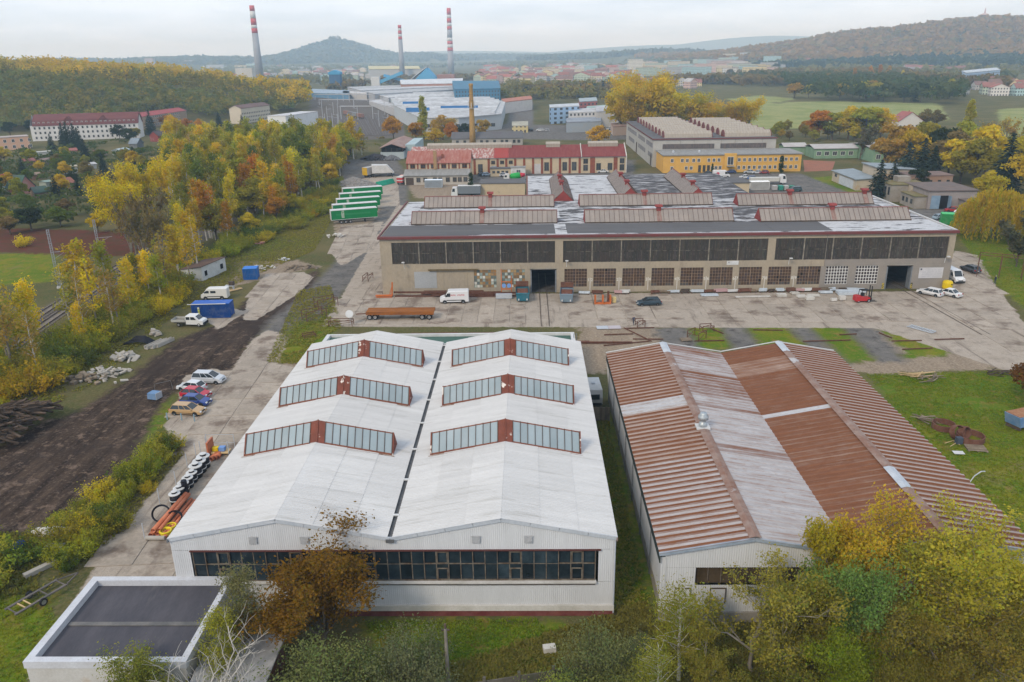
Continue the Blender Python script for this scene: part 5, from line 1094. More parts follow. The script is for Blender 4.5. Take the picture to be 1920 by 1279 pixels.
for k,(px,py)in enumerate(((1075,236),(1096,235),(1116,235))):
 p=at(px,py);
bt=dist(630,156,1190);t=thing('blue_silo_tower','square blue tower of silos above the station','tower',(bt.x,1190,0))
MB().box(-7.5,7.5,-7,7,0,24).build('shaft',mat('dark_blue_sheet',(.045,.10,.19),(.06,.13,.22),.2,stretch=(2,2,.2)),t);MB().prism([(-8.5,24),(8.5,24),(8.5,27),(0,30),(-8.5,27)],-8,8).build('cap',mat('bright_blue_sheet',(.06,.27,.46),None),t)
p=dist(800,152,1330);t=thing('blue_gabled_hall','bright blue hall with steep white sloping roof beside the chimney','hall',(p.x,1330,0))
MB().prism([(-17,0),(17,0),(17,12),(2,29),(-17,12)],-16,22).build('wall',mat('sky_blue_sheet',(.08,.30,.50),None),t);mb=MB();mb.add([(-32,-17,6),(2,-17,30),(2,23,30),(-32,23,6),(-32,-17,7),(2,-17,31),(2,23,31),(-32,23,7)],[(0,3,2,1),(4,5,6,7),(0,1,5,4),(1,2,6,5),(3,0,4,7)]);mb.build('roof',M_white_paint,t);MB().box(18,45,-10,16,0,19).build('annex',mat('brick_annex',(.28,.15,.12),None),t)
p=dist(735,150,1380);t=thing('conveyor_bridge','blue inclined conveyor bridges crossing below the middle chimney','conveyor',(p.x,1380,0));mb=MB();mb.bar((-30,0,4),(18,0,22),7,5);mb.build('bridge',MATS['sky_blue_sheet'],t);MB().bar((30,6,6),(-14,6,18),6,4).build('bridge',MATS['sky_blue_sheet'],t);MB().box(-34,-20,-5,5,0,16).build('tower',M_white_paint,t)
def stack(px,pyb,pyt,Y,r0,label,bands):
 b=dist(px,pyb,Y);tpz=dist(px,pyt,Y).z;t=thing('factory_chimney',label,'chimney',(b.x,Y,0));H_=tpz;sh_=mat('chimney_concrete',(.29,.30,.33),(.25,.26,.29),.05);rd=mat('chimney_red',(.46,.085,.09),None);wh_=M_white_paint;zs=[0]+[H_*a for a,_ in bands]+[H_];cols=[sh_]+[{'r':rd,'w':wh_,'g':sh_}[c]for _,c in bands]
 for a,b_,m_ in zip(zs[:-1],zs[1:],cols):R0,R1=r0*(1-.42*a/H_),r0*(1-.42*b_/H_);MB().lathe([(R0,a),(R1,b_)],20).build('shaft' if m_ is sh_ else 'painted_band',m_,t,smooth=True)
stack(489,158,10,1574,7.6,'nearest tall factory chimney with red and white bands, leaning at the wood edge',[(.66,'r'),(.72,'w'),(.76,'r'),(.84,'w'),(.93,'r')])
stack(755,150,47,1794,6.2,'shorter grey chimney with red and white tip in the middle of the factory',[(.74,'r'),(.79,'w'),(.84,'r'),(.90,'w'),(.94,'r')])
stack(846,140,15,2259,9.0,'tall slender chimney with two sets of red and white bands',[(.36,'r'),(.41,'w'),(.46,'r'),(.51,'w'),(.56,'g'),(.68,'r'),(.73,'w'),(.78,'r'),(.85,'w'),(.9,'r')])
p=dist(1844,40,2900);g0=hz(p.x,2900);t=thing('transmission_tower','television tower with round platforms on top of the wooded hill','tower',(p.x,2900,g0));hh=dist(1844,15,2900).z-g0
mb=MB();mb.lathe([(7,0),(4,hh*.55),(3.2,hh*.62)],12);mb.build('shaft',M_plinth,t);MB().lathe([(4,hh*.42),(13,hh*.48),(13,hh*.55),(4,hh*.62)],16).build('platform',mat('reddish_platform',(.5,.38,.35),None),t);MB().lathe([(2.6,hh*.62),(1.0,hh)],8).build('aerial',mat('aerial_red',(.45,.25,.25),None),t)
p=VOLC;t=thing('hilltop_ruin','small castle ruin on the summit of the conical hill','ruin',(p.x,p.y,hz(p.x,p.y)+6));MB().box(-18,10,-8,8,-4,9).build('wall',mat('ruin_stone',(.30,.28,.26),None),t);MB().box(14,22,-5,5,-4,17).build('tower',MATS['ruin_stone'],t);MB().box(-40,-28,-5,5,-6,7).build('tower',MATS['ruin_stone'],t)
p=dist(283,128,3400);t=thing('tower_block','single tall tower block on the skyline beyond the yellow wood','tower block',(p.x,3400,hz(p.x,3400)));MB().box(-17,17,-9,9,-5,54).build('wall',M_facade,t,color=(.50,.44,.44));MB().box(-18,18,-10,10,54.01,58).build('crown',M_wallobj,t,color=(.42,.36,.37))
p=dist(1190,140,1900);t=thing('tower_block','cream tower block of ten storeys in the middle of the town','tower block',(p.x,1900,0));MB().box(-16,16,-9,9,-1,33).build('wall',M_facade,t,color=(.60,.57,.50));MB().box(-16.5,16.5,-9.5,9.5,33.01,34).build('roof',M_wallobj,t,color=(.4,.4,.4))
p=dist(377,158,1350);t=thing('concrete_silos','group of white silos behind the yellow wood','silo',(p.x,1350,0))
for dx_,h,r in((-9,22,5),(1,30,5.5),(8,36,2.2),(11,26,4.5)):MB().lathe([(r,0),(r,h),(r*.3,h+1.5)],14,(dx_,0,0)).build('silo',M_white_paint,t,smooth=True)
p=dist(466,158,1600);t=thing('white_mill','tall windowless white mill beside the nearest chimney','mill',(p.x,1600,0));MB().box(-19,13,-10,10,0,31).build('block',M_plinth,t);MB().box(13.01,32,-8,8,0,12).build('annex',M_white_paint,t);MB().box(-36,-19.01,-12,12,0,8).build('annex',M_wallobj,t,color=(.5,.5,.5))
bs=poly_building('blue_school','long light blue and white building below the wooded hill','building',[(1803,133),(1868,127),(1876,131),(1812,137)],16,(.40,.50,.62),(.48,.52,.56),facade=True)
# the town: each house its own, walls and roof
WC=[('white',(.60,.58,.55)),('cream',(.58,.50,.36)),('pink',(.52,.37,.33)),('grey',(.42,.41,.40)),('yellow',(.58,.48,.27)),('green',(.40,.47,.38)),('turquoise',(.36,.50,.50))]
RC=[('red',(.34,.13,.10)),('dull red',(.27,.12,.10)),('brown',(.20,.12,.10)),('grey',(.25,.25,.26)),('pale',(.42,.40,.39))]
tr=random.Random(11)
def town(poly,n,where,w=(9,16),h=(5,9),blocks=False,roofs=None,tone=1.0,gid=None):
 x0,x1=min(p[0]for p in poly),max(p[0]for p in poly);y0,y1=min(p[1]for p in poly),max(p[1]for p in poly);k=0;P=np.array(poly,float)
 while k<n:
  px,py=tr.uniform(x0,x1),tr.uniform(y0,y1)
  if sdf(P,np.array([px]),np.array([py]))[0]>0:continue
  p=at(px,py);wn,wc=tr.choice(WC);rn_,rc=tr.choice(RC if roofs is None else roofs);k+=1;W_=tr.uniform(*w);D_=tr.uniform(9,13);H_=tr.uniform(*h);z=hz(p.x,p.y)
  kind='apartment block' if blocks else 'house'
  house('town_block' if blocks else 'town_house',f'{wn} {kind} with {rn_} {"flat " if blocks else ""}roof {where}','apartments' if blocks else 'house',p.x,p.y,W_,D_,H_,H_+tr.uniform(3,5),wc,rc,tr.choice('xy'),tr.uniform(-.6,.6)if not blocks else tr.uniform(-.25,.25),gid or f'houses {where}',wins=False,facade=True,chim=False,flat=blocks,z=z)
town([(300,150),(600,152),(600,130),(300,130)],64,'in the town beyond the yellow wood',(14,30),(8,13));town([(220,133),(480,134),(480,127),(220,126)],18,'on the horizon beyond the yellow wood',(40,90),(14,20),True)
town([(560,154),(760,148),(760,128),(560,130)],44,'below the conical hill',(14,30),(8,12));town([(880,160),(1180,158),(1180,126),(900,126)],110,'in the town right of the chimneys',(14,34),(8,14),roofs=RC[:3]);town([(1010,142),(1190,140),(1190,124),(1010,126)],20,'in the middle of the town',(30,60),(12,18),True)
town([(1190,148),(1450,144),(1450,124),(1190,124)],52,'right of the cream tower block',(34,80),(13,20),True);town([(1190,160),(1330,168),(1330,150),(1190,150)],12,'behind the golden trees');town([(1440,134),(1580,130),(1600,120),(1440,122)],16,'at the foot of the wooded hill');town([(1790,178),(1925,180),(1925,160),(1790,160)],16,'at the far edge of the meadow',(10,18),(5,8),roofs=RC[:3]);town([(1085,172),(1160,172),(1160,160),(1085,160)],6,'among the trees beyond the offices',(9,13));town([(1640,138),(1800,142),(1800,132),(1640,130)],10,'below the wooded hill',(14,40),(6,10))
house('meadow_house','white house with red hipped roof between the trees before the meadow','house',*at(1697,240)[:2],15,11,4.5,9.5,(.55,.52,.48),(.33,.11,.10),'y',.1,wins=True)
cc=bpy.data.objects.new('clay_court',MB().add([(*at(1506,300)[:2],.03),(*at(1566,303)[:2],.03),(*at(1560,320)[:2],.03),(*at(1508,322)[:2],.03)],[(3,2,1,0)]).mesh('clay_court',mat('red_clay',(.30,.12,.07),(.24,.11,.07),.3)));COL.objects.link(cc);struct(cc);cc['label']='red clay patch beside the yellow offices'
# trees
def leaf_material(name,trans=.35,rough=.7):
 m=bpy.data.materials.new(name);m.use_nodes=True;t=m.node_tree;N=t.nodes;L=t.links;N.remove(N['Principled BSDF'])
 oi=N.new('ShaderNodeObjectInfo');a=N.new('ShaderNodeAttribute');a.attribute_name='tint';s=N.new('ShaderNodeSeparateColor');L.new(a.outputs['Color'],s.inputs[0])
 def mixc(f,A,B,mode='MIX'):
  x=N.new('ShaderNodeMix');x.data_type='RGBA';x.blend_type=mode
  for q,i in((f,0),(A,6),(B,7)):
   if isinstance(q,(int,float)):x.inputs[i].default_value=q
   elif isinstance(q,tuple):x.inputs[i].default_value=(*q,1)
   else:L.new(q,x.inputs[i])
  return x.outputs[2]
 lo=mixc(1,oi.outputs['Color'],(.76,.80,.74),'MULTIPLY');hi=mixc(1,oi.outputs['Color'],(1.34,1.30,1.15),'MULTIPLY')
 c=mixc(s.outputs[0],lo,hi);gr=mixc(1,c,(.58,.92,.85),'MULTIPLY');r=N.new('ShaderNodeMapRange');r.inputs[1].default_value=.62;r.inputs[2].default_value=.95;r.inputs[4].default_value=.8;L.new(s.outputs[1],r.inputs[0]);c=mixc(r.outputs[0],c,gr)
 br=mixc(1,c,(.86,.74,.7),'MULTIPLY');r=N.new('ShaderNodeMapRange');r.inputs[1].default_value=.25;r.inputs[2].default_value=.05;r.inputs[4].default_value=.6;L.new(s.outputs[1],r.inputs[0]);c=mixc(r.outputs[0],c,br)
 hu=N.new('ShaderNodeHueSaturation');k=N.new('ShaderNodeMapRange');k.inputs[3].default_value=.8;k.inputs[4].default_value=1.2;L.new(oi.outputs['Random'],k.inputs[0]);L.new(k.outputs[0],hu.inputs['Value']);k=N.new('ShaderNodeMapRange');k.inputs[3].default_value=.485;k.inputs[4].default_value=.515
 wn=N.new('ShaderNodeTexWhiteNoise');wn.noise_dimensions='1D';L.new(oi.outputs['Random'],wn.inputs['W']);L.new(wn.outputs['Value'],k.inputs[0]);L.new(k.outputs[0],hu.inputs['Hue']);L.new(c,hu.inputs['Color']);c=hu.outputs[0]
 d=N.new('ShaderNodeBsdfDiffuse');L.new(c,d.inputs[0]);tr=N.new('ShaderNodeBsdfTranslucent');L.new(c,tr.inputs[0]);mx=N.new('ShaderNodeMixShader');mx.inputs[0].default_value=trans;L.new(d.outputs[0],mx.inputs[1]);L.new(tr.outputs[0],mx.inputs[2]);L.new(mx.outputs[0],N['Material Output'].inputs[0])
 return m
M_leaf=leaf_material('leaves',.5);M_needle=leaf_material('needles',.12)
M_bark=mat('bark',(.085,.065,.048),(.13,.105,.08),2.0,rough=.95);M_birch=mat('birch_bark',(.55,.52,.47),(.30,.27,.23),1.5,.45,.7,rough=.9,stretch=(1,1,2.5));M_grey_bark=mat('grey_bark',(.17,.15,.125),(.24,.215,.18),1.4,rough=.95);M_dead=mat('bleached_wood',(.50,.47,.43),(.40,.37,.33),1.5)
def quads_mesh(name,P,T,B,tint,material):
 """one quad per leaf: centre P, half axes T and B, tint (n,2)"""
 n=len(P);V=np.empty((n,4,3),np.float32);V[:,0]=P-T;V[:,1]=P+B*.9;V[:,2]=P+T;V[:,3]=P-B*.9
 me=bpy.data.meshes.new(name);me.vertices.add(4*n);me.vertices.foreach_set('co',V.ravel());me.loops.add(4*n);me.loops.foreach_set('vertex_index',np.arange(4*n,dtype=np.int32));me.polygons.add(n);me.polygons.foreach_set('loop_start',np.arange(0,4*n,4,dtype=np.int32));me.update(calc_edges=True)
 a=me.attributes.new('tint','FLOAT_COLOR','POINT');c=np.zeros((n,4,4),np.float32);c[:,:,0]=tint[:,0:1];c[:,:,1]=tint[:,1:2];c[:,:,3]=1;a.data.foreach_set('color',c.ravel());me.materials.append(material);return me
def rand_axes(r,n,size,up=0.0,out=None):
 a=r.normal(size=(n,3));
 if out is not None:a=a+out*1.2
 a[:,2]+=up;nrm=a/np.linalg.norm(a,axis=1,keepdims=True);b=r.normal(size=(n,3));t=np.cross(nrm,b);t/=np.linalg.norm(t,axis=1,keepdims=True)+1e-9;bb=np.cross(nrm,t);s=(size*r.uniform(.45,1.6,n))[:,None]
 return t*s,bb*s*.62
def clump_leaves(r,C,R,per,size,squash=.75):
 """leaves on the shells of clumps C (k,3) with radii R"""
 P=[];Tn=[];O=[]
 for c,rad in zip(C,R):
  m=int(per*(rad/np.mean(R))**2);d=r.normal(size=(m,3));d/=np.linalg.norm(d,axis=1,keepdims=True);d[:,2]=np.where(d[:,2]<-.35,-d[:,2]*.6,d[:,2])
  q=r.uniform(.35,1.0,m)**.5;bump=1+.25*np.sin(d[:,0]*5+c[0])*np.sin(d[:,1]*5+c[1]);p=c+d*(q*rad*bump)[:,None]*np.array([1,1,squash]);P.append(p);O.append(d);ct=r.uniform(0,1);ch=r.uniform(.1,.9)
  Tn.append(np.stack([np.clip(ct*.55+r.uniform(0,.6,m)-.08,0,1),np.clip(ch*.6+r.uniform(0,.5,m)-.05,0,1)],1))
 P=np.concatenate(P);O=np.concatenate(O);Tn=np.concatenate(Tn);T,B=rand_axes(r,len(P),size,.35,O);return P,T,B,Tn
def branch(mb,a,b,r0,r1,rnd,bend=.15,n=5,seg=3):
 a=Vector(a);b=Vector(b);l=(b-a).length;pts=[];
 for i in range(seg+1):
  t=i/seg;p=a.lerp(b,t);w=bend*l*math.sin(t*math.pi);pts.append(p+Vector((rnd.uniform(-1,1)*w*.5,rnd.uniform(-1,1)*w*.5,(-w if rnd.random()<.3 else w)*.35)))
 pts[0]=a;pts[-1]=b;mb.tube(pts,[r0+(r1-r0)*i/seg for i in range(seg+1)],n,caps=False);return pts
PROTO={}
def broad(key,seed,h,r0,nclump,per,leaf,th=.28,top=1.0,bark=None,sparse=0.0,narrow=1.0):
 rn=np.random.RandomState(seed);rd=random.Random(seed);zc=h*(th+(1-th)/2);rz_=h*(1-th)/2;C=[];R=[]
 for k in range(nclump):
  d=rn.normal(size=3);d/=np.linalg.norm(d);q=rn.uniform(.25,.86)**.6;d[2]=d[2]*.95+.05
  taper=1-.35*max(0,d[2])*top;C.append([d[0]*r0*q*taper,d[1]*r0*q*taper,zc+d[2]*rz_*q]);R.append(r0*rn.uniform(.26,.44)*(1-.2*sparse))
 C=np.array(C);R=np.array(R);P,T,B,tn=clump_leaves(rn,C,R,per,leaf);P[:,2]=np.maximum(P[:,2],h*.07);cr=quads_mesh('crown',P,T,B,tn,M_leaf)
 mb=MB();tr=h*.022+.06;top_=Vector((rd.uniform(-.3,.3),rd.uniform(-.3,.3),h*.72));trunk=branch(mb,(0,0,-.3),top_,tr,tr*.3,rd,.05,7,4)
 for c in C[:max(5,int(nclump*.7))]:
  s=rd.uniform(.25,.85);base=Vector((0,0,0)).lerp(top_,s);base.z=max(base.z,h*th*.7);branch(mb,base,c,tr*.42*(1.1-s*.6),.02+tr*.05,rd,.12,4,3)
 PROTO[key]=(mb.mesh('trunk',bark or M_bark,True),cr)
def birch(key,seed,h,w,n,leaf,density=1.0,bark=None,lean=.5):
 rn=np.random.RandomState(seed);rd=random.Random(seed);mb=MB();tr=.09+h*.008;P=[];top_=Vector((rd.uniform(-lean,lean),rd.uniform(-lean,lean),h*.97));branch(mb,(0,0,-.3),top_,tr,.02,rd,.03,6,5);Tn=[]
 for k in range(n):
  s=rd.uniform(.28,.97);b=Vector((0,0,0)).lerp(top_,s);an=rd.uniform(0,6.283);l=w*(1.05-s*.75)*rd.uniform(.55,1.1);e=b+Vector((math.cos(an)*l,math.sin(an)*l,l*rd.uniform(.35,1.0)));branch(mb,b,e,tr*.34*(1.15-s),.012,rd,.08,4,3)
  m=int(46*density*(l/w+.3));t=rn.uniform(.25,1.1,m);p=np.array(b)+(np.array(e)-np.array(b))*t[:,None]+rn.normal(size=(m,3))*w*.13;p[:,2]-=rn.uniform(0,.25*w,m)*t;P.append(p);ct,ch=rn.uniform(0,1,2);Tn.append(np.stack([np.clip(ct*.5+rn.uniform(0,.55,m),0,1),np.clip(ch*.6+rn.uniform(0,.45,m),0,1)],1))
 P=np.concatenate(P);Tn=np.concatenate(Tn);T,B=rand_axes(rn,len(P),leaf,.2);PROTO[key]=(mb.mesh('trunk',bark or M_birch,True),quads_mesh('crown',P,T,B,Tn,M_leaf))
def columnar(key,seed,h,r0,n,leaf):
 rn=np.random.RandomState(seed);rd=random.Random(seed);k=60;z=rn.uniform(.08,.97,k);prof=np.sin(np.clip(z*1.02,0,1)**.75*math.pi)**.6*r0;an=rn.uniform(0,6.28,k);q=rn.uniform(.2,.75,k);C=np.stack([np.cos(an)*prof*q,np.sin(an)*prof*q,z*h],1);P,T,B,tn=clump_leaves(rn,C,np.full(k,r0*.42),n,leaf,1.7);mb=MB();branch(mb,(0,0,-.3),(0,0,h*.9),.3,.05,rd,.01,6,3);PROTO[key]=(mb.mesh('trunk',M_bark,True),quads_mesh('crown',P,T,B,tn,M_leaf))
def spruce(key,seed,h,r0,whorls,per,leaf):
 rn=np.random.RandomState(seed);P=[];T=[];Tn=[];mb=MB();mb.tube([(0,0,-.3),(0,0,h)],[h*.016+.05,.02],6)
 for k in range(whorls):
  z=h*(.06+.92*k/whorls);R=r0*(1-k/whorls)**.85*rn.uniform(.85,1.12)+.12;nb=max(4,int(per*(R/r0+.15)))
  for j in range(nb):
   a=6.283*(j+rn.uniform(0,.8))/nb;m=max(3,int(R/leaf*1.6));t=np.linspace(.12,1,m);rad=R*t*rn.uniform(.8,1.1);p=np.stack([np.cos(a)*rad,np.sin(a)*rad,z-R*.35*t**1.3+R*.12*t**3],1)+rn.normal(size=(m,3))*leaf*.25;P.append(p);d=np.tile([math.cos(a),math.sin(a),-.35],(m,1));T.append(d*leaf*rn.uniform(.8,1.3,(m,1)));c=rn.uniform(0,1);Tn.append(np.stack([np.clip(c*.5+rn.uniform(0,.5,m),0,1),np.full(m,.45)],1))
 P=np.concatenate(P);T=np.concatenate(T);Tn=np.concatenate(Tn);B=np.cross(T,rn.normal(size=P.shape)*.4+np.array([0,0,1]));B=B/(np.linalg.norm(B,axis=1,keepdims=True)+1e-9)*leaf*.6;PROTO[key]=(mb.mesh('trunk',M_bark,True),quads_mesh('crown',P,T,B,Tn,M_needle))
def willow(key,seed,h,r0,strands,leaf):
 rn=np.random.RandomState(seed);rd=random.Random(seed);P=[];Tn=[];L_=[]
 for k in range(strands):
  a=rn.uniform(0,6.28);q=rn.uniform(.1,1)**.55;x,y=math.cos(a)*r0*q,math.sin(a)*r0*q;lob=1+.18*math.sin(3*a+seed)+.1*math.sin(7*a);x*=lob;y*=lob;z0=h*(1-.42*q**2.2)*rn.uniform(.9,1.0);l=h*rn.uniform(.18,.62)*(.45+.65*q);m=int(l/leaf*1.3)+2;t=np.linspace(0,1,m);p=np.stack([x*(1+.10*t),y*(1+.10*t),z0-l*t],1)+rn.normal(size=(m,3))*.12;P.append(p[p[:,2]>.2]);m=len(P[-1]);c,g_=rn.uniform(0,1,2);Tn.append(np.stack([np.clip(c*.7+rn.uniform(0,.35,m),0,1),np.full(m,g_)],1))
 P=np.concatenate(P);Tn=np.concatenate(Tn);n=len(P);T=np.stack([rn.normal(size=n)*.25,rn.normal(size=n)*.25,np.full(n,1.0)],1)*leaf;b=rn.normal(size=(n,3));b[:,2]=0;B=b/np.linalg.norm(b,axis=1,keepdims=True)*leaf*.4;mb=MB();branch(mb,(0,0,-.3),(0,0,h*.6),.45,.2,rd,.04,7,3)
 for k in range(9):a=k*.7;branch(mb,(0,0,h*.4),(math.cos(a)*r0*.6,math.sin(a)*r0*.6,h*.85),.2,.04,rd,.15,5,3)
 PROTO[key]=(mb.mesh('trunk',M_bark,True),quads_mesh('crown',P,T,B,Tn,M_leaf))
def bare(key,seed,h,w,bark,depth=4,leaf=None,nleaf=0,spread=.022,lift=.6,first=4):
 """branching tree grown limb by limb; leaves sit along its outer twigs"""
 rd=random.Random(seed);rn=np.random.RandomState(seed);mb=MB();tw=[]
 def grow(p,d,l,r,lev):
  e=p+d*l;pts=branch(mb,p,e,r,r*.62,rd,.10,6 if lev<2 else 4 if lev<4 else 3,3 if lev<4 else 2)
  if lev>=depth-2:tw.append((p,e,lev))
  if lev>=depth:return
  for k in range(rd.choice((2,3))if lev else first):
   nd=(d+Vector((rd.uniform(-1,1),rd.uniform(-1,1),rd.uniform(-.2,lift)))*w).normalized();grow(Vector(pts[rd.randrange(1,len(pts))]),nd,l*rd.uniform(.60,.86),max(r*.58,.008),lev+1)
 grow(Vector((0,0,-.3)),Vector((rd.uniform(-.1,.1),rd.uniform(-.1,.1),1)).normalized(),h*.34,h*.014+.03,0)
 cr=None
 if nleaf:
  A=np.array([tuple(x[0])for x in tw]);B_=np.array([tuple(x[1])for x in tw]);i=rn.randint(0,len(A),nleaf);t=rn.uniform(.15,1.15,nleaf)[:,None];P=A[i]+(B_[i]-A[i])*t+rn.normal(size=(nleaf,3))*h*spread;P[:,2]=np.maximum(P[:,2],.1);ct=rn.uniform(0,1,(len(A),2));T,B=rand_axes(rn,nleaf,leaf,.35);cr=quads_mesh('crown',P,T,B,np.clip(ct[i]*.65+rn.uniform(0,.5,(nleaf,2))-.05,0,1),M_leaf)
 PROTO[key]=(mb.mesh('trunk',bark,True),cr)
def shrub(key,seed,h,r0,stems,per,leaf):
 rd=random.Random(seed);rn=np.random.RandomState(seed);mb=MB();P=[];Tn=[]
 for k in range(stems):
  a=rd.uniform(0,6.28);q=rd.uniform(0,1)**.6;b=Vector((math.cos(a)*r0*q*.55,math.sin(a)*r0*q*.55,-.05));e=b+Vector((math.cos(a)*r0*q*.6+rd.uniform(-.3,.3),math.sin(a)*r0*q*.6+rd.uniform(-.3,.3),h*rd.uniform(.5,1.0)*(1.05-.45*q)));mb.tube([b,b.lerp(e,.5)+Vector((rd.uniform(-.1,.1),rd.uniform(-.1,.1),.05)),e],[.025,.015,.006],3,caps=False)
  m=per;t=rn.uniform(.12,1.08,m)**.8;p=np.array(b)+(np.array(e)-np.array(b))*t[:,None]+rn.normal(size=(m,3))*np.array([.17,.17,.12])*h/2.6;P.append(p);ct,ch=rn.uniform(0,1,2);Tn.append(np.stack([np.clip(ct*.5+rn.uniform(0,.55,m),0,1),np.clip(ch*.75+rn.uniform(0,.3,m),0,1)],1))
 P=np.concatenate(P);P[:,2]=np.maximum(P[:,2],.05);T,B=rand_axes(rn,len(P),leaf,.45);PROTO[key]=(mb.mesh('trunk',M_bark,True),quads_mesh('crown',P,T,B,np.concatenate(Tn),M_leaf))
bare('cherry',101,8.6,.85,M_bark,6,.085,26000,.036,.35,7);bare('fore_green',2,7.6,.85,M_bark,6,.075,20000,.038,.45,6);broad('fore_big',21,9.4,4.6,90,150,.09,.2);shrub('fore_soft',4,5.0,3.0,120,110,.07)
bare('fore_yellow',3,8.6,.95,M_grey_bark,6,.08,21000,.028,.5,5);bare('fore_airy',9,8.6,.85,M_grey_bark,6,.085,18000,.03,.5,5)
birch('fore_birch',5,9.0,3.2,44,.07,3.6);birch('fore_thin',6,9.0,2.8,50,.075,4.2,M_grey_bark);bare('dead',7,8.0,.95,M_dead,5);bare('fore_twiggy',8,9.0,.9,M_grey_bark,6,.08,13500,.028,.45,5)
for i in range(2):bare(f'poplar{i}',91+i,18,.55,M_grey_bark,6,.22,11000,.034,.7,6)
for i in range(4):broad(f'round{i}',10+i,10.0,4.0+.4*i,34,120,.30,.2)
for i in range(4):birch(f'birch{i}',20+i,14.0,3.0,46,.25,.95)
for i in range(2):birch(f'thin{i}',26+i,15.0,2.6,34,.24,.45,M_birch if i else M_grey_bark)
for i in range(2):columnar(f'column{i}',30+i,18.0,2.4+i*.5,55,.35)
for i in range(2):spruce(f'spruce{i}',34+i,13.0,3.2+i*.4,30,11,.42)
willow('willow',38,11.0,6.6,900,.30);bare('baretree',39,14.0,.55,M_grey_bark,4,.25,700);bare('darkbare',41,12.0,.7,M_bark,5,.3,2600)
for i in range(3):shrub(f'bush{i}',50+i,2.6,1.9,46,60,.085)
for i in range(3):broad(f'far{i}',60+i,12.0,5.0,18,42,.75,.12)
spruce('farspruce',70,14.0,3.2,14,7,1.0);columnar('farcolumn',71,18,3.0,14,.9)
COLS=dict(yellow=(.62,.46,.020),gold=(.53,.39,.026),olive=(.32,.285,.038),green=(.135,.17,.03),lime=(.31,.31,.03),dark=(.042,.058,.028),conifer=(.030,.046,.034),orange=(.47,.22,.022),rust=(.21,.085,.028),brown=(.22,.16,.065),tan=(.40,.27,.06),grey=(.14,.125,.075),bluegreen=(.055,.08,.055),pale=(.20,.20,.08))
NAMES=dict(yellow='bright yellow',gold='golden',olive='olive green',green='green',lime='yellow green',dark='dark green',conifer='dark needled',orange='orange',rust='rust red',brown='brown',tan='tan',grey='grey brown',bluegreen='blue green',pale='pale green')
TREES=[];PH={}
def plant(kind,x,y,h,col,label,cat='tree',group=None,rz=None,sx=1.0,z=None,name=None):
 me_t,me_c=PROTO[kind]
 if kind not in PH:
  c_=np.empty(len((me_c or me_t).vertices)*3,np.float32);(me_c or me_t).vertices.foreach_get('co',c_);PH[kind]=float(np.percentile(c_[2::3],99.7))
 ph=PH[kind]
 s=h/ph;t=thing(name or{'bush':'bush','conifer':'conifer','birch':'birch_tree','poplar':'poplar_tree','willow':'willow_tree'}.get(cat,'tree'),label,cat,(x,y,hz(x,y)if z is None else z),RNG.uniform(0,6.28)if rz is None else rz,group,(s*sx,s*sx,s))
 ob('trunk',me_t,t)
 if me_c:ob('crown',me_c,t,color=COLS[col]if isinstance(col,str)else col)
 TREES.append((x,y));return t
def in_poly(P,x,y):return sdf(P,np.array([x]),np.array([y]))[0]<0
def scatter(poly,spacing,kinds,group,where,seed,limit=999,hvar=(.75,1.2),avoid=None):
 """kinds: list of (weight, proto list, colour list, height, category, noun)"""
 P=wpoly(poly);r=random.Random(seed);x0,y0=P.min(0);x1,y1=P.max(0);pts=[];n=0
 sp=spacing;gy_=y0
 cand=[(x0+(i+r.uniform(0,1))*sp,y0+(j+r.uniform(0,1))*sp)for i in range(int((x1-x0)/sp)+1)for j in range(int((y1-y0)/sp)+1)]
 A=np.array(cand);S=sdf(P,A[:,0],A[:,1]);cand=[c for c,s in zip(cand,S)if s<0];cand.sort(key=lambda c:c[1]);out=[]
 for x,y in cand:
  if n>=limit:out.append((x,y));continue
  u=r.uniform(0,sum(k[0]for k in kinds))
  for k in kinds:
   u-=k[0]
   if u<=0:break
  col=r.choice(k[2]);f=r.uniform(*hvar);w_=r.uniform(.82,1.18);q=(f-hvar[0])/(hvar[1]-hvar[0]);ad=('tall ' if q>.68 else 'short ' if q<.3 else '')+('broad ' if w_>1.07 else 'narrow ' if w_<.92 else '');wh=where if isinstance(where,str)else where[min(range(len(where)),key=lambda j:(where[j][0].x-x)**2+(where[j][0].y-y)**2)][1]
  plant(r.choice(k[1]),x,y,k[3]*f,col,f'{ad}{NAMES[col]} {k[5]} {wh}',k[4],group,sx=w_);n+=1
 return out
R4=['round0','round1','round2','round3'];B4=['birch0','birch1','birch2','birch3'];F3=['far0','far1','far2']
# named trees of the middle ground
def tp(kind,px,py,h,col,label,cat='tree',sx=1.0,group=None):p=at(px,py);return plant(kind,p.x,p.y,h,col,label,cat,group,sx=sx)
tp('willow',1862,447,12.0,(.56,.44,.035),'large weeping willow with yellow hanging branches beside the long hall','willow',1.0)
tp('column0',1812,262,20,(.42,.37,.035),'tall columnar poplar standing above the trees by the meadow','poplar',1.25)
tp('column0',795,262,24,(.42,.37,.06),'tall slim poplar in front of the white factory roofs','poplar',1.0)
tp('round1',738,262,13,'orange','orange tree at the end of the row below the railway','tree',1.05);tp('round0',780,268,11,'orange','smaller orange tree beside the slim poplar','tree',1.0)
tp('round2',830,262,13.5,'tan','broad orange brown tree below the white factory','tree',1.25);tp('round3',815,272,9,'gold','low golden tree in front of the orange brown tree','tree',1.2);tp('round1',848,268,11,'orange','orange tree touching the grey workshop roof','tree',1.0)
tp('round0',796,250,9,'dark','dark green tree at the foot of the slim poplar','tree',.9);tp('round2',872,262,9,'dark','dark green tree behind the brick chimney','tree',1.3);tp('round0',907,262,11,'tan','tan tree to the factory side of the brick chimney','tree',.9)
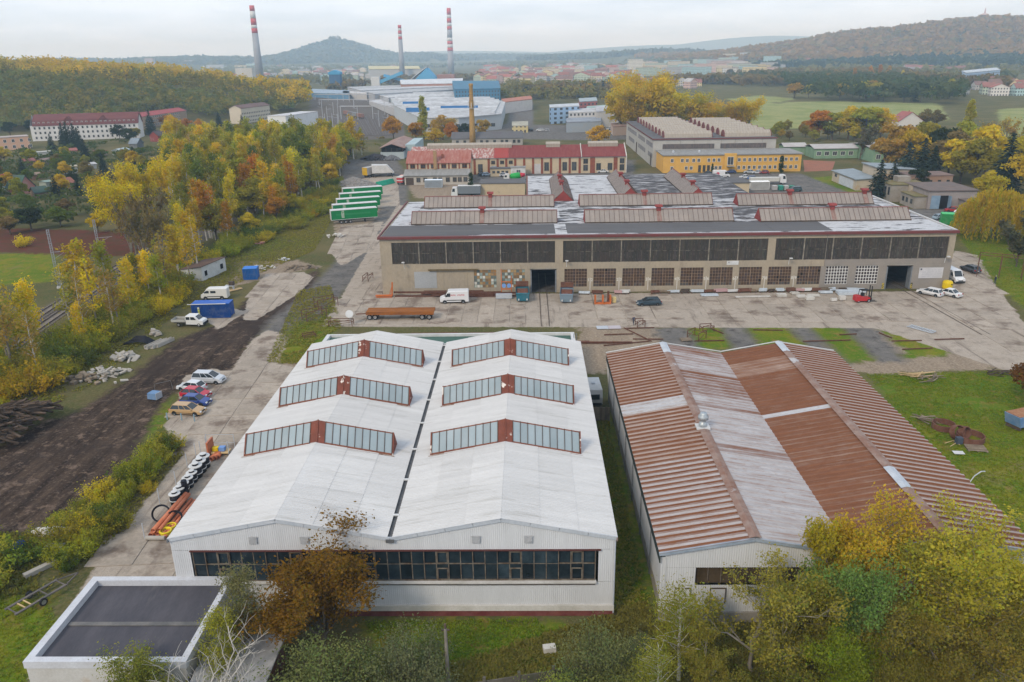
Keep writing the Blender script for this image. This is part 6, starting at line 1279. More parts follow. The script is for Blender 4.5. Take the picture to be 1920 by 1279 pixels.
tp('round1',1122,277,11,(.52,.27,.02),'dense orange tree behind the brick long building','tree',1.15)
tp('column1',884,368,8,(.035,.055,.022),'dark clipped cypress beside the parked truck','conifer',1.0)
tp('column1',1464,326,7,(.045,.075,.028),'dark conical cypress against the yellow offices','conifer',1.15);tp('column1',1335,326,4,(.045,.075,.028),'small clipped conifer by the office entrance','conifer',1.2)
tp('poplar0',247,470,19,'yellow','broad bright yellow poplar beside the railway','poplar',.95);tp('poplar1',290,420,19,'yellow','yellow poplar crown behind the bare grey trees','poplar',.9);tp('poplar0',335,400,18,'yellow','yellow poplar next to the railway masts','poplar',.9);tp('poplar1',228,430,16,(.52,.33,.015),'vivid yellow poplar at the garden end of the row','poplar',.85)
tp('round1',185,436,5.5,'yellow','small round bright yellow tree above the red weeds','tree',1.1);tp('bush0',42,462,3.4,'yellow','tiny yellow bush standing in the red weeds','bush')
for i,(px,py,h)in enumerate(((262,505,17),(275,520,16),(288,500,18),(300,520,15),(318,505,14),(250,490,15))):tp('baretree',px,py,h,'brown',f'nearly bare grey tree beside the railway, {["second from the left", "third from the left", "tallest of the group", "nearest the track", "farthest right", "leftmost"][i]}','tree',.7,'bare trees beside the railway')
tp('birch0',155,585,14,'gold','golden birch with pale trunk in front of the track','birch',1.35);tp('birch1',362,495,13,'yellow','bright yellow birch behind the white shed','birch',1.05);tp('birch3',345,480,13,'gold','golden birch standing behind the white shed','birch',.9)
tp('thin1',405,450,15,'orange','thin orange leaved birch with bare top','birch',.9);tp('birch2',428,455,11,'orange','dense orange birch by the weedy verge','birch',1.0);tp('thin0',305,500,16,'tan','bare pale trunked birch above the track','birch',.9)
for px,py,h,c in((520,415,7,'orange'),(555,400,6,'gold'),(500,395,9,'orange'),(470,440,6,'gold'),(545,380,8,'rust')):tp(R4[px%4],px,py,h,c,f'{NAMES[c]} shrubby tree at the edge of the wood','tree',1.0,'shrubby trees at the edge of the wood')
# woods
WW=[(at(*q),w)for q,w in(((360,400),'in the wood above the railway masts'),((460,350),'in the wood behind the orange shrubs'),((560,330),'in the wood across from the trailers'),((650,290),'in the wood near the yellow trailer'),((700,245),'in the wood below the station'),((420,290),'in the wood near the red chalet'),((560,245),'in the wood below the white box building'))]
scatter([(320,440),(430,400),(560,355),(640,310),(722,270),(724,246),(690,250),(640,284),(560,290),(470,284),(400,280),(330,292),(310,320),(320,360)],5.9,[(6,B4,['olive','gold','lime','yellow','gold','olive','green','olive'],17,'birch','birch'),(1.4,R4,['olive','gold','lime','green'],13.5,'tree','tree'),(1,['thin0','thin1'],['tan','gold'],15,'birch','sparse birch')],'trees of the wood along the railway',WW,3,285)
scatter([(380,264),(470,250),(560,252),(600,262),(590,285),(470,282),(390,277)],11,[(3,R4,['olive','gold','dark','tan','lime'],8.5,'tree','tree')],'trees around the white box building','between the railway wood and the white box building',31,24)
scatter([(-40,665),(-40,780),(110,715),(230,635),(345,560),(400,480),(300,525),(150,595)],5.6,[(3,['thin0','thin1'],['gold','olive','tan','yellow'],12.5,'birch','white trunked birch'),(2,['birch2','birch3'],['gold','yellow','lime'],11,'birch','young birch')],'birches on the railway bank','on the bank below the track',4,95)
scatter([(330,505),(420,455),(560,395),(640,335),(660,310),(610,320),(440,400),(330,460)],6.6,[(6,B4,['olive','gold','orange','lime','yellow','olive','gold'],14,'birch','birch'),(1,R4,['lime','olive','gold'],10,'tree','tree')],'trees along the dirt road','along the dirt road verge',5,80)
scatter([(-30,300),(60,290),(200,275),(330,268),(330,320),(240,340),(210,400),(100,415),(-30,420)],15,[(4,R4,['green','olive','dark','gold','olive','brown'],6.5,'tree','garden tree'),(1,['spruce0','spruce1'],['conifer'],8,'conifer','spruce')],'trees in the allotment gardens','in the allotment gardens',7,52)
for px,py,h in((121,275,13),(130,277,14),(142,276,13),(150,282,12),(98,283,9),(284,252,15),(163,305,11),(345,282,11),(412,240,11),(455,240,9)):tp('spruce0' if px%2 else 'spruce1',px,py,h,'conifer','dark spruce standing among the gardens and apartments','conifer',1.0,'spruces among the apartments')
for px,py,h,c in((320,240,9,'orange'),(310,238,8,'rust'),(350,245,8,'orange'),(375,242,7,'orange'),(245,268,8,'dark'),(225,262,9,'dark'),(256,262,7,'olive'),(20,255,9,'dark'),(60,250,9,'dark')):tp(R4[px%4],px,py,h,c,f'{NAMES[c]} tree close to the apartment blocks','tree',1.2,'trees close to the apartment blocks')
for px,py,h,c in((60,432,6.5,'dark'),(115,425,6,'green'),(20,440,5,'brown'),(5,425,6,'olive'),(215,385,7,'grey'),(200,360,7,'grey'),(235,350,8,'grey')):tp(R4[px%4],px,py,h,c,f'{NAMES[c]} bushy tree at the lower edge of the allotments','tree',1.35,'bushy trees below the allotments')
GT=['at the near end','second along','third along','at the back of the near end','tallest, at the back','at the back of the middle','in the middle','past the middle','lower, past the middle','lower, near the single tree','low, near the single tree','filling the near end behind','at the town end']
for i,(px,py,h)in enumerate(((1180,262,29),(1200,262,31),(1226,262,31),(1182,246,33),(1212,246,35),(1240,250,31),(1262,257,27),(1285,257,25),(1306,257,23),(1326,258,20),(1350,258,18),(1165,250,27),(1196,236,33))):tp(['poplar0','poplar1','round2'][i%3],px,py,h,[(.58,.42,.03),(.52,.40,.04),(.56,.38,.03)][i%3],f'golden tree in the clump behind the panel hall, {GT[i]}','tree',[1.15,1.15,.95][i%3],'golden trees behind the panel hall')
tp('poplar1',1402,258,22,(.58,.42,.025),'single spreading golden tree at the edge of the meadow','tree',1.2);tp('poplar0',1378,258,19,(.56,.38,.02),'golden tree beside the single spreading one','tree',1.0)
scatter([(1430,262),(1560,268),(1680,262),(1680,250),(1540,246),(1430,250)],11,[(3,R4,['orange','gold','olive','tan','brown'],6.5,'tree','hedge tree')],'trees of the hedge below the meadow','in the hedge below the meadow',8,30)
for px,py,h,c in((1532,262,15,'orange'),(1560,262,14,'olive'),(1590,262,17,'gold'),(1620,264,17,'olive'),(1650,262,16,'gold'),(1735,240,11,'brown'),(1755,238,10,'brown')):tp(R4[px%4],px,py,h,c,f'{NAMES[c]} tree standing before the meadow','tree',1.1,'trees standing before the meadow')
tp('darkbare',1612,300,15,'grey','dark nearly bare tree in front of the green barracks','tree',1.0)
for px,py,h in((1645,372,12),(1695,352,15),(1672,362,11),(1880,362,19),(1745,345,13),(1725,340,15)):tp('spruce1' if px%2 else 'spruce0',px,py,h,'conifer' if px!=1695 else(.04,.06,.055),'tall dark spruce '+{1645:'beside the beige store',1695:'with bluish needles behind the pump house',1672:'between the beige store and pump house',1880:'standing alone behind the willow',1745:'directly behind the grey garage',1725:'behind the weathered brown house'}[px],'conifer',1.15,'spruces behind the grey garage')
for px,py,h,c in((1680,318,17,'tan'),(1705,325,16,'gold'),(1732,312,17,'olive'),(1760,320,16,'dark'),(1775,335,17,'brown'),(1800,345,15,'gold'),(1825,350,16,'olive'),(1845,330,18,'gold'),(1905,345,16,'gold'),(1915,320,16,'olive'),(1795,300,16,'olive'),(1850,375,9,'gold'),(1660,325,13,'tan'),(1720,365,8,'dark'),(1935,370,16,'gold')):tp(R4[px%4],px,py,h,c,f'{"tall" if h > 16 else "low" if h < 12 else "middling"} {NAMES[c]} tree {"beside the barracks" if px < 1690 else "above the pump house" if px < 1750 else "above the grey garage" if px < 1810 else "behind the willow" if px < 1880 else "at the picture edge"}','tree',1.1,'dense trees above the grey garage')
for px,py,h in((1842,285,14),(1880,280,15),(1862,300,13),(1895,295,14),(1830,310,14)):tp('baretree',px,py,h,'tan','half bare tan tree '+{1842:'just behind the columnar poplar',1880:'tallest right of the poplar',1862:'between poplar and dark spruce',1895:'farthest right of the poplar',1830:'in front of the columnar poplar'}[px],'tree',1.0,'half bare trees by the columnar poplar')
for px,py,h,c in((1905,500,9,'grey'),(1925,470,10,'grey'),(1945,500,9,'brown'),(1890,460,6,'grey')):tp('darkbare',px,py,h,c,'grey leafless thicket tree beyond the willow','tree',1.2,'thicket beyond the willow')
tp('round2',1945,760,7,'rust','rusty orange tree leaning in over the lawn','tree',1.1);tp('birch2',1940,640,6,'olive','small drooping tree at the bend of the track','birch',1.2)
BG=[(4,F3,['bluegreen','olive','brown','tan','olive','dark'],14,'tree','tree'),(1,['farspruce'],['conifer'],15,'conifer','spruce')]
scatter([(1370,182),(1480,186),(1640,192),(1790,196),(1800,182),(1700,172),(1560,166),(1430,166)],22,BG,'trees of the belt behind the meadow','in the belt behind the meadow',9,30)
scatter([(960,185),(1160,185),(1160,168),(980,165)],26,BG,'trees between the town houses','between the houses beyond the factory',10,12)
scatter([(500,165),(620,150),(650,140),(480,142)],40,BG,'trees below the town','below the town beside the factory',11,12)
for px,py,h in((1630,152,22),(1648,152,24),(1665,152,22),(1600,160,22),(1690,158,18)):tp('farcolumn',px,py,h,'orange' if px<1690 else 'gold','orange poplar rising above the belt behind the meadow','poplar',1.2,'orange poplars behind the meadow')
# foreground
def fp(kind,px,py,Y,h,col,label,cat='tree',sx=1.0):
 p=dist(px,py,Y);return plant(kind,p.x,Y,h,col,label,cat,sx=sx)
fp('cherry',600,1120,51.5,9.8,(.235,.115,.02),'bushy red brown and green cherry tree in front of the white hall',sx=1.3)
fp('fore_thin',452,1150,50.5,9.2,(.22,.20,.09),'sparse grey tree rising beside the flat roofed building',sx=1.0);fp('fore_thin',400,1150,47.5,7.6,'olive','thin dark trunked tree over the felt roof',sx=1.0)
fp('dead',395,1200,43.5,8.6,'tan','bleached leafless dead tree in front of the felt roof',sx=1.05)
fp('fore_green',250,1250,43.0,6.0,(.22,.22,.04),'olive green tree before the flat roofed building',sx=1.15);fp('fore_soft',330,1290,42.0,4.8,(.22,.22,.04),'low yellow green tree under the dead tree',sx=1.2)
fp('fore_soft',600,1265,46.0,5.2,(.24,.25,.09),'pale green bushy tree below the cherry tree',sx=1.1);fp('fore_soft',775,1230,47.5,5.6,(.22,.24,.12),'grey green willow bush beside the lamp post',sx=.85);fp('fore_soft',745,1300,43.5,3.6,(.23,.24,.09),'low grey green shrub at the bottom of the lawn',sx=1.0)
fp('fore_soft',1130,1200,48.0,5.4,(.22,.22,.09),'grey green shrub tree by the corner of the white hall',sx=.9);fp('fore_soft',1050,1290,44.0,3.8,(.24,.25,.05),'yellow green shrub in front of the concrete fence',sx=1.1)
fp('fore_birch',1275,1230,48.5,9.0,(.30,.28,.035),'white stemmed birch in front of the rusty hall corner','birch',sx=1.0);fp('fore_birch',1235,1300,45.0,6.5,(.29,.28,.04),'small white stemmed birch at the bottom edge','birch',sx=1.1)
fp('fore_twiggy',1420,1180,49.5,9.6,(.34,.28,.05),'twiggy yellowing tree with forked grey trunk before the rusty hall',sx=1.1);fp('fore_airy',1490,1190,47.5,7.6,(.30,.26,.045),'sparse yellow tree between the forked tree and the green one',sx=.9)
fp('fore_green',1575,1110,50.5,10.6,(.155,.215,.055),'dense mid green tree overlapping the rusty roof',sx=.78);fp('fore_green',1610,1230,45.5,7.4,(.27,.30,.025),'bright yellow green tree at the bottom edge',sx=.85)
fp('fore_yellow',1640,1030,53.0,11.8,(.44,.33,.03),'large golden yellow tree rising over the rusty roof',sx=.95);fp('fore_yellow',1790,1090,51.5,11.6,(.38,.32,.038),'wide sparse yellow tree at the lawn side of the rusty hall',sx=1.05);fp('fore_twiggy',1860,1080,51.0,11.8,(.40,.32,.045),'twiggy tan tree at the far corner of the rusty hall',sx=1.1)
fp('fore_airy',1760,1230,46.5,7.6,(.27,.235,.04),'dusky olive tree along the bottom edge',sx=1.0);fp('fore_big',1880,1210,47.0,7.6,(.24,.20,.045),'dusky brown olive tree in the corner of the thicket',sx=.9);fp('fore_twiggy',1690,1200,48.0,8.6,(.28,.23,.045),'brown twiggy tree deep in the thicket',sx=1.0);fp('fore_soft',1390,1300,44.0,3.4,(.16,.165,.03),'dark undergrowth shrub below the forked tree',sx=1.3);fp('fore_twiggy',1950,1130,49.0,11,(.40,.33,.045),'twiggy yellow tree at the edge of the lawn',sx=1.0)
fp('fore_airy',1500,1130,51.0,9.0,(.30,.26,.045),'olive tree hiding the middle of the rusty gable',sx=1.1);fp('fore_airy',1690,1130,50.0,9.6,(.30,.255,.04),'broad olive tree between the green tree and the wide yellow one',sx=1.15);fp('fore_twiggy',1840,1190,48.0,9.0,(.30,.25,.045),'brown yellow twiggy tree near the bottom corner',sx=1.2);fp('fore_soft',1180,1290,44.5,4.2,(.20,.20,.05),'olive shrub between the fence and the small birch',sx=1.2);fp('fore_airy',1340,1220,47.0,5.6,(.26,.24,.04),'low olive tree behind the white stemmed birch',sx=.95);fp('fore_airy',1560,1040,54.0,11.2,(.46,.35,.03),'yellow tree whose crown hangs over the valley of the rusty roof',sx=.7);fp('fore_big',1690,1260,44.5,5.6,(.22,.20,.035),'low dusky tree at the very bottom of the thicket',sx=1.0);fp('fore_soft',1500,1290,44.0,4.2,(.20,.195,.035),'olive shrub at the foot of the bright green tree',sx=1.3)
# bushes of the verge between mud and road
BB=['bush0','bush1','bush2'];BUSH=[(2,BB,['lime','green','gold','olive','lime','olive'],3.0,'bush','bush')]
scatter([(215,1005),(300,900),(345,845),(300,800),(275,840),(215,905),(150,960),(85,1000),(60,1080),(130,1070)],2.3,BUSH,'bushes on the verge beside the concrete road','on the verge beside the concrete road',12,62,(.35,1.0))
scatter([(-40,1010),(60,1000),(85,1080),(60,1130),(-40,1120)],3.0,BUSH,'bushes at the bottom corner of the mud yard','at the bottom corner of the mud yard',13,40,(.5,1.2))
BK=[(at(*q),w)for q,w in(((0,770),'behind the sleeper pile'),((110,700),'above the rubble at the mud edge'),((230,610),'behind the black pipes'),((320,545),'below the white shed'))]
scatter([(-30,715),(-30,790),(60,755),(150,695),(250,625),(345,560),(340,500),(230,555),(120,635)],3.3,[(2,BB,['lime','green','gold','olive','olive','lime','yellow'],3.8,'bush','bush')],'bushes at the foot of the railway bank',BK,14,170,(.55,1.3))
scatter([(370,505),(460,470),(560,425),(640,395),(640,340),(560,380),(430,445)],4.2,[(2,BB,['olive','green','gold','lime'],3.2,'bush','bush')],'bushes along the dirt road','along the dirt road to the trailers',15,90)
# far woods as one mass each: small leafy clumps over the hills
def wood_mass(name,label,n,sampler,size,cols,seed,hgt=10.0,per=9,leaf=None):
 """many crowns as one mass: leafy clumps of radius size, quads of half size leaf"""
 rn=np.random.RandomState(seed);X,Y=sampler(rn,n);Z=height(X,Y);k=len(X);leaf=leaf or size*.45
 ct=rn.uniform(0,1,(k,2));P=np.repeat(np.stack([X,Y,Z],1),per,0);d=rn.normal(size=(k*per,3));d/=np.linalg.norm(d,axis=1,keepdims=True);d[:,2]=np.where(d[:,2]<-.3,-d[:,2],d[:,2]);hs=rn.uniform(.75,1.25,k);sz=np.repeat(size*rn.uniform(.75,1.25,k),per)
 P+=d*np.stack([sz*.5,sz*.5,np.repeat(hgt*.42*hs,per)],1)*rn.uniform(.55,1.05,(k*per,1));P[:,2]+=np.repeat(hgt*.55*hs,per);T,B=rand_axes(rn,k*per,leaf,.5,d);me=quads_mesh(name,P,T,B*1.4,np.clip(np.repeat(ct,per,0)*.8+rn.uniform(0,.3,(k*per,2))-.05,0,1),M_leaf)
 o=ob(name,me,color=cols,kind='stuff');o['label']=label;return o
def box_s(x0,x1,y0,y1,cond=None):
 def f(rn,n):
  X=rn.uniform(x0,x1,n);Y=rn.uniform(y0,y1,n)
  if cond is not None:k=cond(X,Y);X,Y=X[k],Y[k]
  return X,Y
 return f
wood_mass('hill_forest','autumn forest covering the long hill on the horizon',16000,box_s(500,3300,1850,3900,lambda X,Y:(height(X,Y)>16)),17,(.33,.20,.05),1,15,10)
wood_mass('hill_forest','dark forest at the foot of the long hill',5000,box_s(600,3000,1300,2300,lambda X,Y:(height(X,Y)>2)&(height(X,Y)<26)),15,(.075,.085,.04),2,14,12)
wood_mass('cone_hill_forest','forest on the far conical hill',9000,box_s(-3000,900,4000,6500,lambda X,Y:height(X,Y)>22),26,(.12,.105,.06),3,14)
def pxy(X,Y,Z):
 a=X*_cy+Y*_sy;b=-X*_sy+Y*_cy;z=Z-CAMH;zc=b*math.cos(PITCH)-z*math.sin(PITCH);up=b*math.sin(PITCH)+z*math.cos(PITCH);u,v=a/zc,-up/zc;return CX+FPX*(u*_c+v*_s),CY+FPX*(-u*_s+v*_c)
def rising(lo):
 def f(X,Y):
  px,py=pxy(X,Y,height(X,Y));n_=fbm(X*.02,Y*.02,5);k=(py<np.interp(px,[-200,0,60,100,215,225,262,352,365,448,455,508,520,572],[258,251,247,244,240,232,221,211,226,222,213,207,221,205]))&(px<590-Y*.012)
  for cx_,cy_,ang,hw_,hd in((-276,512,.227,34,10),(-283,626,1.1,34,10),(-212,645,1.4,30,9),(-161,590,1.2,22,12)):
   u=(X-cx_)*math.cos(ang)+(Y-cy_)*math.sin(ang);v=-(X-cx_)*math.sin(ang)+(Y-cy_)*math.cos(ang);k&=~((np.abs(u)<hw_)&(np.abs(v)<hd))
  return k&((n_>-.02)if lo else(n_<.18))
 return f
wood_mass('rising_wood','yellow autumn wood on the rise behind the apartments',13000,box_s(-900,-110,500,1300,rising(1)),9,(.56,.41,.028),4,17,40,.9)
wood_mass('rising_wood','olive and brown trees mixed into the wood on the rise',7000,box_s(-900,-110,490,1300,rising(0)),8,(.27,.235,.05),14,14,40,.9)
wood_mass('rising_wood','lower dark green and olive trees close behind the apartments',5000,box_s(-560,-110,520,720,rising(0)),7,(.17,.17,.045),24,10,40,.7)
hdg=wpoly([(-60,300),(60,286),(220,270),(330,266),(330,330),(240,345),(215,410),(100,428),(-60,430)])
wood_mass('garden_hedges','hedges and undergrowth filling the allotment gardens',1500,box_s(hdg[:,0].min(),hdg[:,0].max(),hdg[:,1].min(),hdg[:,1].max(),lambda X,Y:(sdf(hdg,X,Y)<0)&(fbm(X*.06,Y*.06,7)>-.05)),5,(.10,.115,.035),15,3.2,30,.5)
wood_mass('wood_floor','brown green undergrowth on the floor of the railway wood',900,box_s(-260,-60,190,470,lambda X,Y:(lambda p:(p[1]>np.interp(p[0],[250,400,560,700],[330,270,235,235]))&(p[1]<np.interp(p[0],[250,430,560,640,700],[470,420,375,320,280]))&(p[0]>250)&(p[0]<720))(pxy(X,Y,0*X))),5,(.17,.14,.04),16,2.6,26,.5)
wood_mass('plain_woods','scattered woods on the plain around the town',9000,box_s(-1900,2300,1150,4200,lambda X,Y:(fbm(X*.004,Y*.003,9)>.0)&(height(X,Y)<20)),13,(.17,.145,.06),5,11,10)
wood_mass('plain_woods','autumn trees between the town houses and works',5000,box_s(-420,700,900,1700,lambda X,Y:(fbm(X*.012,Y*.009,4)>.1)&~((X>-260)&(X<0)&(Y<1450))),10,(.24,.17,.06),6,11,14)
blt=wpoly([(1350,186),(1480,188),(1640,194),(1800,198),(1810,176),(1700,160),(1560,152),(1400,152),(1330,165)])
wood_mass('meadow_belt','dense blue green belt of trees behind the meadow',2600,box_s(blt[:,0].min(),blt[:,0].max(),blt[:,1].min(),blt[:,1].max(),lambda X,Y:(sdf(blt,X,Y)<0)&(fbm(X*.011,Y*.006,3)>-.25)),11,(.115,.13,.055),21,15,26,1.6)
tnt=wpoly([(930,196),(1010,200),(1085,192),(1165,196),(1170,166),(950,166)])
wood_mass('town_trees','mixed green and orange trees among the houses beyond the factory',420,box_s(tnt[:,0].min(),tnt[:,0].max(),tnt[:,1].min(),tnt[:,1].max(),lambda X,Y:(sdf(tnt,X,Y)<0)&(fbm(X*.03,Y*.02,8)>-.15)),10,(.24,.19,.06),22,13,30,1.3)
# vehicles
M_paint=mat('car_paint',(.5,.5,.5),None,objcol=True,rough=.25,spec=.5,fine=.03)
M_dullpaint=mat('dull_paint',(.5,.5,.5),(.25,.25,.25),1.0,.5,.85,objcol=True,rough=.6,fine=.06)
M_carglass=mat('car_glass',(.020,.027,.032),None,rough=.06,spec=.6,fine=0)
M_tyre=mat('tyre_rubber',(.018,.018,.019),None,rough=.9,fine=0);M_rim=mat('wheel_rim',(.36,.36,.37),None,rough=.35,metal=.6,fine=0);M_blackpl=mat('black_plastic',(.025,.026,.028),None,rough=.7,fine=0)
M_headl=mat('headlamp_glass',(.55,.57,.58),None,rough=.1,fine=0);M_taill=mat('tail_lamp',(.30,.012,.012),None,rough=.2,fine=0)
_wh={}
def wheel(parent,x,y,r,w=.2,rim=True):
 k=(round(r,2),round(w,2))
 if k not in _wh:
  n=14;prof=[(r*.62,-w/2),(r*.93,-w/2),(r,-w*.3),(r,w*.3),(r*.93,w/2),(r*.62,w/2)];mb=MB();vs=[];fs=[]
  for rr,yy in prof:vs+=[(rr*math.cos(6.2832*i/n),yy,rr*math.sin(6.2832*i/n))for i in range(n)]
  for a in range(len(prof)-1):
   for i in range(n):p,q_=a*n+i,a*n+(i+1)%n;fs.append((p,q_,q_+n,p+n))
  mb.add(vs,fs);t=mb.mesh('tyre',M_tyre,True);mb=MB();vs=[]
  for yy,rr in((-w*.42,r*.62),(-w*.30,r*.2),(w*.30,r*.2),(w*.42,r*.62)):vs+=[(rr*math.cos(6.2832*i/n),yy,rr*math.sin(6.2832*i/n))for i in range(n)]
  fs=[]
  for a in range(3):
   for i in range(n):p,q_=a*n+i,a*n+(i+1)%n;fs.append((p,q_,q_+n,p+n))
  fs+=[tuple(range(n,2*n)),tuple(range(2*n,3*n))];mb.add(vs,fs);_wh[k]=(t,mb.mesh('rim',M_rim))
 o=ob('wheel',_wh[k][0],parent,(x,y,r));ob('rim',_wh[k][1],o);return o
CAR=dict(hatch=dict(L=4.1,W=1.74,H=1.46,hood=1.0,ws=.75,rs=.55,rear=.18,rb=.05),estate=dict(L=4.6,W=1.78,H=1.48,hood=1.15,ws=.8,rs=.35,rear=.2,rb=.06),sedan=dict(L=4.6,W=1.78,H=1.45,hood=1.15,ws=.85,rs=.75,rear=.75,rb=.0),mpv=dict(L=4.7,W=1.85,H=1.72,hood=.95,ws=1.0,rs=.3,rear=.15,rb=.05),suv=dict(L=4.5,W=1.85,H=1.7,hood=1.05,ws=.65,rs=.35,rear=.15,rb=.05))
_cm={}
def car_parts(kind):
 if kind in _cm:return _cm[kind]
 c=CAR[kind];L,W,H=c['L'],c['W'],c['H'];hb,ht=L/2,-L/2;belt=.60*H;low=.26
 side=[(ht+.06,low),(ht,.50),(ht+.03,belt-.10),(ht+c['rb']+.10,belt),(hb-c['hood'],belt+.02),(hb-.25,belt-.16),(hb-.03,.52),(hb,.40),(hb-.08,low)]
 n=len(side);body=MB();slices=[]
 for y,ins in((-W/2,.05),(-W/2+.10,0),(W/2-.10,0),(W/2,.05)):
  zc=.5;slices.append([(x-(ins*.8 if x>0 else-ins*.8),y,z-(ins*1.2 if z>belt-.2 else-ins*.6))for x,z in side])
 vs=[p for s in slices for p in s];fs=[]
 for a in range(3):
  for i in range(n):p,q_=a*n+i,a*n+(i+1)%n;fs.append((p,q_,q_+n,p+n))
 fs+=[tuple(range(n))[::-1],tuple(range(3*n,4*n))];body.add(vs,fs)
 xw,xr=hb-c['hood']+.05,hb-c['hood']-c['ws'];xb,xt=ht+c['rear'],ht+c['rear']+c['rs'];wb,wt=W/2-.07,W/2-.24;zb=belt-.02;zt=H-.05
 lo=[(xb,-wb),(xw,-wb*.94),(xw,wb*.94),(xb,wb)];hi=[(xt,-wt),(xr,-wt),(xr,wt),(xt,wt)]
 glass=MB();glass.add([(x,y,zb)for x,y in lo]+[(x,y,zt)for x,y in hi],[(0,1,5,4),(1,2,6,5),(2,3,7,6),(3,0,4,7)])
 roof=MB();e=.03;roof.add([(x+(-e if i in(0,3)else e),y*1.03,zt-.01)for i,(x,y)in enumerate(hi)]+[(x*.96+.02*(1 if x<0 else-1),y*.88,H)for x,y in hi],[(0,1,5,4),(1,2,6,5),(2,3,7,6),(3,0,4,7),(4,5,6,7)])
 pil=MB()
 for(a,b),(c_,d)in zip(lo,hi):pil.bar((a,b*1.005,zb),(c_,d*1.01,zt),.09,.05)
 for t in((.42,.70)if kind in('estate','mpv','suv')else(.48,)):
  for s in(-1,1):pil.bar((xb+(xw-xb)*t,s*wb*1.0,zb),(xt+(xr-xt)*t,s*wt*1.01,zt),.08,.04)
 bump=MB();bump.box(hb-.16,hb+.03,-W/2+.08,W/2-.08,.25,.44);bump.box(ht-.03,ht+.14,-W/2+.08,W/2-.08,.27,.46);grille=MB().box(hb-.10,hb+.005,-.42,.42,.50,.62)
 arch=MB();r=.36
 for x in(hb-.82,ht+.80):
  for s in(-1,1):arch.add([(x+r*math.cos(a*.3927),s*(W/2+.004),.31+r*math.sin(a*.3927))for a in range(9)]+[(x-r,s*(W/2+.004),.24),(x+r,s*(W/2+.004),.24)][::1],[tuple(range(11))[::s]])
 trim=MB()
 for s in(-1,1):trim.box(ht+.9,hb-.95,s*(W/2+.012)-.012,s*(W/2+.012)+.012,.40,.47)
 light=MB().box(-.14,.10,-.17,.17,-.07,.08);tail=MB().box(-.05,.05,-.13,.13,-.12,.14);mir=MB().box(-.08,.08,-.09,.09,-.06,.08);plate=MB().box(-.01,.01,-.26,.26,-.055,.055)
 _cm[kind]=dict(c=c,body=body.mesh('body',M_paint,False),glass=glass.mesh('glazing',M_carglass),roof=roof.mesh('roof_panel',M_paint),pil=pil.mesh('pillars',M_paint),bump=bump.mesh('bumpers',M_paint),grille=grille.mesh('grille',M_blackpl),arch=arch.mesh('wheel_arches',M_blackpl),trim=trim.mesh('side_trim',M_blackpl),light=light.mesh('headlight',M_headl),tail=tail.mesh('tail_light',M_taill),mir=mir.mesh('mirror',M_paint),plate=plate.mesh('number_plate',M_white_paint));return _cm[kind]
def car(kind,x,y,deg,colr,label,cat='car',group=None,z=.05,full=True,scale=1.0):
 p=car_parts(kind);c=p['c'];L,W=c['L'],c['W'];t=thing('parked_car',label,cat,(x,y,z),math.radians(deg),group,scale)
 for k in('body','roof','pil','bump'):ob(p[k].name.split('.')[0],p[k],t,color=colr)
 for k in('glass','grille','arch'):ob(p[k].name.split('.')[0],p[k],t)
 for wx in(L/2-.82,-L/2+.80):
  for s in(-1,1):wheel(t,wx,s*(W/2-.09),.31)
 if full:
  ob('side_trim',p['trim'],t)
  for s in(-1,1):ob('headlight',p['light'],t,(L/2-.10,s*(W/2-.30),.58));ob('tail_light',p['tail'],t,(-L/2+.03,s*(W/2-.20),.72));ob('mirror',p['mir'],t,(L/2-c['hood']-.15,s*(W/2+.05),.60*c['H']+.04),color=colr)
  ob('number_plate',p['plate'],t,(L/2+.035,0,.36));ob('number_plate',p['plate'],t,(-L/2-.035,0,.55))
 return t
car('estate',-46.3,97.6,-7,(.42,.27,.13),'tan estate car parked first in the row by the posts');car('hatch',-46.4,100.6,-8,(.025,.055,.22),'dark blue hatchback between the tan car and the red car');car('hatch',-47.4,103.2,-10,(.42,.02,.04),'red hatchback in the parked row');car('hatch',-49.0,105.7,165,(.55,.57,.59),'white hatchback nosed in beside the red car');car('mpv',-47.6,108.6,-6,(.48,.50,.53),'silver people carrier at the end of the parked row')
car('estate',22.8,145.2,184,(.03,.055,.075),'dark blue green estate car standing alone in the concrete yard');car('estate',77.9,150.0,128,(.62,.62,.62),'white estate car backed up by the notice board');car('sedan',81.2,149.4,124,(.62,.62,.62),'white saloon next to the white estate');car('estate',94.6,167.3,100,(.06,.065,.08),'dark grey car parked on the side road by the grass')
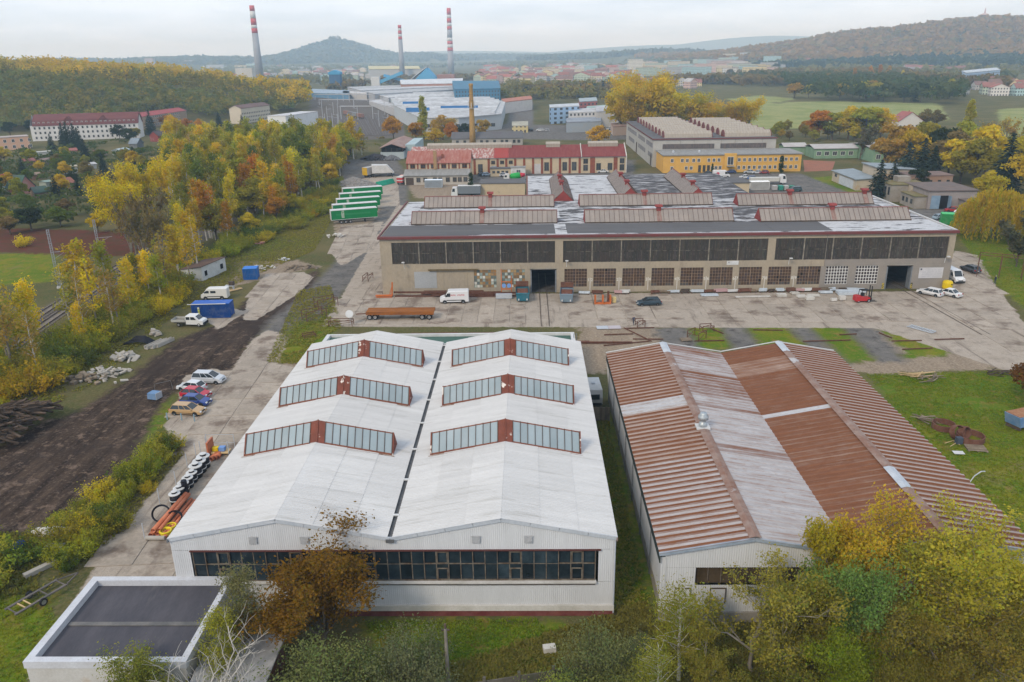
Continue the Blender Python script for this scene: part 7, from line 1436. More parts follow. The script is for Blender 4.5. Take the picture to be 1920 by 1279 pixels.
FC=[(1146,302,'estate',(.25,.02,.08),70,'dark red car in the lane beside the panel hall'),(1152,309,'sedan',(.14,.17,.20),70,'grey blue car in the lane beside the panel hall'),(1160,316,'sedan',(.10,.13,.14),70,'dark car nearest the yellow offices in the lane'),(1130,324,'sedan',(.58,.58,.57),178,'white car parked against the brick long building'),(1325,328,'hatch',(.05,.055,.06),175,'black car by the small clipped conifer'),(1370,325,'hatch',(.04,.06,.14),175,'navy car beside the white delivery van'),(1405,325,'sedan',(.35,.37,.38),175,'grey car below the office windows'),(1420,326,'sedan',(.45,.47,.49),178,'silver car below the office windows'),(1432,326,'hatch',(.25,.05,.05),178,'dark red car before the dark cypress'),(1398,335,'sedan',(.55,.56,.57),5,'white car beside the blue car in front of the offices'),(1412,337,'hatch',(.04,.10,.26),5,'blue car in front of the offices'),(1350,337,'hatch',(.42,.44,.44),60,'pale car behind the dark roof field'),(1490,359,'suv',(.045,.075,.08),185,'dark green off-road car on the grass behind the hall'),(905,330,'hatch',(.05,.06,.07),10,'black car in the yard of the brick building'),(913,330,'hatch',(.40,.50,.60),10,'pale blue car in the yard of the brick building'),(947,331,'estate',(.45,.46,.5),5,'silver car under the site hut wall'),(1785,397,'hatch',(.33,.03,.03),170,'red car by the blue garage doors'),(1803,400,'suv',(.6,.6,.6),205,'white off-road car beside the willow'),(1788,408,'hatch',(.03,.06,.15),20,'navy car among those parked behind the hall'),(1774,408,'hatch',(.4,.45,.5),20,'pale grey car among those parked behind the hall'),(1806,410,'mpv',(.5,.5,.52),210,'silver van like car tucked under the willow'),(1762,411,'hatch',(.25,.32,.38),20,'blue grey car at the corner of the hall roof')]
for px,py,k,c_,dg,lb_ in FC:p=at(px,py);car(k,p.x,p.y,dg,c_,lb_,full=False)
for i in range(12):p=at(1142+(i%4)*7+(i//4)*5,243+(i//4)*4.2);car('sedan',p.x,p.y,60,[(.55,.56,.57),(.2,.22,.25),(.5,.5,.52),(.3,.05,.05)][i%4],f'{["white", "dark", "silver", "red"][i % 4]} car in the rows of the far car park',group='cars in the far car park',full=False)
for px,py,k,c_,lb_ in((983,246,'hatch',(.55,.56,.57),'white car by the entrance of the far car park'),(994,246,'hatch',(.06,.06,.07),'black car by the entrance of the far car park'),(1012,246,'mpv',(.58,.59,.6),'white minibus in the middle of the far car park'),(1024,246,'hatch',(.4,.4,.42),'grey car beside the white minibus'),(925,240,'hatch',(.5,.5,.52),'silver car below the white factory'),(934,240,'sedan',(.15,.16,.18),'dark car below the white factory')):p=at(px,py);car(k,p.x,p.y,175,c_,lb_,full=False)
def van(x,y,deg,label,L=5.4,W=2.0,H=2.5,colr=(.64,.64,.65),win2=False,letters=False,nose=1.0,z=.05,badge=None):
 t=thing('delivery_van',label,'van',(x,y,z),math.radians(deg));f=L/2
 prof=[(-f,.35),(-f,H-.15),(-f+.12,H),(f-nose-.95,H),(f-nose-.60,H-.06),(f-nose+.05,1.35),(f-.25,1.12),(f-.02,.85),(f,.38)]
 mb=MB();n=len(prof);vs=[]
 for yy,ins in((-W/2,.06),(-W/2+.14,0),(W/2-.14,0),(W/2,.06)):vs+=[(a-(ins if a>0 else-ins),yy,b-(ins*1.5 if b>1.2 else 0))for a,b in prof]
 fs=[]
 for a in range(3):
  for i in range(n):p_,q_=a*n+i,a*n+(i+1)%n;fs.append((p_,q_,q_+n,p_+n))
 fs+=[tuple(range(n))[::-1],tuple(range(3*n,4*n))];mb.add(vs,fs);mb.build('body',M_paint,t,color=colr)
 a,b=Vector((f-nose-.56,0,H-.10)),Vector((f-nose+.08,0,1.36));nn=Vector((.9,0,.42)).normalized()*.025
 mb=MB();w1,w2=W/2-.28,W/2-.18;mb.add([(a.x+nn.x,-w1,a.z+nn.z),(a.x+nn.x,w1,a.z+nn.z),(b.x+nn.x,w2,b.z+nn.z),(b.x+nn.x,-w2,b.z+nn.z)],[(3,2,1,0)]);mb.build('windscreen',M_carglass,t)
 for s in(-1,1):
  y_=s*(W/2+.012);x1=f-nose-.10;pts=[(x1-.95,y_,1.38),(x1+.02,y_,1.38),(x1-.38,y_,H-.42),(x1-.95,y_,H-.42)];mb=MB();mb.add(pts,[(0,1,2,3)[::s]]);mb.build('side_window',M_carglass,t)
  if win2:mb=MB();mb.add([(x1-2.3,y_,1.38),(x1-1.25,y_,1.38),(x1-1.25,y_,H-.45),(x1-2.3,y_,H-.45)],[(0,1,2,3)[::s]]);mb.build('side_window',M_carglass,t)
  MB().box(-f+.9,f-1.3,y_-.015,y_+.015,.62,.76).build('rub_strip',M_blackpl,t);MB().box(x1-.2,x1+.02,y_-.02+s*.12,y_+.02+s*.12,1.45,1.75).build('mirror',M_blackpl,t)
  MB().box(f-.26,f-.03,s*(W/2-.38)-.16,s*(W/2-.38)+.16,.86,1.06).build('headlight',M_headl,t)
  for wx in(f-.95,-f+1.1):
   wheel(t,wx,s*(W/2-.10),.34,.22);mb=MB();mb.add([(wx+.42*math.cos(k*.3927),s*(W/2+.006),.34+.42*math.sin(k*.3927))for k in range(9)],[tuple(range(9))[::s]]);mb.build('wheel_arch',M_blackpl,t)
 MB().box(f-.2,f+.06,-W/2+.06,W/2-.06,.30,.60).build('bumper',M_blackpl,t);MB().box(f-.3,f+.01,-.5,.5,.64,.8).build('grille',M_blackpl,t)
 if letters:
  for s in(-1,1):
   r=random.Random(3);M_red=mat('red_lettering',(.50,.03,.05),None);xx=-1.9
   for word in((-1.95,-.55,7),(-.25,.85,7)):
    L0,L1,n_=word
    for k in range(n_):
     xk=L0+(L1-L0)*k/n_;mb=MB();wv=(L1-L0)/n_*.7;mb.box(xk,xk+wv*.3,s*(W/2+.008)-.004,s*(W/2+.008)+.004,1.55,1.83);mb.box(xk+wv*.3,xk+wv,s*(W/2+.008)-.004,s*(W/2+.008)+.004,1.55+.1*(k%3),1.62+.1*(k%3));mb.box(xk+wv*.75,xk+wv,s*(W/2+.008)-.004,s*(W/2+.008)+.004,1.62+.1*(k%2),1.83);mb.build('red_letter',M_red,t)
 if badge:
  for s in(-1,1):mb=MB();mb.add([(badge+.62*math.cos(k*.5236),s*(W/2+.012),1.55+.62*math.sin(k*.5236))for k in range(12)],[tuple(range(12))[::s]]);mb.build('round_emblem',mat('red_emblem',(.50,.02,.06),None),t);MB().bar((badge,s*(W/2+.016),1.1),(badge,s*(W/2+.016),1.6),.14,.006).bar((badge,s*(W/2+.016),1.6),(badge+.35,s*(W/2+.016),1.95),.14,.006).bar((badge,s*(W/2+.016),1.6),(badge-.35,s*(W/2+.016),1.95),.14,.006).build('emblem_strokes',M_white_paint,t)
 return t
van(-14.4,148.2,183,'white high roofed van with red lettering parked before the steel beams',5.6,2.0,2.5,letters=True,z=.06)
van(-62.8,152.4,183,'old white van with one rear side window behind the blue container',5.3,1.9,2.3,(.62,.61,.58),True,nose=.7)
van(87.2,160.0,-86,'white van facing the yard round the end of the long hall',5.6,2.0,2.5)
p=at(1352,333);van(p.x,p.y,2,'white delivery van with round red emblem before the yellow offices',6.4,2.1,2.7,badge=-1.6)
def pickup(x,y,deg):
 t=thing('pickup_truck','white double cab pickup with drop-side bed in front of the blue container','pickup',(x,y,.05),math.radians(deg));W=1.95;wc=(.62,.62,.61)
 prof=[(-.35,.45),(-.35,1.85),(-.25,2.0),(1.25,2.0),(1.5,1.92),(2.15,1.28),(2.75,1.12),(2.9,.8),(2.9,.4)];mb=MB();n=len(prof);vs=[]
 for yy,ins in((-W/2,.05),(-W/2+.12,0),(W/2-.12,0),(W/2,.05)):vs+=[(a-(ins if a>0 else-ins),yy,b-(ins*1.5 if b>1.2 else 0))for a,b in prof]
 fs=[]
 for a in range(3):
  for i in range(n):p_,q_=a*n+i,a*n+(i+1)%n;fs.append((p_,q_,q_+n,p_+n))
 fs+=[tuple(range(n))[::-1],tuple(range(3*n,4*n))];mb.add(vs,fs);mb.build('cab',M_paint,t,color=wc)
 mb=MB();mb.add([(1.53,-.72,1.93),(1.53,.72,1.93),(2.17,.84,1.31),(2.17,-.84,1.31)],[(3,2,1,0)]);mb.build('windscreen',M_carglass,t)
 for s in(-1,1):
  for a,b in((-.2,.5),(.65,1.7)):mb=MB();y_=s*(W/2+.01);mb.add([(a,y_,1.3),(b,y_,1.3),(b-(.42 if b>1 else 0),y_,1.82),(a,y_,1.82)],[(0,1,2,3)[::s]]);mb.build('side_window',M_carglass,t)
  for wx in(2.05,-1.75):wheel(t,wx,s*(W/2-.1),.34,.22)
  MB().box(2.68,2.93,s*.62-.16,s*.62+.16,.88,1.06).build('headlight',M_headl,t)
 MB().box(2.75,3.0,-W/2+.05,W/2-.05,.35,.78).build('bumper',M_blackpl,t);MB().box(-2.9,-.4,-.4,.4,.45,.75).build('chassis',M_blackpl,t)
 M_bed=mat('bed_alu',(.42,.42,.40),(.33,.33,.31),1);MB().box(-3.0,-.45,-1.02,1.02,.82,.9).build('bed_floor',mat('bed_wood',(.22,.20,.17),None),t)
 for s in(-1,1):MB().box(-3.0,-.45,s*1.02-.03,s*1.02+.03,.91,1.28).build('drop_side',M_bed,t)
 MB().box(-3.04,-2.99,-1.0,1.0,.91,1.28).build('tailgate',M_bed,t);MB().box(-.47,-.41,-1.0,1.0,.91,1.5).build('headboard',M_bed,t)
pickup(-61.2,135.6,-4)
def container(x,y,deg,L,W,H,colr,label,corr=True,stripe=False,name='shipping_container'):
 t=thing(name,label,'container',(x,y,.05),math.radians(deg));m_=M_dullpaint
 MB().box(-L/2+.06,L/2-.06,-W/2+.06,W/2-.06,.12,H-.06).build('box',m_,t,color=colr)
 for s in(-1,1):
  r=clad(-L/2+.1,L/2-.1,.2,H-.12,.28,.05,0);o=r.build('side_panel',m_,t,(0,s*(W/2-.06),0),rz=0 if s<0 else math.pi,color=colr)
 fr=MB()
 for a in(-L/2+.06,L/2-.06):
  for b in(-W/2+.06,W/2-.06):fr.box(a-.07,a+.07,b-.07,b+.07,0,H)
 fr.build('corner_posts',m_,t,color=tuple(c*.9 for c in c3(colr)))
 for z in(.02,H-.13):
  MB().box(-L/2+.14,L/2-.14,-W/2-.0,-W/2+.1,z,z+.14).build('rail',m_,t,color=colr);MB().box(-L/2+.14,L/2-.14,W/2-.1,W/2,z,z+.14).build('rail',m_,t,color=colr)
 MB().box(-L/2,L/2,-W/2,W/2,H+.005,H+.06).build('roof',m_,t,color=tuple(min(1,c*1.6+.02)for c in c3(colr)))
 MB().box(L/2-.05,L/2+.01,-W/2+.2,W/2-.2,.2,H-.2).build('doors',m_,t,color=colr)
 if stripe:
  MB().box(-L/2-.6,L/2-.6,-W/2-.12,-W/2-.02,H-.02,H+.10).build('plank',M_white_paint,t)
  for k,(z,c_)in enumerate(((.5,(.35,.45,.12)),(1.0,(.5,.5,.12)),(1.5,(.42,.48,.1)),(1.95,(.55,.55,.4)))):MB().box(-L/2+1.15,-L/2+1.5,-W/2-.07,-W/2-.055,z-.18,z+.2).build('vertical_lettering',M_dullpaint,t,color=c_)
 return t
container(-58.9,140.9,3,7.0,2.6,2.7,(.012,.060,.24),'long dark blue container with pale lettering beside the pickup',stripe=True);container(-60.6,167.8,8,3.0,2.6,2.4,(.014,.10,.33),'short bright blue container by the dirt road')
p=at(813,352);container(p.x,p.y+1,0,6.4,2.5,2.7,(.42,.47,.52),'pale grey cabin with blue frame below the brick workshop',name='site_cabin');p=at(1423,355);container(p.x,p.y,0,6.4,2.5,2.7,(.56,.56,.54),'white box container on the grass behind the hall')
p=at(1787,424);container(p.x+.4,p.y+3,-20,4.5,3,2.8,(.03,.27,.08),'bright green container behind the end of the long hall')
ws_=thing('white_shed','white shed with sloping brown roof and two openings below the birches','shed',(-72.2,171.0,0),math.radians(78))
mb=MB();mb.prism([(-2.6,0),(2.6,0),(2.6,2.3),(-2.6,3.1)],-4.6,4.6,axis='x');mb.build('wall',mat('shed_white',(.55,.56,.55),(.46,.47,.45),.7,c3_=(.30,.28,.24),scale3=.6,lo3=.62,hi3=.75),ws_);mb=MB();mb.add([(-4.8,-2.8,3.13),(4.8,-2.8,3.13),(4.8,2.8,2.29),(-4.8,2.8,2.29),(-4.8,-2.8,3.25),(4.8,-2.8,3.25),(4.8,2.8,2.41),(-4.8,2.8,2.41)],[(0,3,2,1),(4,5,6,7),(0,1,5,4),(1,2,6,5),(2,3,7,6),(3,0,4,7)]);mb.build('roof',mat('brown_roofing',(.10,.065,.05),(.14,.09,.07),.7),ws_)
for x,w in((-3.2,.9),(2.9,1.0)):MB().box(x-w/2,x+w/2,-2.66,-2.6,.9,2.0).build('opening',M_dark,ws_)
M_curt=mat('green_curtain',(.010,.20,.060),(.008,.17,.055),.5,rough=.45,fine=.04)
def trailer(a,b,label):
 A_,B_=Vector((*a,0)),Vector((*b,0));d=B_-A_;t=thing('curtain_trailer',label,'trailer',((A_+B_)/2),math.atan2(d.y,d.x),'green trailers beside the dirt road');L=13.4;W=2.5;z0,z1=1.15,3.95
 MB().box(-L/2+.1,L/2-.1,-W/2+.05,W/2-.05,z0+.12,z1-.1).build('curtain',M_curt,t);MB().box(-L/2,L/2,-W/2,W/2,z1-.09,z1+.05).build('roof',M_white_paint,t);MB().box(-L/2,L/2,-W/2,W/2,z0,z0+.11).build('floor_rail',M_white_paint,t)
 for x in(-L/2,L/2-.09):MB().box(x,x+.09,-W/2,W/2,z0+.12,z1-.1).build('end_wall',M_white_paint if x<0 else M_curt,t)
 for s in(-1,1):MB().box(-L/2+3.0,-L/2+3.8,s*(W/2-.03)-.01,s*(W/2-.03)+.01,z0+.5,z1-.2).build('pale_flash',mat('pale_lettering',(.40,.45,.38),(.15,.3,.16),2.5,.45,.6),t);MB().box(-L/2+1.5,L/2-2,s*(W/2-.03)-.009,s*(W/2-.03)+.009,z0+1.3,z0+1.75).build('faded_stripe',mat('faded_stripe',(.03,.22,.085),None),t)
 MB().box(-L/2+.5,L/2-1,-.5,.5,.75,z0-.01).build('chassis',M_blackpl,t)
 for x in(-3.9,-2.6,-1.3):
  for s in(-1,1):wheel(t,x,s*(W/2-.2),.48,.36)
 MB().box(3.0,3.25,-.9,.9,.02,.75).build('landing_legs',M_blackpl,t);MB().box(-L/2-.05,-L/2,-1.1,1.1,.6,.8).build('rear_bar',M_blackpl,t)
for i,((a,b),lb_)in enumerate(zip((((-57.0,227.8),(-44.5,232.5)),((-58.6,237.0),(-46,241.7)),((-59.6,247),(-47,251.7)),((-61.0,257.5),(-48.4,262.2)),((-62.5,268.5),(-49.8,273.2))),('nearest green curtain trailer, fully visible with its wheels','second green trailer, half hidden behind the nearest one','third green trailer in the middle of the parked row','fourth green trailer counted from the hall','farthest green trailer, only its white roof edge showing'))):trailer(a,b,lb_)
def cab(t,x,colr,W=2.45,H=3.4):
 prof=[(x,.6),(x,H-.5),(x+.25,H),(x+1.7,H-.08),(x+2.05,2.2),(x+2.2,1.2),(x+2.2,.5)];MB().prism(prof,-W/2,W/2).build('cab',M_paint,t,color=colr)
 mb=MB();mb.add([(x+1.76,-1.05,H-.25),(x+1.76,1.05,H-.25),(x+2.09,1.1,2.15),(x+2.09,-1.1,2.15)],[(3,2,1,0)]);mb.build('windscreen',M_carglass,t)
 for s in(-1,1):mb=MB();mb.add([(x+.9,s*(W/2+.01),1.9),(x+1.85,s*(W/2+.01),1.9),(x+1.65,s*(W/2+.01),H-.45),(x+.9,s*(W/2+.01),H-.45)],[(0,1,2,3)[::s]]);mb.build('side_window',M_carglass,t)
 MB().box(x+2.1,x+2.28,-W/2+.05,W/2-.05,.45,.95).build('bumper',M_blackpl,t)
tk=thing('curtain_truck','white cab truck with grey curtain body beside the clipped cypress','truck',(*at(873,369)[:2],0),math.pi);cab(tk,2.6,(.60,.61,.64));MB().box(-5.2,2.4,-1.25,1.25,1.2,3.75).build('curtain_body',mat('slate_curtain',(.16,.18,.21),None),tk);MB().box(-5.25,2.45,-1.28,1.28,3.76,3.9).build('body_roof',M_white_paint,tk);MB().box(-5,3,-.5,.5,.7,1.19).build('chassis',M_blackpl,tk)
for x in(3.6,-1.6,-2.9):[wheel(tk,x,s*1.05,.48,.32)for s in(-1,1)]
mx_=thing('concrete_mixer','concrete mixer truck with white cab and green and red drum','mixer truck',(*at(967,341)[:2],0),math.pi);cab(mx_,2.4,(.58,.58,.57),H=3.1)
mb=MB();mb.tube([(2.1,0,1.9),(1.6,0,2.0),(-1.0,0,2.3),(-1.8,0,2.45)],[.7,1.15,1.25,1.0],14);mb.build('drum',mat('mixer_green',(.02,.30,.06),None,rough=.4),mx_,smooth=True);mb=MB();mb.tube([(-1.81,0,2.45),(-3.6,0,2.7)],[1.0,.55],14);mb.build('drum_tail',mat('mixer_red',(.42,.03,.05),None,rough=.4),mx_,smooth=True);MB().box(-4,2.4,-.5,.5,.7,1.1).build('chassis',M_blackpl,mx_)
for x in(3.4,-1.4,-2.7):[wheel(mx_,x,s*1.05,.48,.32)for s in(-1,1)]
ft=thing('red_truck','small red and white truck beside the brick workshop','truck',(*at(755,344)[:2],0),math.radians(80));cab(ft,.8,(.40,.03,.035),2.3,3.0);MB().box(-3.4,.7,-1.15,1.15,.8,2.6).build('body',M_dullpaint,ft,color=(.42,.035,.04));MB().box(-3.45,.72,-1.17,1.17,2.61,2.9).build('body_roof',M_white_paint,ft);MB().box(-3.42,.7,-1.18,-1.155,1.4,1.75).build('white_band',M_white_paint,ft);MB().box(-3.46,-3.41,-1.1,1.1,1.4,1.75).build('white_band',M_white_paint,ft)
for x in(1.8,-2.3):[wheel(ft,x,s*1.0,.45,.3)for s in(-1,1)]
yt=thing('yellow_trailer','box trailer with yellow rear doors beside the gravel heap','trailer',(*at(697,331)[:2],0),math.radians(60));MB().box(-4,7,-1.3,1.3,1.1,4.0).build('box',M_dullpaint,yt,color=(.40,.38,.36));MB().box(-4.08,-4.01,-1.28,1.28,1.0,3.95).build('doors',M_dullpaint,yt,color=(.55,.34,.02));MB().box(-4,6,-.5,.5,.6,1.09).build('chassis',M_blackpl,yt)
for x in(-2.5,-1.2):[wheel(yt,x,s*1.1,.48,.32)for s in(-1,1)]
ch=thing('chip_conveyor','white sheeted hopper beside the yellow trailer','hopper',(*at(718,331)[:2],0),math.radians(10));MB().prism([(-4.2,1.6),(4.6,1.6),(2.0,4.6),(-4.2,4.8)],-2,2).build('hopper',M_white_paint,ch);[MB().bar((x,y,0),(x*.9,y,1.7),.2).build('leg',M_blackpl,ch)for x in(-3.8,3.8)for y in(-1.8,1.8)]
p=at(733,328);car('hatch',p.x,p.y,80,(.45,.5,.55),'pale blue car behind the white hopper',full=False)
wt=thing('flatbed_lorry','white cab lorry with pale box behind the containers on the grass','truck',(*at(1447,345)[:2],0),0);cab(wt,2.6,(.6,.6,.6));MB().box(-8,2.3,-1.25,1.25,1.1,2.4).build('box',M_dullpaint,wt,color=(.48,.47,.43));[wheel(wt,x,s*1.05,.48,.32)for x in(3.6,-4.5,-5.8)for s in(-1,1)]
bx=[(1463,357,(.03,.25,.18),'teal'),(1473,357,(.4,.4,.38),'grey'),(1484,357,(.03,.2,.13),'dark green'),(1452,357,(.4,.38,.37),'pale')]
for px,py,c_,n_ in bx:p=at(px,py);t=thing('waste_bin',f'{n_} wheeled waste bin in the line on the grass','bin',(p.x,p.y,0),group='waste bins on the grass');MB().prism([(-.9,.2),(.9,.2),(1.1,1.5),(-1.1,1.5)],-.7,.7,axis='x').build('tub',M_dullpaint,t,color=c_);MB().box(-.75,.75,-1.15,1.15,1.51,1.65).build('lid',M_dullpaint,t,color=c_)
cv=thing('caravan','white caravan parked in the gap between the white and rusty halls','caravan',(8.75,101.0,0),math.radians(92));mb=MB();mb.prism([(-2.4,.5),(2.4,.5),(2.6,1.4),(2.2,2.55),(-2.3,2.55),(-2.6,1.5)],-1.0,1.0);mb.build('body',M_white_paint,cv);MB().box(-2.66,-2.55,-.6,.6,1.3,2.0).build('rear_window',M_carglass,cv);MB().box(-2.62,-2.45,-.9,.9,.5,.7).build('bumper',M_blackpl,cv);MB().box(-.3,.3,-.25,.25,2.56,2.66).build('roof_hatch',M_trim,cv);[wheel(cv,0,s*.9,.32)for s in(-1,1)]
fk=thing('forklift','red forklift truck with tall black mast facing the far gate','forklift',(63.4,145.9,.05),math.radians(6));redf=(.42,.025,.03)
mb=MB();mb.prism([(-1.5,.35),(-1.55,1.15),(-.7,1.3),(.2,1.0),(1.0,.95),(1.1,.3)],-.65,.65);mb.build('chassis',M_paint,fk,color=redf);MB().prism([(-1.75,.3),(-1.7,1.25),(-1.0,1.35),(-1.0,.3)],-.7,.7).build('counterweight',M_paint,fk,color=redf)
for x,s in((-.8,-1),(-.8,1),(.85,-1),(.85,1)):MB().bar((x,s*.58,1.1),(x*.8,s*.52,2.3),.08).build('guard_post',M_blackpl,fk)
MB().box(-.75,.78,-.6,.6,2.3,2.38).build('overhead_guard',M_blackpl,fk);MB().box(-.5,.0,-.3,.3,1.2,1.75).build('seat',M_blackpl,fk)
for s in(-1,1):MB().box(1.2,1.36,s*.38-.06,s*.38+.06,.1,3.1).build('mast_rail',M_blackpl,fk);MB().box(1.4,2.6,s*.3-.06,s*.3+.06,.08,.14).build('fork',M_blackpl,fk);wheel(fk,.8,s*.6,.34,.26);wheel(fk,-1.15,s*.55,.28,.22)
MB().box(1.22,1.34,-.32,.32,1.0,1.1).build('mast_beam',M_blackpl,fk);MB().box(1.36,1.42,-.5,.5,.3,.8).build('carriage',M_blackpl,fk)
fw_=thing('flat_wagon','long flat wagon with bright rusty deck on four pairs of wheels','wagon',(-23.4,138.6,.05),math.radians(-.5));M_deck=mat('orange_rust',(.30,.105,.022),(.20,.075,.025),.9,.35,.65,c3_=(.12,.055,.03),scale3=.5,lo3=.62,hi3=.8,stretch=(.4,2,1))
MB().box(-6.2,6.2,-1.25,1.25,1.35,1.5).build('deck',M_deck,fw_)
for s in(-1,1):MB().box(-6.2,6.2,s*1.27-.05,s*1.27+.05,1.0,1.6).build('side_rail',M_deck,fw_)
MB().box(-5.5,5.5,-.35,.35,.8,1.34).build('spine',M_blackpl,fw_);mb=MB();mb.bar((-6.2,0,.9),(-8.4,.3,.7),.16).build('drawbar',mat('dark_rust',(.10,.05,.035),(.16,.075,.05),1),fw_)
for x in(-5.6,-4.6,4.0,5.3):[wheel(fw_,x,s*1.0,.5,.3)for s in(-1,1)]
def skip(x,y,deg,colr,label):
 t=thing('skip',label,'skip',(x,y,.05),math.radians(deg));mb=MB();b=[(-1.1,-2.2),(1.1,-2.2),(1.1,2.2),(-1.1,2.2)];tt=[(-1.25,-2.7),(1.25,-2.7),(1.25,2.7),(-1.25,2.7)]
 mb.add([(*p_,.25)for p_ in b]+[(*p_,1.9)for p_ in tt],[(0,3,2,1),(0,1,5,4),(1,2,6,5),(2,3,7,6),(3,0,4,7)]);mb.build('tub',M_dullpaint,t,color=colr)
 for k in range(5):
  for s in(-1,1):MB().bar((s*1.14,-1.8+k*.9,.3),(s*1.27,-2.1+k*1.05,1.85),.1).build('rib',M_dullpaint,t,color=colr)
 MB().box(-1.3,1.3,-2.75,-2.6,1.82,1.98).build('rim',M_dullpaint,t,color=colr);MB().box(-1.1,1.1,-2.3,2.3,1.2,1.5).build('scrap_load',mat('rust_scrap',(.12,.05,.035),(.2,.09,.06),2.0,bump=.8,bscale=4),t);MB().box(-1.25,1.25,2.3,2.7,1.9,2.9).build('raised_end',mat('dark_rust',(.10,.05,.035),None),t)
 for s in(-1,1):MB().box(s*.8-.12,s*.8+.12,-2.72,-2.35,.5,.75).build('pale_plate',M_white_paint,t)
skip(-1.2,150.0,2,(.035,.17,.23),'teal skip full of rusty scrap beside the open gate');skip(7.4,149.0,-4,(.20,.27,.33),'grey blue skip with peeling paint beside the open gate')
# things lying about the yards
M_rust1=mat('dark_rust',(.10,.05,.035),(.16,.075,.05),1);M_rust2=mat('steel_rust',(.115,.050,.034),(.17,.085,.06),1.2,fine=.15);M_orange=mat('orange_paint',(.50,.13,.03),(.40,.12,.04),.9)
M_conc2=mat('precast_concrete',(.40,.37,.33),(.33,.30,.26),.7,rand=.12);M_wood=mat('grey_timber',(.24,.19,.14),(.16,.125,.09),1.2,rand=.25);M_fresh=mat('fresh_timber',(.50,.36,.19),(.42,.30,.16),1.2,rand=.2);M_tar=mat('tarred_timber',(.055,.038,.028),(.10,.07,.05),1.0,rand=.4);M_alu=mat('foil_wrapped',(.50,.55,.60),(.40,.45,.50),1.3,rough=.3,rand=.15)
def pile(name,label,cat,x,y,rz,piece,n,dims,layout,m,kind_piece='beam',seed=1,group=None,jitter=.12):
 """heap of like pieces, each its own part: layout(i, rnd) -> (x, y, z, yaw, pitch)"""
 t=thing(name,label,cat,(x,y,.04),rz,group);r=random.Random(seed);me_=piece
 for i in range(n):
  a=layout(i,r);ob(kind_piece,me_,t,a[:3],rot=(0,a[4]if len(a)>4 else 0,a[3]),scale=(a[5]if len(a)>5 else 1.0,)*3 if len(a)<=6 else a[5:8])
 return t
def boxmesh(l,w,h,m,nm='piece'):return MB().box(-l/2,l/2,-w/2,w/2,0,h).mesh(nm,m)
def ibeam(l,m):mb=MB();mb.box(-l/2,l/2,-.14,.14,0,.03);mb.box(-l/2,l/2,-.14,.14,.27,.30);mb.box(-l/2,l/2,-.02,.02,.03,.27);return mb.mesh('beam',m)
B12,B8,B5,B3=ibeam(12,M_rust2),ibeam(8,M_rust2),ibeam(5,M_rust2),ibeam(3,M_rust1)
pile('steel_beam_stack','stack of long rusty steel beams along the foot of the hall wall','beams',-14.5,152.3,0,B12,12,None,lambda i,r:(r.uniform(-7,7),(i%4)*.5-.6,.32*(i//4),r.uniform(-.03,.03)),None,seed=2)
pile('steel_beam_stack','row of rusty beams lying behind the white hall annex','beams',-8.5,127.6,0,B8,9,None,lambda i,r:(r.uniform(-9,12),r.uniform(-1.3,1.3),.02 if i<6 else .33,r.uniform(-.06,.06)),None,seed=3)
pile('steel_beam_stack','single line of dark beams in front of the annex parapet','beams',-3,123.6,0,B12,5,None,lambda i,r:(-14+i*7,r.uniform(-.8,.8),.02,r.uniform(-.05,.05)),None,seed=4)
for(px,py,l,dg,lb_)in((1160,628,B5,4,'rusty beam lying on the bare soil behind the rusty hall'),(1215,637,B5,-3,'rusty beam beside the diagonal one on bare soil'),(1175,645,B8,14,'long rusty beam across the wheel tracks'),(1195,628,B8,-62,'diagonal rusty beam resting on the others'),(1200,616,B5,3,'short dark beam at the edge of the concrete'),(1440,620,B5,-4,'dark beam on the moss by the dirt lane'),(1330,640,B5,2,'beam lying beside the red frame'),(1345,622,B3,-60,'rusty plate lying across the grass strip'),(1550,640,B8,3,'thin rusty beam on the grass strip near the lane'),(1700,640,B5,2,'rusty beam near the aluminium ladder'),(1660,630,B3,-70,'short rusty bar on the grass'),(1590,628,B3,5,'short dark beam on the moss'),(1780,637,B5,3,'dark beam on the black soil patch'),(1720,655,B5,5,'pale stained beam near the curve of the lane')):
 p=at(px,py);t=thing('steel_beam',lb_,'beam',(p.x,p.y,.05),math.radians(dg),scale=(1,.55,.5));ob('web',l,t)
def frame_rack(x,y,dg,l,w,h,label,m=M_rust1):
 t=thing('steel_rack',label,'rack',(x,y,.04),math.radians(dg))
 for s in(-1,1):
  for e in(-1,1):MB().bar((e*l/2,s*w/2,0),(e*l/2,s*w/2,h),.1).build('post',m,t)
  MB().bar((-l/2,s*w/2,h),(l/2,s*w/2,h),.1).build('rail',m,t);MB().bar((-l/2,s*w/2,.2),(l/2,s*w/2,h*.8),.07).build('brace',m,t)
 for e in(-1,1):MB().bar((e*l/2,-w/2,h*.7),(e*l/2,w/2,h*.7),.08).build('rail',m,t)
for px,py,dg,l,w,h,lb_ in((612,575,35,4,2,1.8,'rusty steel rack highest in the weeds by the concrete'),(590,598,40,4,2,1.8,'rusty steel rack lowest in the weeds by the concrete'),(640,610,0,4.2,1.4,1.0,'low rusty trestle at the edge of the concrete'),(580,632,30,2,1.2,.6,'rusty block frame in the weeds beside the annex'),(1306,635,45,2.2,2.2,1.4,'red triangular frame on the grass strip'),(1200,612,10,1.4,1.2,1.2,'tangle of dark scrap frames at the concrete edge'),(1325,620,10,2,1.4,1.0,'heap of grey tangled frames on the grass strip'),(690,525,80,3,1.2,1.2,'rack of pipes against the end of the hall')):p=at(px,py);frame_rack(p.x,p.y,dg,l,w,h,lb_)
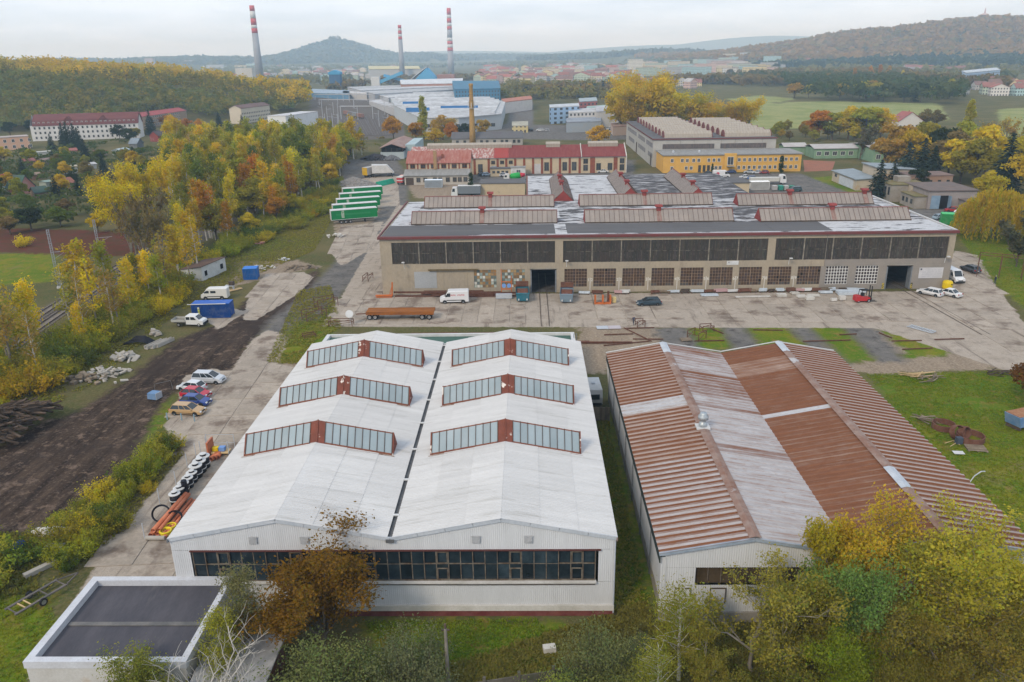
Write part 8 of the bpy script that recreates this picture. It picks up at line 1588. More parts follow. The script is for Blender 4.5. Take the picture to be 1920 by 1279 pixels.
def simple(name,label,cat,px,py,dg,parts,z=.05,group=None):
 p=at(px,py);t=thing(name,label,cat,(p.x,p.y,z),math.radians(dg),group)
 for nm,mb,m in parts:mb.build(nm,m,t)
 return t
simple('loading_fork','orange lifting fork standing at the corner of the long hall','fork',725,557,0,[('base',MB().box(-2.2,1.2,-.4,.4,.2,.35).bar((-2,-.6,.1),(1.2,-.6,.1),.15).bar((-2,.6,.1),(1.2,.6,.1),.15),M_orange),('mast',MB().bar((1.1,0,.2),(1.3,0,3.0),.25).bar((.6,0,.3),(1.3,0,2.6),.12),M_orange)])
simple('orange_gantry','slim orange gantry with two blue discs in front of the glass block window','gantry',950,556,0,[('post',MB().bar((-1.0,0,0),(-1.0,0,5.6),.14),M_orange),('post',MB().bar((1.0,0,0),(1.0,0,4.2),.14),M_orange),('beam',MB().box(-1,1,-.05,.05,1.4,1.6).box(-1,1,-.05,.05,2.9,3.05),M_orange),('blue_disc',MB().tube([(-.5,-.12,2.2),(-.5,.0,2.2)],.42,12),mat('blue_disc',(.16,.28,.55),None)),('blue_disc',MB().tube([(.5,-.12,2.2),(.5,.0,2.2)],.42,12),MATS['blue_disc'])])
simple('cable_drum_crate','grey painted crate lying under the orange gantry','crate',945,560,0,[('box',MB().box(-1.6,1.6,-.5,.5,.1,.9),M_trim)])
simple('orange_portal','pair of orange steel portal frames in the yard','portal',1130,570,0,[('frame',MB().box(-1.6,-1.3,-.4,.4,0,1.7).box(-.15,.15,-.4,.4,0,1.7).box(1.3,1.6,-.4,.4,0,1.7).box(-1.3,-.15,-.4,.4,0,.25).box(.15,1.3,-.4,.4,0,.25),M_orange),('red_post',MB().box(.9,1.3,.5,.9,0,2.3),M_rust1)])
simple('ibc_tank','small cream tank beside the orange frames','tank',1151,568,0,[('tank',MB().box(-.4,.4,-.4,.4,.1,1.1),mat('cream_tank',(.52,.42,.2),None))])
simple('work_bench','long yellow topped work bench against the hall wall','bench',1194,545,0,[('top',MB().box(-2.4,2.4,-.5,.5,1.35,1.5),M_fresh),('leg',MB().box(-2.2,-2.05,-.4,.4,0,1.34),M_rust1),('leg',MB().box(0,.15,-.4,.4,0,1.34),M_rust1),('leg',MB().box(2.05,2.2,-.4,.4,0,1.34),M_rust1),('shelf',MB().box(-2.0,2.0,-.4,.4,.5,.6),M_wood)])
jr=random.Random(21)
JUNK=[('grey sheet bundle',M_alu),('dark steel trestle',M_rust1),('pink painted girder',mat('pink_primer',(.42,.27,.27),None)),('white profile stack',M_white_paint),('brown crate',M_rust2),('grey pallet',M_wood),('blue wrapped bundle',M_alu),('tangle of bars',M_bar)]
for i,px in enumerate((1095,1120,1160,1172,1230,1246,1262,1284,1306,1330,1352,1374,1396,1412,1430,1446,1462,1482,1500,1512,1530,1548,1560,1580,1596)):
 nm,m_=JUNK[i%8];p=at(px,552-(px-1095)*.012);t=thing('yard_bundle',f'{nm}, {["first", "second", "third", "fourth"][i//8]} of its sort along the hall wall','bundle',(p.x,p.y,.05),jr.uniform(-.2,.2),'bundles along the hall wall');l=jr.uniform(1.2,2.6)
 for k in range(3):mb=MB();mb.box(-l/2+jr.uniform(-.2,.2),l/2+jr.uniform(-.2,.2),-.4+k*.26,-.2+k*.26,.25+.05*k,.45+jr.uniform(0,.35));mb.build('piece',m_,t)
 for e in(-.4,.4):MB().box(e*l-.06,e*l+.06,-.45,.45,0,.26).build('support',M_rust1,t)
for px,py,l,w,h,n_ in((1330,555,3.4,1.2,.25,'long bundle of blue grey wrapped profiles lying before the bay numbers'),(1412,558,6.8,.7,.3,'long white girder lying in the yard'),(1465,556,2.0,1.4,.5,'white crate at the end of the long girder'),(1490,552,1.6,1.2,.4,'white block beside the white crate'),(1502,558,1.8,1.2,.35,'flat white panel stack in the yard'),(1518,563,1.6,1.0,.7,'small white cube box nearest the viewer in the yard'),(1525,556,2.4,1.0,.25,'beige plank stack beside the white cube'),(1563,565,1.2,.8,.5,'little beige box near the forklift'),(1578,563,1.2,1.0,.8,'white drum like box beside the forklift'),(1590,552,4.6,2.0,.6,'wide heap of foil wrapped bundles behind the forklift'),(1605,548,3.6,1.6,.5,'second heap of foil wrapped bundles by the hall wall'),(1548,550,2.6,1.0,.4,'bluish bundle before the white barred windows')):
 p=at(px,py);t=thing('wrapped_bundle' if 'foil' in n_ or 'blu' in n_ else 'white_crate',n_,'bundle' if 'foil' in n_ or 'blu' in n_ else 'crate',(p.x,p.y,.05),jr.uniform(-.08,.08));m_=M_alu if('foil' in n_ or 'blu' in n_)else M_plinth
 for k in range(3):MB().box(-l/2+jr.uniform(0,.15),l/2-jr.uniform(0,.15),-w/2+k*w/3+.02,-w/2+(k+1)*w/3-.02,.08,h+jr.uniform(-.08,.12)).build('piece',m_,t)
 MB().box(-l/2+.1,l/2-.1,-w/2+.1,w/2-.1,0,.08).build('bearer',M_wood,t)
simple('sheet_pair','pair of pale metal sheets lying at the edge of the concrete','sheets',1140,615,3,[('sheet',MB().box(-2.0,0,-.8,.8,.02,.12),M_trim),('sheet',MB().box(.05,2.2,-.8,.8,.02,.10),mat('mauve_sheet',(.42,.38,.40),None))])
simple('pallet','grey wooden pallet on the grass strip beside the red frame','pallet',1286,638,5,[(f'slat',MB().box(-.9,.9,-.75+k*.25,-.58+k*.25,.14,.2),M_wood)for k in range(6)]+[('bearer',MB().box(x-.08,x+.08,-.75,.75,0,.13),M_wood)for x in(-.8,0,.8)])
simple('aluminium_ladder','aluminium ladder frame lying on the grass strip','ladder',1727,618,-55,[('rail',MB().box(-2.2,2.2,-.75,-.62,.05,.15),M_trim),('rail',MB().box(-2.2,2.2,.62,.75,.05,.15),M_trim)]+[('rung',MB().box(-2.1+k*.42,-1.95+k*.42,-.6,.6,.06,.12),M_trim)for k in range(11)])
simple('steel_gantry','open rusty steel gantry frame on the grass by the side road','gantry',1872,520,-28,[('post',MB().bar((x,y,0),(x,y,4.6),.12),M_rust1)for x in(-4,0,4)for y in(-1.2,1.2)]+[('beam',MB().bar((-4,y,4.6),(4,y,4.6),.12),M_rust1)for y in(-1.2,1.2)])
simple('yellow_bin','round yellow waste bin at the corner of the long hall','bin',1775,543,0,[('tub',MB().lathe([(.75,.1),(.95,.4),(.95,1.4),(.8,1.7),(.3,1.85)],14),mat('yellow_plastic',(.62,.44,.01),None,rough=.4)),('opening',MB().tube([(.35,-.96,1.25),(.35,-.90,1.25)],.12,8),M_dark)])
def pallet_heap(px,py,dg,n,label,m,seed):
 p=at(px,py);t=thing('timber_heap',label,'timber',(p.x,p.y,.03),math.radians(dg));r=random.Random(seed);me_=boxmesh(2.2,.14,.05,m,'plank')
 for k in range(n):ob('plank',me_,t,(r.uniform(-1.6,1.6),r.uniform(-.7,.7),.03+.03*k),rot=(r.uniform(-.15,.15),r.uniform(-.1,.1),r.uniform(-.9,.9)))
pallet_heap(1720,706,0,18,'heap of pale pallets and planks at the top of the lawn',M_fresh,1);pallet_heap(1745,712,20,12,'heap of grey boards beside the pale pallets',M_wood,2);pallet_heap(1880,702,0,16,'dark heap of old timber by the track',M_tar,3);pallet_heap(1745,790,-30,14,'bundle of weathered poles beside the rusty rings',M_wood,4)
def ring(px,py,r,h,label,tilt=0):
 p=at(px,py);t=thing('steel_ring',label,'ring',(p.x,p.y,.02),0);mb=MB();n=24
 prof=[(r,0),(r,h),(r-.10,h),(r-.10,0)];mb.lathe(prof+[prof[0]],n,caps=False);o=mb.build('hoop',M_rust2,t,smooth=False);o.rotation_euler=(tilt,0,.4);o.location.z=abs(math.sin(tilt))*r
ring(1768,803,1.35,.75,'large rusty steel ring lying flat on the lawn');ring(1818,825,1.6,.75,'largest rusty steel ring on the lawn');ring(1788,822,.9,.7,'rusty ring tipped on its side between the others',1.2);ring(1802,820,.75,.7,'smaller rusty ring tipped against the largest',1.3)
simple('wooden_pallet','mossy wooden pallet lying on the lawn','pallet',1830,843,-10,[('slat',MB().box(-1.1,1.1,-.75+k*.3,-.58+k*.3,.12,.17),M_wood)for k in range(6)]+[('bearer',MB().box(x-.08,x+.08,-.78,.85,0,.12),M_wood)for x in(-1,0,1)])
simple('white_board','white board lying on the lawn below the rings','board',1797,850,-5,[('sheet',MB().box(-.6,.6,-.4,.4,.03,.07),M_white_paint)]);simple('broken_frame','thin broken wooden frame on the lawn','frame',1786,833,20,[('stick',MB().bar((-.9,-.5,.06),(.9,.1,.06),.06),M_fresh),('stick',MB().bar((-.9,.3,.1),(.6,.5,.1),.06),M_fresh),('stick',MB().bar((.5,-.6,.05),(.7,.6,.05),.06),M_fresh)]);simple('dark_crate','small dark crate standing against the rings','crate',1797,832,5,[('box',MB().box(-.35,.35,-.3,.3,0,.8),mat('blue_black_steel',(.06,.075,.10),None))])
simple('blue_hopper','faded blue tipping hopper filled with leaves at the edge of the lawn','hopper',1915,800,20,[('tub',MB().prism([(-1.6,.5),(1.8,.5),(2.6,1.9),(-2.0,1.9)],-1.1,1.1),mat('faded_blue',(.10,.20,.36),(.18,.26,.38),1)),('fill',MB().box(-1.9,2.4,-1.0,1.0,1.75,2.0),mat('leaf_fill',(.25,.11,.06),(.32,.18,.1),2.5)),('skid',MB().box(-1.5,-1.3,-1,1,0,.5),M_bar),('skid',MB().box(1.3,1.5,-1,1,0,.5),M_bar)])
simple('bent_lamp_arm','bent grey lamp arm lying at the edge of the roof and lawn','lamp arm',1832,905,20,[('pipe',MB().tube([(-1.2,0,.1),(-.6,0,.9),(.4,.1,1.2),(1.0,.1,1.1)],.06,6),M_trim)])
# left yards: pipes, shafts, timber, rubble
M_pvc=mat('orange_pvc',(.42,.12,.055),(.48,.17,.09),.8,rough=.4,rand=.12);
def pipe_me(l,r):
 mb=MB();n=14;vs=[];fs=[]
 for rr,y in((r,0),(r,l),(r*.88,l),(r*.88,0)):vs+=[(rr*math.cos(6.2832*i/n),y,rr*math.sin(6.2832*i/n))for i in range(n)]
 for a in range(4):
  for i in range(n):p_,q_=(a%4)*n+i,(a%4)*n+(i+1)%n;b_=((a+1)%4)*n;fs.append((p_,q_,b_+(i+1)%n,b_+i))
 return mb.add(vs,fs).mesh('pipe',M_pvc,True)
pa=at(283,1008);P6,P3,P2=pipe_me(7.2,.24),pipe_me(7.0,.19),pipe_me(11.0,.12)
for i,(dx_,z,me_,dy_)in enumerate(((0,.27,P6,0),(.56,.27,P6,.2),(1.1,.22,P3,0),(1.52,.22,P3,-.3),(.28,.72,P6,.1),(.82,.66,P3,.3),(1.9,.13,P2,.4),(2.15,.13,P2,1.5))):t=thing('drain_pipe',f'{["thick orange drain pipe at the outer side of the bundle", "second thick orange drain pipe in the bundle", "medium orange drain pipe low in the bundle", "medium orange drain pipe at the hall side", "thick orange drain pipe lying on top", "pinkish drain pipe on top of the bundle", "thin long orange pipe beside the bundle", "thin long orange pipe nearest the white hall"][i]}','pipe',(pa.x+dx_,pa.y+dy_,z),math.radians(-1.5+jr.uniform(-2,2)),'orange drain pipes');ob('tube',me_,t)
for i,(px,py)in enumerate(((395,866),(402,864),(408,862))):p=at(px,py);t=thing('drain_pipe',['short orange pipe left of the three short ones','short orange pipe in the middle of three','short orange pipe beside the cage'][i],'pipe',(p.x,p.y,.3),math.radians(-10+i*8),'short orange pipes');ob('tube',pipe_me(1.6,.30),t)
M_blackp=mat('black_shaft_plastic',(.014,.014,.02),None,rough=.45);
sh_body=MB().lathe([(.64,0),(.64,.55),(.66,.56),(.64,.6),(.64,1.35)],20).mesh('shaft',M_blackp,True);sh_lid=MB().lathe([(.74,1.36),(.77,1.42),(.74,1.48),(.4,1.5)],20).mesh('lid',M_white_paint);sh_neck=MB().lathe([(.34,1.5),(.34,1.72)],16).mesh('neck',M_blackp);sh_cap=MB().lathe([(.38,1.72),(.38,1.78),(.1,1.8)],16).mesh('cap',M_white_paint);sh_rim=MB().lathe([(.66,.5),(.72,.52),(.72,.58),(.66,.6)],20,caps=False).mesh('rim',M_white_paint)
ORD=['nearest','second','third','fourth','fifth','sixth','seventh','farthest']
s0,s1=at(330,944),at(384,876)
for i in range(8):
 p=s0.lerp(s1,i/7);t=thing('manhole_shaft',f'{ORD[i]} black plastic manhole shaft with white lid in the row','shaft',(p.x,p.y,.05),i,'manhole shafts in a row',.82 if i<5 else 1.0)
 for me_ in(sh_body,sh_lid,sh_neck,sh_cap,sh_rim):ob(me_.name.split('.')[0],me_,t)
p=at(340,925);simple('black_tank','upright black plastic barrel between the manhole shafts','barrel',349,930,0,[('barrel',MB().lathe([(.3,0),(.34,.8),(.3,1.9),(.1,1.95)],14),M_blackp)])
def coil(px,py,R,r,m,label,turns=3,tilt=0.0):
 p=at(px,py);t=thing('hose_coil',label,'coil',(p.x,p.y,.05));
 for k in range(turns):
  mb=MB();n=20;mb.tube([((R+.05*k)*math.cos(6.2832*i/n),(R+.05*k)*math.sin(6.2832*i/n),.08+k*r*1.9)for i in range(n+1)],r,6,caps=False);o=mb.build('loop',m,t,smooth=True);o.rotation_euler=(tilt,tilt*.4,0);o.location.z=abs(math.sin(tilt))*R*.9
coil(328,978,.7,.05,M_blackp,'coil of black hose leaning on the orange pipes',3,.5);coil(304,972,.8,.04,M_blackp,'wide black hose arch behind the orange pipes',3,.8);coil(312,1003,.45,.10,mat('yellow_hose',(.62,.48,.02),None,rough=.4),'coil of yellow hose by the corner of the white hall',3);coil(321,993,.42,.09,MATS['yellow_hose'],'second coil of yellow hose against the white hall',3)
simple('grey_pipe','short grey concrete pipe at the end of the bundle','pipe',292,1012,90,[('tube',MB().tube([(-.1,-1,.22),(-.1,.9,.22)],.22,12),M_conc2)])
cg=simple('wire_cage','wire mesh cage holding coloured fittings by the hall eaves','cage',410,852,0,[('post',MB().bar((x,y,0),(x,y,2.2),.07),M_trim)for x in(-1.7,1.7)for y in(-1.0,1.0)]+[('mesh_panel',MB().box(-1.7,1.7,.98,1.0,.1,.14).box(-1.7,1.7,.98,1.0,1.0,1.04).box(-1.7,1.7,.98,1.0,2.1,2.15),M_trim),('blue_fittings',MB().box(.2,.9,-.3,.3,.5,1.0),mat('blue_disc',(.1,.2,.5),None)),('yellow_fittings',MB().box(-.6,.1,-.3,.3,.5,.95),mat('yellow_plastic',(.6,.4,.01),None)),('orange_board',MB().box(-1.0,-.8,-.9,.9,.1,1.9),M_pvc),('shelf',MB().box(-.7,1.4,-.6,.6,.35,.45),M_fresh)])
post_m=MB().bar((0,0,0),(0,0,1.9),.07).mesh('tube',M_trim)
for px,py,n_ in((272,1012,'lowest'),(300,945,'second'),(331,912,'third'),(352,878,'fourth'),(368,857,'fifth'),(388,845,'topmost')):p=at(px,py);t=thing('fence_post',f'{n_} thin steel fence post along the concrete road','post',(p.x,p.y,0),group='thin fence posts');ob('shaft',post_m,t)
for px,py,n_ in((314,787,'first'),(341,788,'middle'),(365,790,'last')):p=at(px,py);t=thing('barrier_post',f'{n_} low blue grey barrier post before the tan car','post',(p.x,p.y,0),group='low barrier posts');MB().box(-.06,.06,-.06,.06,0,1.0).build('shaft',mat('blue_grey_paint',(.20,.30,.36),None),t)
simple('blue_bin','faded blue bin lying on the weeds beside the mud yard','bin',290,748,-15,[('tub',MB().prism([(-.7,.1),(.7,.1),(.8,1.0),(-.6,1.0)],-.6,.6),mat('faded_blue',(.10,.20,.36),None)),('rim',MB().box(.8,.86,-.62,.62,.1,1.05),M_trim)])
simple('mesh_hurdle','leaning mesh fence panel behind the blue bin','hurdle',308,735,30,[('frame',MB().bar((-1.2,0,0),(-1.1,.3,1.3),.04).bar((1.2,0,0),(1.1,.3,1.4),.04).bar((-1.1,.3,1.3),(1.1,.3,1.4),.04),M_gutter)])
lp=at(40,812);sl_me=boxmesh(2.6,.26,.16,M_tar,'sleeper');t=thing('sleeper_pile','big tumbled heap of old dark railway sleepers at the picture edge','timber pile',(lp.x-1.5,lp.y,0));r=random.Random(8)
for i in range(290):
 u,v=r.uniform(-5.5,3.2),r.uniform(-5.5,6.5);hmax=3.4*max(0,1-(u/5.8)**2)**.6*max(0,1-(v/7)**2)**.6;ob('sleeper',sl_me,t,(u,v,r.uniform(.45,1)*hmax),rot=(r.uniform(-.4,.4),r.uniform(-.35,.35),r.uniform(-.6,1.1)))
def rubble(px,py,n,sx,sy,label,m,size,seed,cat='rubble',name='rubble_heap',hmax=.8,pc='block'):
 p=at(px,py);t=thing(name,label,cat,(p.x,p.y,0));r=random.Random(seed);mes=[boxmesh(size*a,size*b,size*c,m,pc)for a,b,c in((2.2,.9,.35),(1.2,1.0,.6),(3.2,.4,.25),(.8,.7,.5))]
 for i in range(n):
  u,v=r.gauss(0,sx/2),r.gauss(0,sy/2);h=hmax*math.exp(-(u/sx)**2*2-(v/sy)**2*2);ob(pc,mes[i%4],t,(u,v,r.uniform(0,1)*h),rot=(r.uniform(-.4,.4),r.uniform(-.4,.4),r.uniform(0,6.28)))
rubble(190,705,70,4,3,'spread of broken boards and rubble at the edge of the mud',M_conc2,.5,1);rubble(235,672,26,1.6,1.4,'stack of pale concrete slabs above the mud yard',M_conc2,.8,2,cat='slabs',name='slab_stack');rubble(160,712,20,3,1.5,'long pale planks scattered on the mud edge',M_wood,.8,3,cat='planks',name='plank_heap')
rubble(290,628,10,1.2,.9,'small pile of concrete blocks beside the mud',M_conc2,.7,4,cat='slabs',name='slab_stack');rubble(560,503,40,4,1.6,'heap of brushwood and sacks on the bare ground',M_wood,.5,5);rubble(490,503,16,3,1.4,'scatter of white sacks and scrap by the weeds',M_plinth,.5,6);rubble(535,488,10,1.5,1,'white sacks on the grass',M_white_paint,.45,7,cat='sacks',name='sack_heap');rubble(630,445,14,2.6,1.6,'white blocks stacked below the trailers',M_plinth,.7,8);rubble(490,458,10,1.2,.9,'small heap of red and white scrap in the grass',mat('red_scrap',(.38,.2,.16),None),.45,9)
def heap(px,py,rx,ry,h,label,m,name,n=900,s=.28,seed=1):
 p=at(px,py);rn=np.random.RandomState(seed);mb=MB();d=rn.normal(size=(n,2))*.45
 for a,b in d:
  q_=math.hypot(a,b)
  if q_>1:continue
  z=h*(1-q_)**.8;c=Vector((a*rx,b*ry,z));e=s*rn.uniform(.5,1.4);v=Vector(rn.normal(size=3)).normalized();w=v.orthogonal().normalized();mb.obox(c,v*e,w*e*.8,v.cross(w)*e*.6)
 o=mb.build(name,m,None,(p.x,p.y,0),kind='stuff');o['label']=label
heap(664,352,9,9,3.4,'grey heap of broken stone behind the trailers',mat('broken_stone',(.30,.28,.26),(.20,.18,.17),1.5,rand=0),'gravel_heap',1500,.42);heap(705,299,8,5,2.2,'dark heap of ballast near the open shed',mat('dark_ballast',(.06,.055,.06),None),'gravel_heap',500,.4,2);heap(735,300,4,3,2.0,'small grey heap of ballast by the open shed',mat('grey_ballast',(.15,.15,.16),None),'gravel_heap',300,.35,3)
gnet=simple('green_netting','heap of bright green netting beside the track','netting',722,346,62,[('net',MB().prism([(-1.4,0),(1.4,0),(.6,1.5),(-.5,1.6)],-4.5,4.5,axis='x'),mat('green_netting',(.02,.33,.20),(.03,.25,.16),1.2,bump=.6,bscale=3))])
tr_me=MB().prism([(-.35,0),(.35,0),(.35,.6),(.22,.6),(.22,.15),(-.22,.15),(-.22,.6),(-.35,.6)],-2,2).mesh('trough',M_conc2)
for i,(px,py)in enumerate(((290,648),(300,647),(309,645))):p=at(px,py);t=thing('concrete_trough',f'{["outer", "middle", "inner"][i]} concrete cable trough in the row of three','trough',(p.x,p.y,0),math.radians(-18),'concrete cable troughs');ob('channel',tr_me,t)
bp=at(262,645);t=thing('black_pipe_coils','tangle of black drainage pipes beside the concrete troughs','pipes',(bp.x,bp.y,.1));r=random.Random(3)
for k in range(9):mb=MB();mb.tube([(-2.2+r.uniform(-.3,.3),-.8+k*.18,.12),(-.8,-.6+k*.16+r.uniform(-.2,.2),.45+.07*k),(.8,-.5+k*.15,.5+.07*k),(2.2,-.7+k*.2,.12)],.11,6);mb.build('pipe',M_blackp,t,smooth=True)
simple('boiler_frame','small dark stove standing on a grey table by the old van','stove',432,545,0,[('table',MB().box(-.9,.9,-.5,.5,1.0,1.1).box(-.8,-.7,-.4,.4,0,1).box(.7,.8,-.4,.4,0,1),M_trim),('stove',MB().box(-.1,.9,-.3,.5,1.11,1.9),M_bar)])
simple('pale_logs','bundle of pale peeled logs beside the stove','logs',440,545,50,[('log',MB().tube([(-1.6,k*.22-.4,.15),(1.6,k*.22-.4+.1,.15)],.12,7),M_fresh)for k in range(5)])
tf=simple('trailer_chassis','low car trailer chassis with open ladder frame on the grass','trailer',72,1128,62,[('side_member',MB().box(-2.4,2.4,-.85,-.6,.45,.55),mat('trailer_steel',(.09,.085,.08),(.14,.12,.11),1)),('side_member',MB().box(-2.4,2.4,.6,.85,.45,.55),MATS['trailer_steel']),('drawbar',MB().bar((2.3,-.7,.5),(3.9,0,.5),.1).bar((2.3,.7,.5),(3.9,0,.5),.1),MATS['trailer_steel'])]+[('crossbar',MB().box(x-.05,x+.05,-.6,.6,.46,.53),MATS['trailer_steel']if k not in(1,2)else M_fresh)for k,x in enumerate((-2.2,-1.4,-.9,.6,2.2))]);[wheel(tf,-.1,s*1.05,.36,.2)for s in(-1,1)]
simple('rowing_boat','upturned white rowing boat in the bushes','boat',105,1003,-4,[('hull',MB().lathe([(.02,-2.6),(.45,-1.9),(.62,-.6),(.62,.8),(.48,2.0),(.1,2.6)],12),M_plinth)],z=.3)
bpy.data.objects['rowing_boat'].rotation_euler=(0,math.pi/2,-.05)
simple('concrete_beam','white concrete beam lying in the weeds by the road','beam',88,1065,55,[('beam',MB().box(-2.0,2.0,-.28,.28,0,.4),M_conc2)]);simple('blue_white_sheet','white and blue board in the weeds','board',104,1032,0,[('sheet',MB().box(-.9,.9,-.4,.4,.4,.55),M_white_paint),('blue_stripe',MB().box(-.3,.6,-.25,.25,.56,.58),mat('blue_disc',(.1,.2,.5),None))]);simple('blue_barrel','dark blue barrel half hidden in the bushes','barrel',34,1032,80,[('barrel',MB().tube([(-.7,0,.4),(.7,0,.4)],.38,12),mat('navy_plastic',(.02,.04,.16),None))])
cw=thing('concrete_fence','dark weathered concrete panel fence in front of the lawn','fence',(0,0,0));q0,q1=dist(700,1290,45.5),dist(1120,1235,48.5);pp=[Vector((q0.x-2.2,44.2,0))];dirv=Vector((1,.215,0)).normalized()
M_fence=mat('fence_concrete',(.085,.075,.06),(.13,.115,.095),.8,c3_=(.07,.075,.04),scale3=.5,lo3=.55,hi3=.7)
for k in range(8):
 a=pp[0]+dirv*k*2.6;b=a+dirv*2.6;mb=MB();mb.box(-.11,.11,-.11,.11,0,2.35);mb.build('post',M_fence,cw,a)
 for j in range(4):o=MB().bar(Vector((0,0,.25+j*.5))+dirv*.12,Vector((0,0,.25+j*.5))+dirv*2.48,.07,.48).build('panel',M_fence,cw,a)
lpst=dist(838,1235,48.2);t=thing('lamp_post','grey concrete lamp post standing on the lawn by the fence','lamp post',(lpst.x,48.2,0));MB().tube([(0,0,-.3),(0,0,5.2)],[.17,.12],10).build('shaft',M_grey_bark,t);MB().tube([(0,0,5.2),(0,0,5.6)],.09,8).build('cap',M_bar,t);MB().box(-.3,.3,-.06,.06,5.0,5.1).build('crossarm',M_bar,t)
simple('white_block','pale concrete block lying on top of the fence line','block',1030,1222,10,[('block',MB().box(-.5,.5,-.3,.3,0,.5),M_plinth)])
bl=dist(715,1268,44.6);t=thing('pale_boulder','pale plaster boulder among the shrubs at the bottom edge','boulder',(bl.x,44.6,.6));mb=MB();mb.lathe([(.1,-.1),(.6,0),(.7,.4),(.5,.8),(.15,1.0)],9);mb.build('stone',M_conc2,t)
wf_=thing('board_fence','short brown board fence closing the gap between the two halls','fence',(8.9,94.5,0));
for k in range(9):MB().box(-1.5+k*.34,-1.2+k*.34,-.05,.05,0,1.9+.06*(k%2)).build('board',M_wood,wf_)
sd=simple('satellite_dish','white satellite dish on a pole behind the annex','dish',657,608,0,[('pole',MB().tube([(0,0,0),(0,0,1.6)],.05,6),M_trim),('dish',MB().lathe([(.05,-.1),(.45,0),(.7,.2)],16),M_white_paint)]);
for o in kids(sd):
 if o.name.startswith('dish'):o.rotation_euler=(math.radians(60),0,.2);o.location=(0,-.15,1.9)
# people
def person(x,y,rz,label,coat,trousers,hair,stride=.25):
 t=thing('person',label,'person',(x,y,.05),rz);me_=bpy.data.meshes.new('body');
 V=[(0,0,.95),(0,0,1.15),(0,.01,1.38),(0,.01,1.50),(0,.03,1.58),(0,.04,1.70),(.10,0,.90),(.11,stride*.5+.03,.50),(.11,stride,.08),(.11,stride+.14,.03),(-.10,0,.90),(-.11,-stride*.35+.05,.50),(-.11,-stride,.10),(-.11,-stride+.13,.03),(.19,.01,1.40),(.25,-.06,1.14),(.25,.04,.90),(.25,.06,.80),(-.19,.01,1.40),(-.25,.06,1.14),(-.25,.14,.90),(-.25,.17,.80)]
 E_=[(0,1),(1,2),(2,3),(3,4),(4,5),(0,6),(6,7),(7,8),(8,9),(0,10),(10,11),(11,12),(12,13),(2,14),(14,15),(15,16),(16,17),(2,18),(18,19),(19,20),(20,21)]
 Rr=[.15,.14,.16,.055,.09,.08,.10,.07,.05,.045,.10,.07,.05,.045,.07,.055,.045,.035,.07,.055,.045,.035]
 me_.from_pydata(V,E_,[]);o=ob('body',me_,t);sk=o.modifiers.new('skin','SKIN');
 for i,rr in enumerate(Rr):me_.skin_vertices[0].data[i].radius=(rr,rr*.85)
 me_.skin_vertices[0].data[0].use_root=True;ss=o.modifiers.new('sub','SUBSURF');ss.levels=1;ss.render_levels=2
 m=bpy.data.materials.new('clothes');m.use_nodes=True;N=m.node_tree.nodes;L=m.node_tree.links;tc_=N.new('ShaderNodeTexCoord');sp=N.new('ShaderNodeSeparateXYZ');L.new(tc_.outputs['Object'],sp.inputs[0]);rp_=N.new('ShaderNodeValToRGB');mr=N.new('ShaderNodeMapRange');mr.inputs[2].default_value=2.0;L.new(sp.outputs[2],mr.inputs[0]);L.new(mr.outputs[0],rp_.inputs[0]);rp_.color_ramp.interpolation='CONSTANT';el=rp_.color_ramp.elements;el[0].color=(.02,.018,.016,1);el[0].position=0;el[1].position=.06;el[1].color=(*trousers,1)
 for pos,c_ in((.46,coat),(.745,(.45,.28,.2))):e=el.new(pos);e.color=(*c_,1)
 L.new(rp_.outputs[0],N['Principled BSDF'].inputs['Base Color']);me_.materials.append(m)
 MB().lathe([(.085,1.72),(.105,1.76),(.09,1.83),(.03,1.86)],12,(0,.035,0)).build('hair',mat('hair_'+label[:6],hair,None),t,smooth=True)
person(18.4,133.2,0.3,'person in dark jacket and grey trousers walking across the concrete',(.05,.055,.09),(.06,.06,.08),(.30,.28,.26));person(94.3,157.2,1.9,'person in dark work clothes standing by the steel gantry',(.02,.03,.045),(.02,.028,.04),(.05,.04,.03),.1)
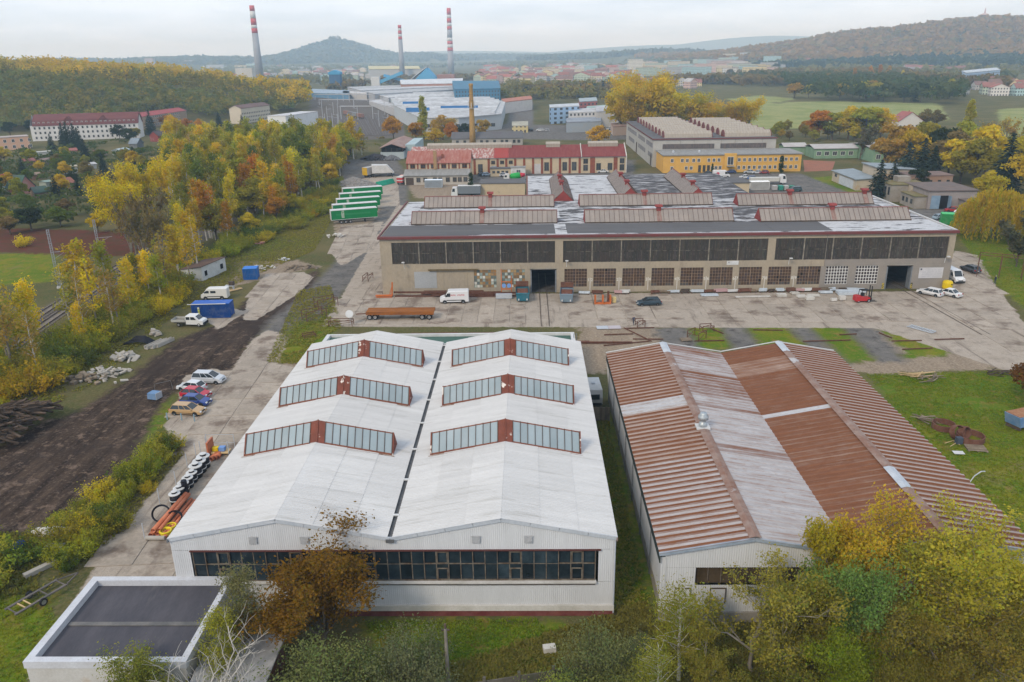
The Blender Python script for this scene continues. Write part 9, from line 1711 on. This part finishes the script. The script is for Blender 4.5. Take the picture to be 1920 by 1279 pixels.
def tufts(name,label,polys,n,size,hgt,colr,seed,material=None):
 rn=np.random.RandomState(seed);P=[]
 areas=[wpoly(p)for p in polys];aw=np.array([abs(sum(a[i][0]*a[(i+1)%len(a)][1]-a[(i+1)%len(a)][0]*a[i][1]for i in range(len(a))))for a in areas]);aw/=aw.sum()
 for a,w in zip(areas,aw):
  m=int(n*w*2.2)+20;X=rn.uniform(a[:,0].min(),a[:,0].max(),m);Y=rn.uniform(a[:,1].min(),a[:,1].max(),m);k=(sdf(a,X,Y)<0)&(fbm(X*.5,Y*.5,seed)>-.35);P.append(np.stack([X[k],Y[k]],1))
 P=np.concatenate(P);inside=~(((P[:,0]>RX0-.3)&(P[:,0]<RX1+.3)&(P[:,1]>RY0)&(P[:,1]<RY1))|((P[:,0]>WX0)&(P[:,0]<WX1)&(P[:,1]>WY0)&(P[:,1]<WY1+15))|((P[:,0]>LX0)&(P[:,0]<LX1)&(P[:,1]<LY1)));P=P[inside];k=3;Q=np.repeat(np.c_[P,np.zeros(len(P))],k,0);m=len(Q);an=rn.uniform(0,6.283,m);h=hgt*rn.uniform(.5,1.4,m);d=np.stack([np.cos(an),np.sin(an),np.zeros(m)],1);T=np.c_[d[:,:2]*1.1*h[:,None],h*.7];T=T/2;B=np.stack([-np.sin(an),np.cos(an),np.zeros(m)],1)*(size*rn.uniform(.6,1.3,m))[:,None];Q=Q+T+d*.05;me_=quads_mesh(name,Q,T,B,np.stack([np.repeat(rn.uniform(0,1,len(P)),k),np.repeat(np.clip(.5+.75*fbm(P[:,0]*.16,P[:,1]*.16,seed+3)+rn.normal(size=len(P))*.22,0,1),k)],1),M_leaf)
 o=ob(name,me_,color=colr,kind='stuff');o['label']=label
tufts('grass','long green grass on the lawns around the halls',[LUSH[0],LUSH[1],LUSH[2],LUSH[4],LUSH[6]],30000,.07,.13,(.17,.215,.02),1)
tufts('weeds','weeds and dry grass along the mud yard and railway bank',[[(215,1010),(300,905),(345,850),(300,800),(275,840),(215,905),(150,960),(60,1000),(60,1130),(140,1060)],[(-30,720),(-30,800),(150,740),(330,590),(470,520),(590,470),(640,380),(560,400),(400,500),(230,580)],[(500,680),(560,545),(620,535),(640,615),(590,640),(580,685)],[(1120,780),(1145,780),(1245,1150),(1130,1150)]],34000,.09,.22,(.27,.245,.045),2)
tufts('weeds','brown green undergrowth beneath the foreground trees',[[(690,1300),(1240,1120),(1920,1100),(1960,1320),(700,1330)],[(-40,1000),(60,1000),(70,1110),(-40,1130)]],16000,.09,.3,(.17,.15,.035),4)
# autumn haze: one closed box of even air around everything
hm=bpy.data.materials.new('haze_air');hm.use_nodes=True;hn=hm.node_tree;hn.nodes.clear();pv=hn.nodes.new('ShaderNodeVolumePrincipled');ho=hn.nodes.new('ShaderNodeOutputMaterial')
pv.inputs['Color'].default_value=(.55,.78,1.0,1);pv.inputs['Absorption Color'].default_value=(1,1,1,1);pv.inputs['Density'].default_value=0.00018;pv.inputs['Anisotropy'].default_value=0.0;hn.links.new(pv.outputs[0],ho.inputs['Volume'])
ztop=float(ZZ.max())+60
hb=MB().box(-7600,7600,-60,11800,-4,max(ztop,260)).build('haze',hm,kind='stuff');hb['label']='pale autumn haze filling the air'
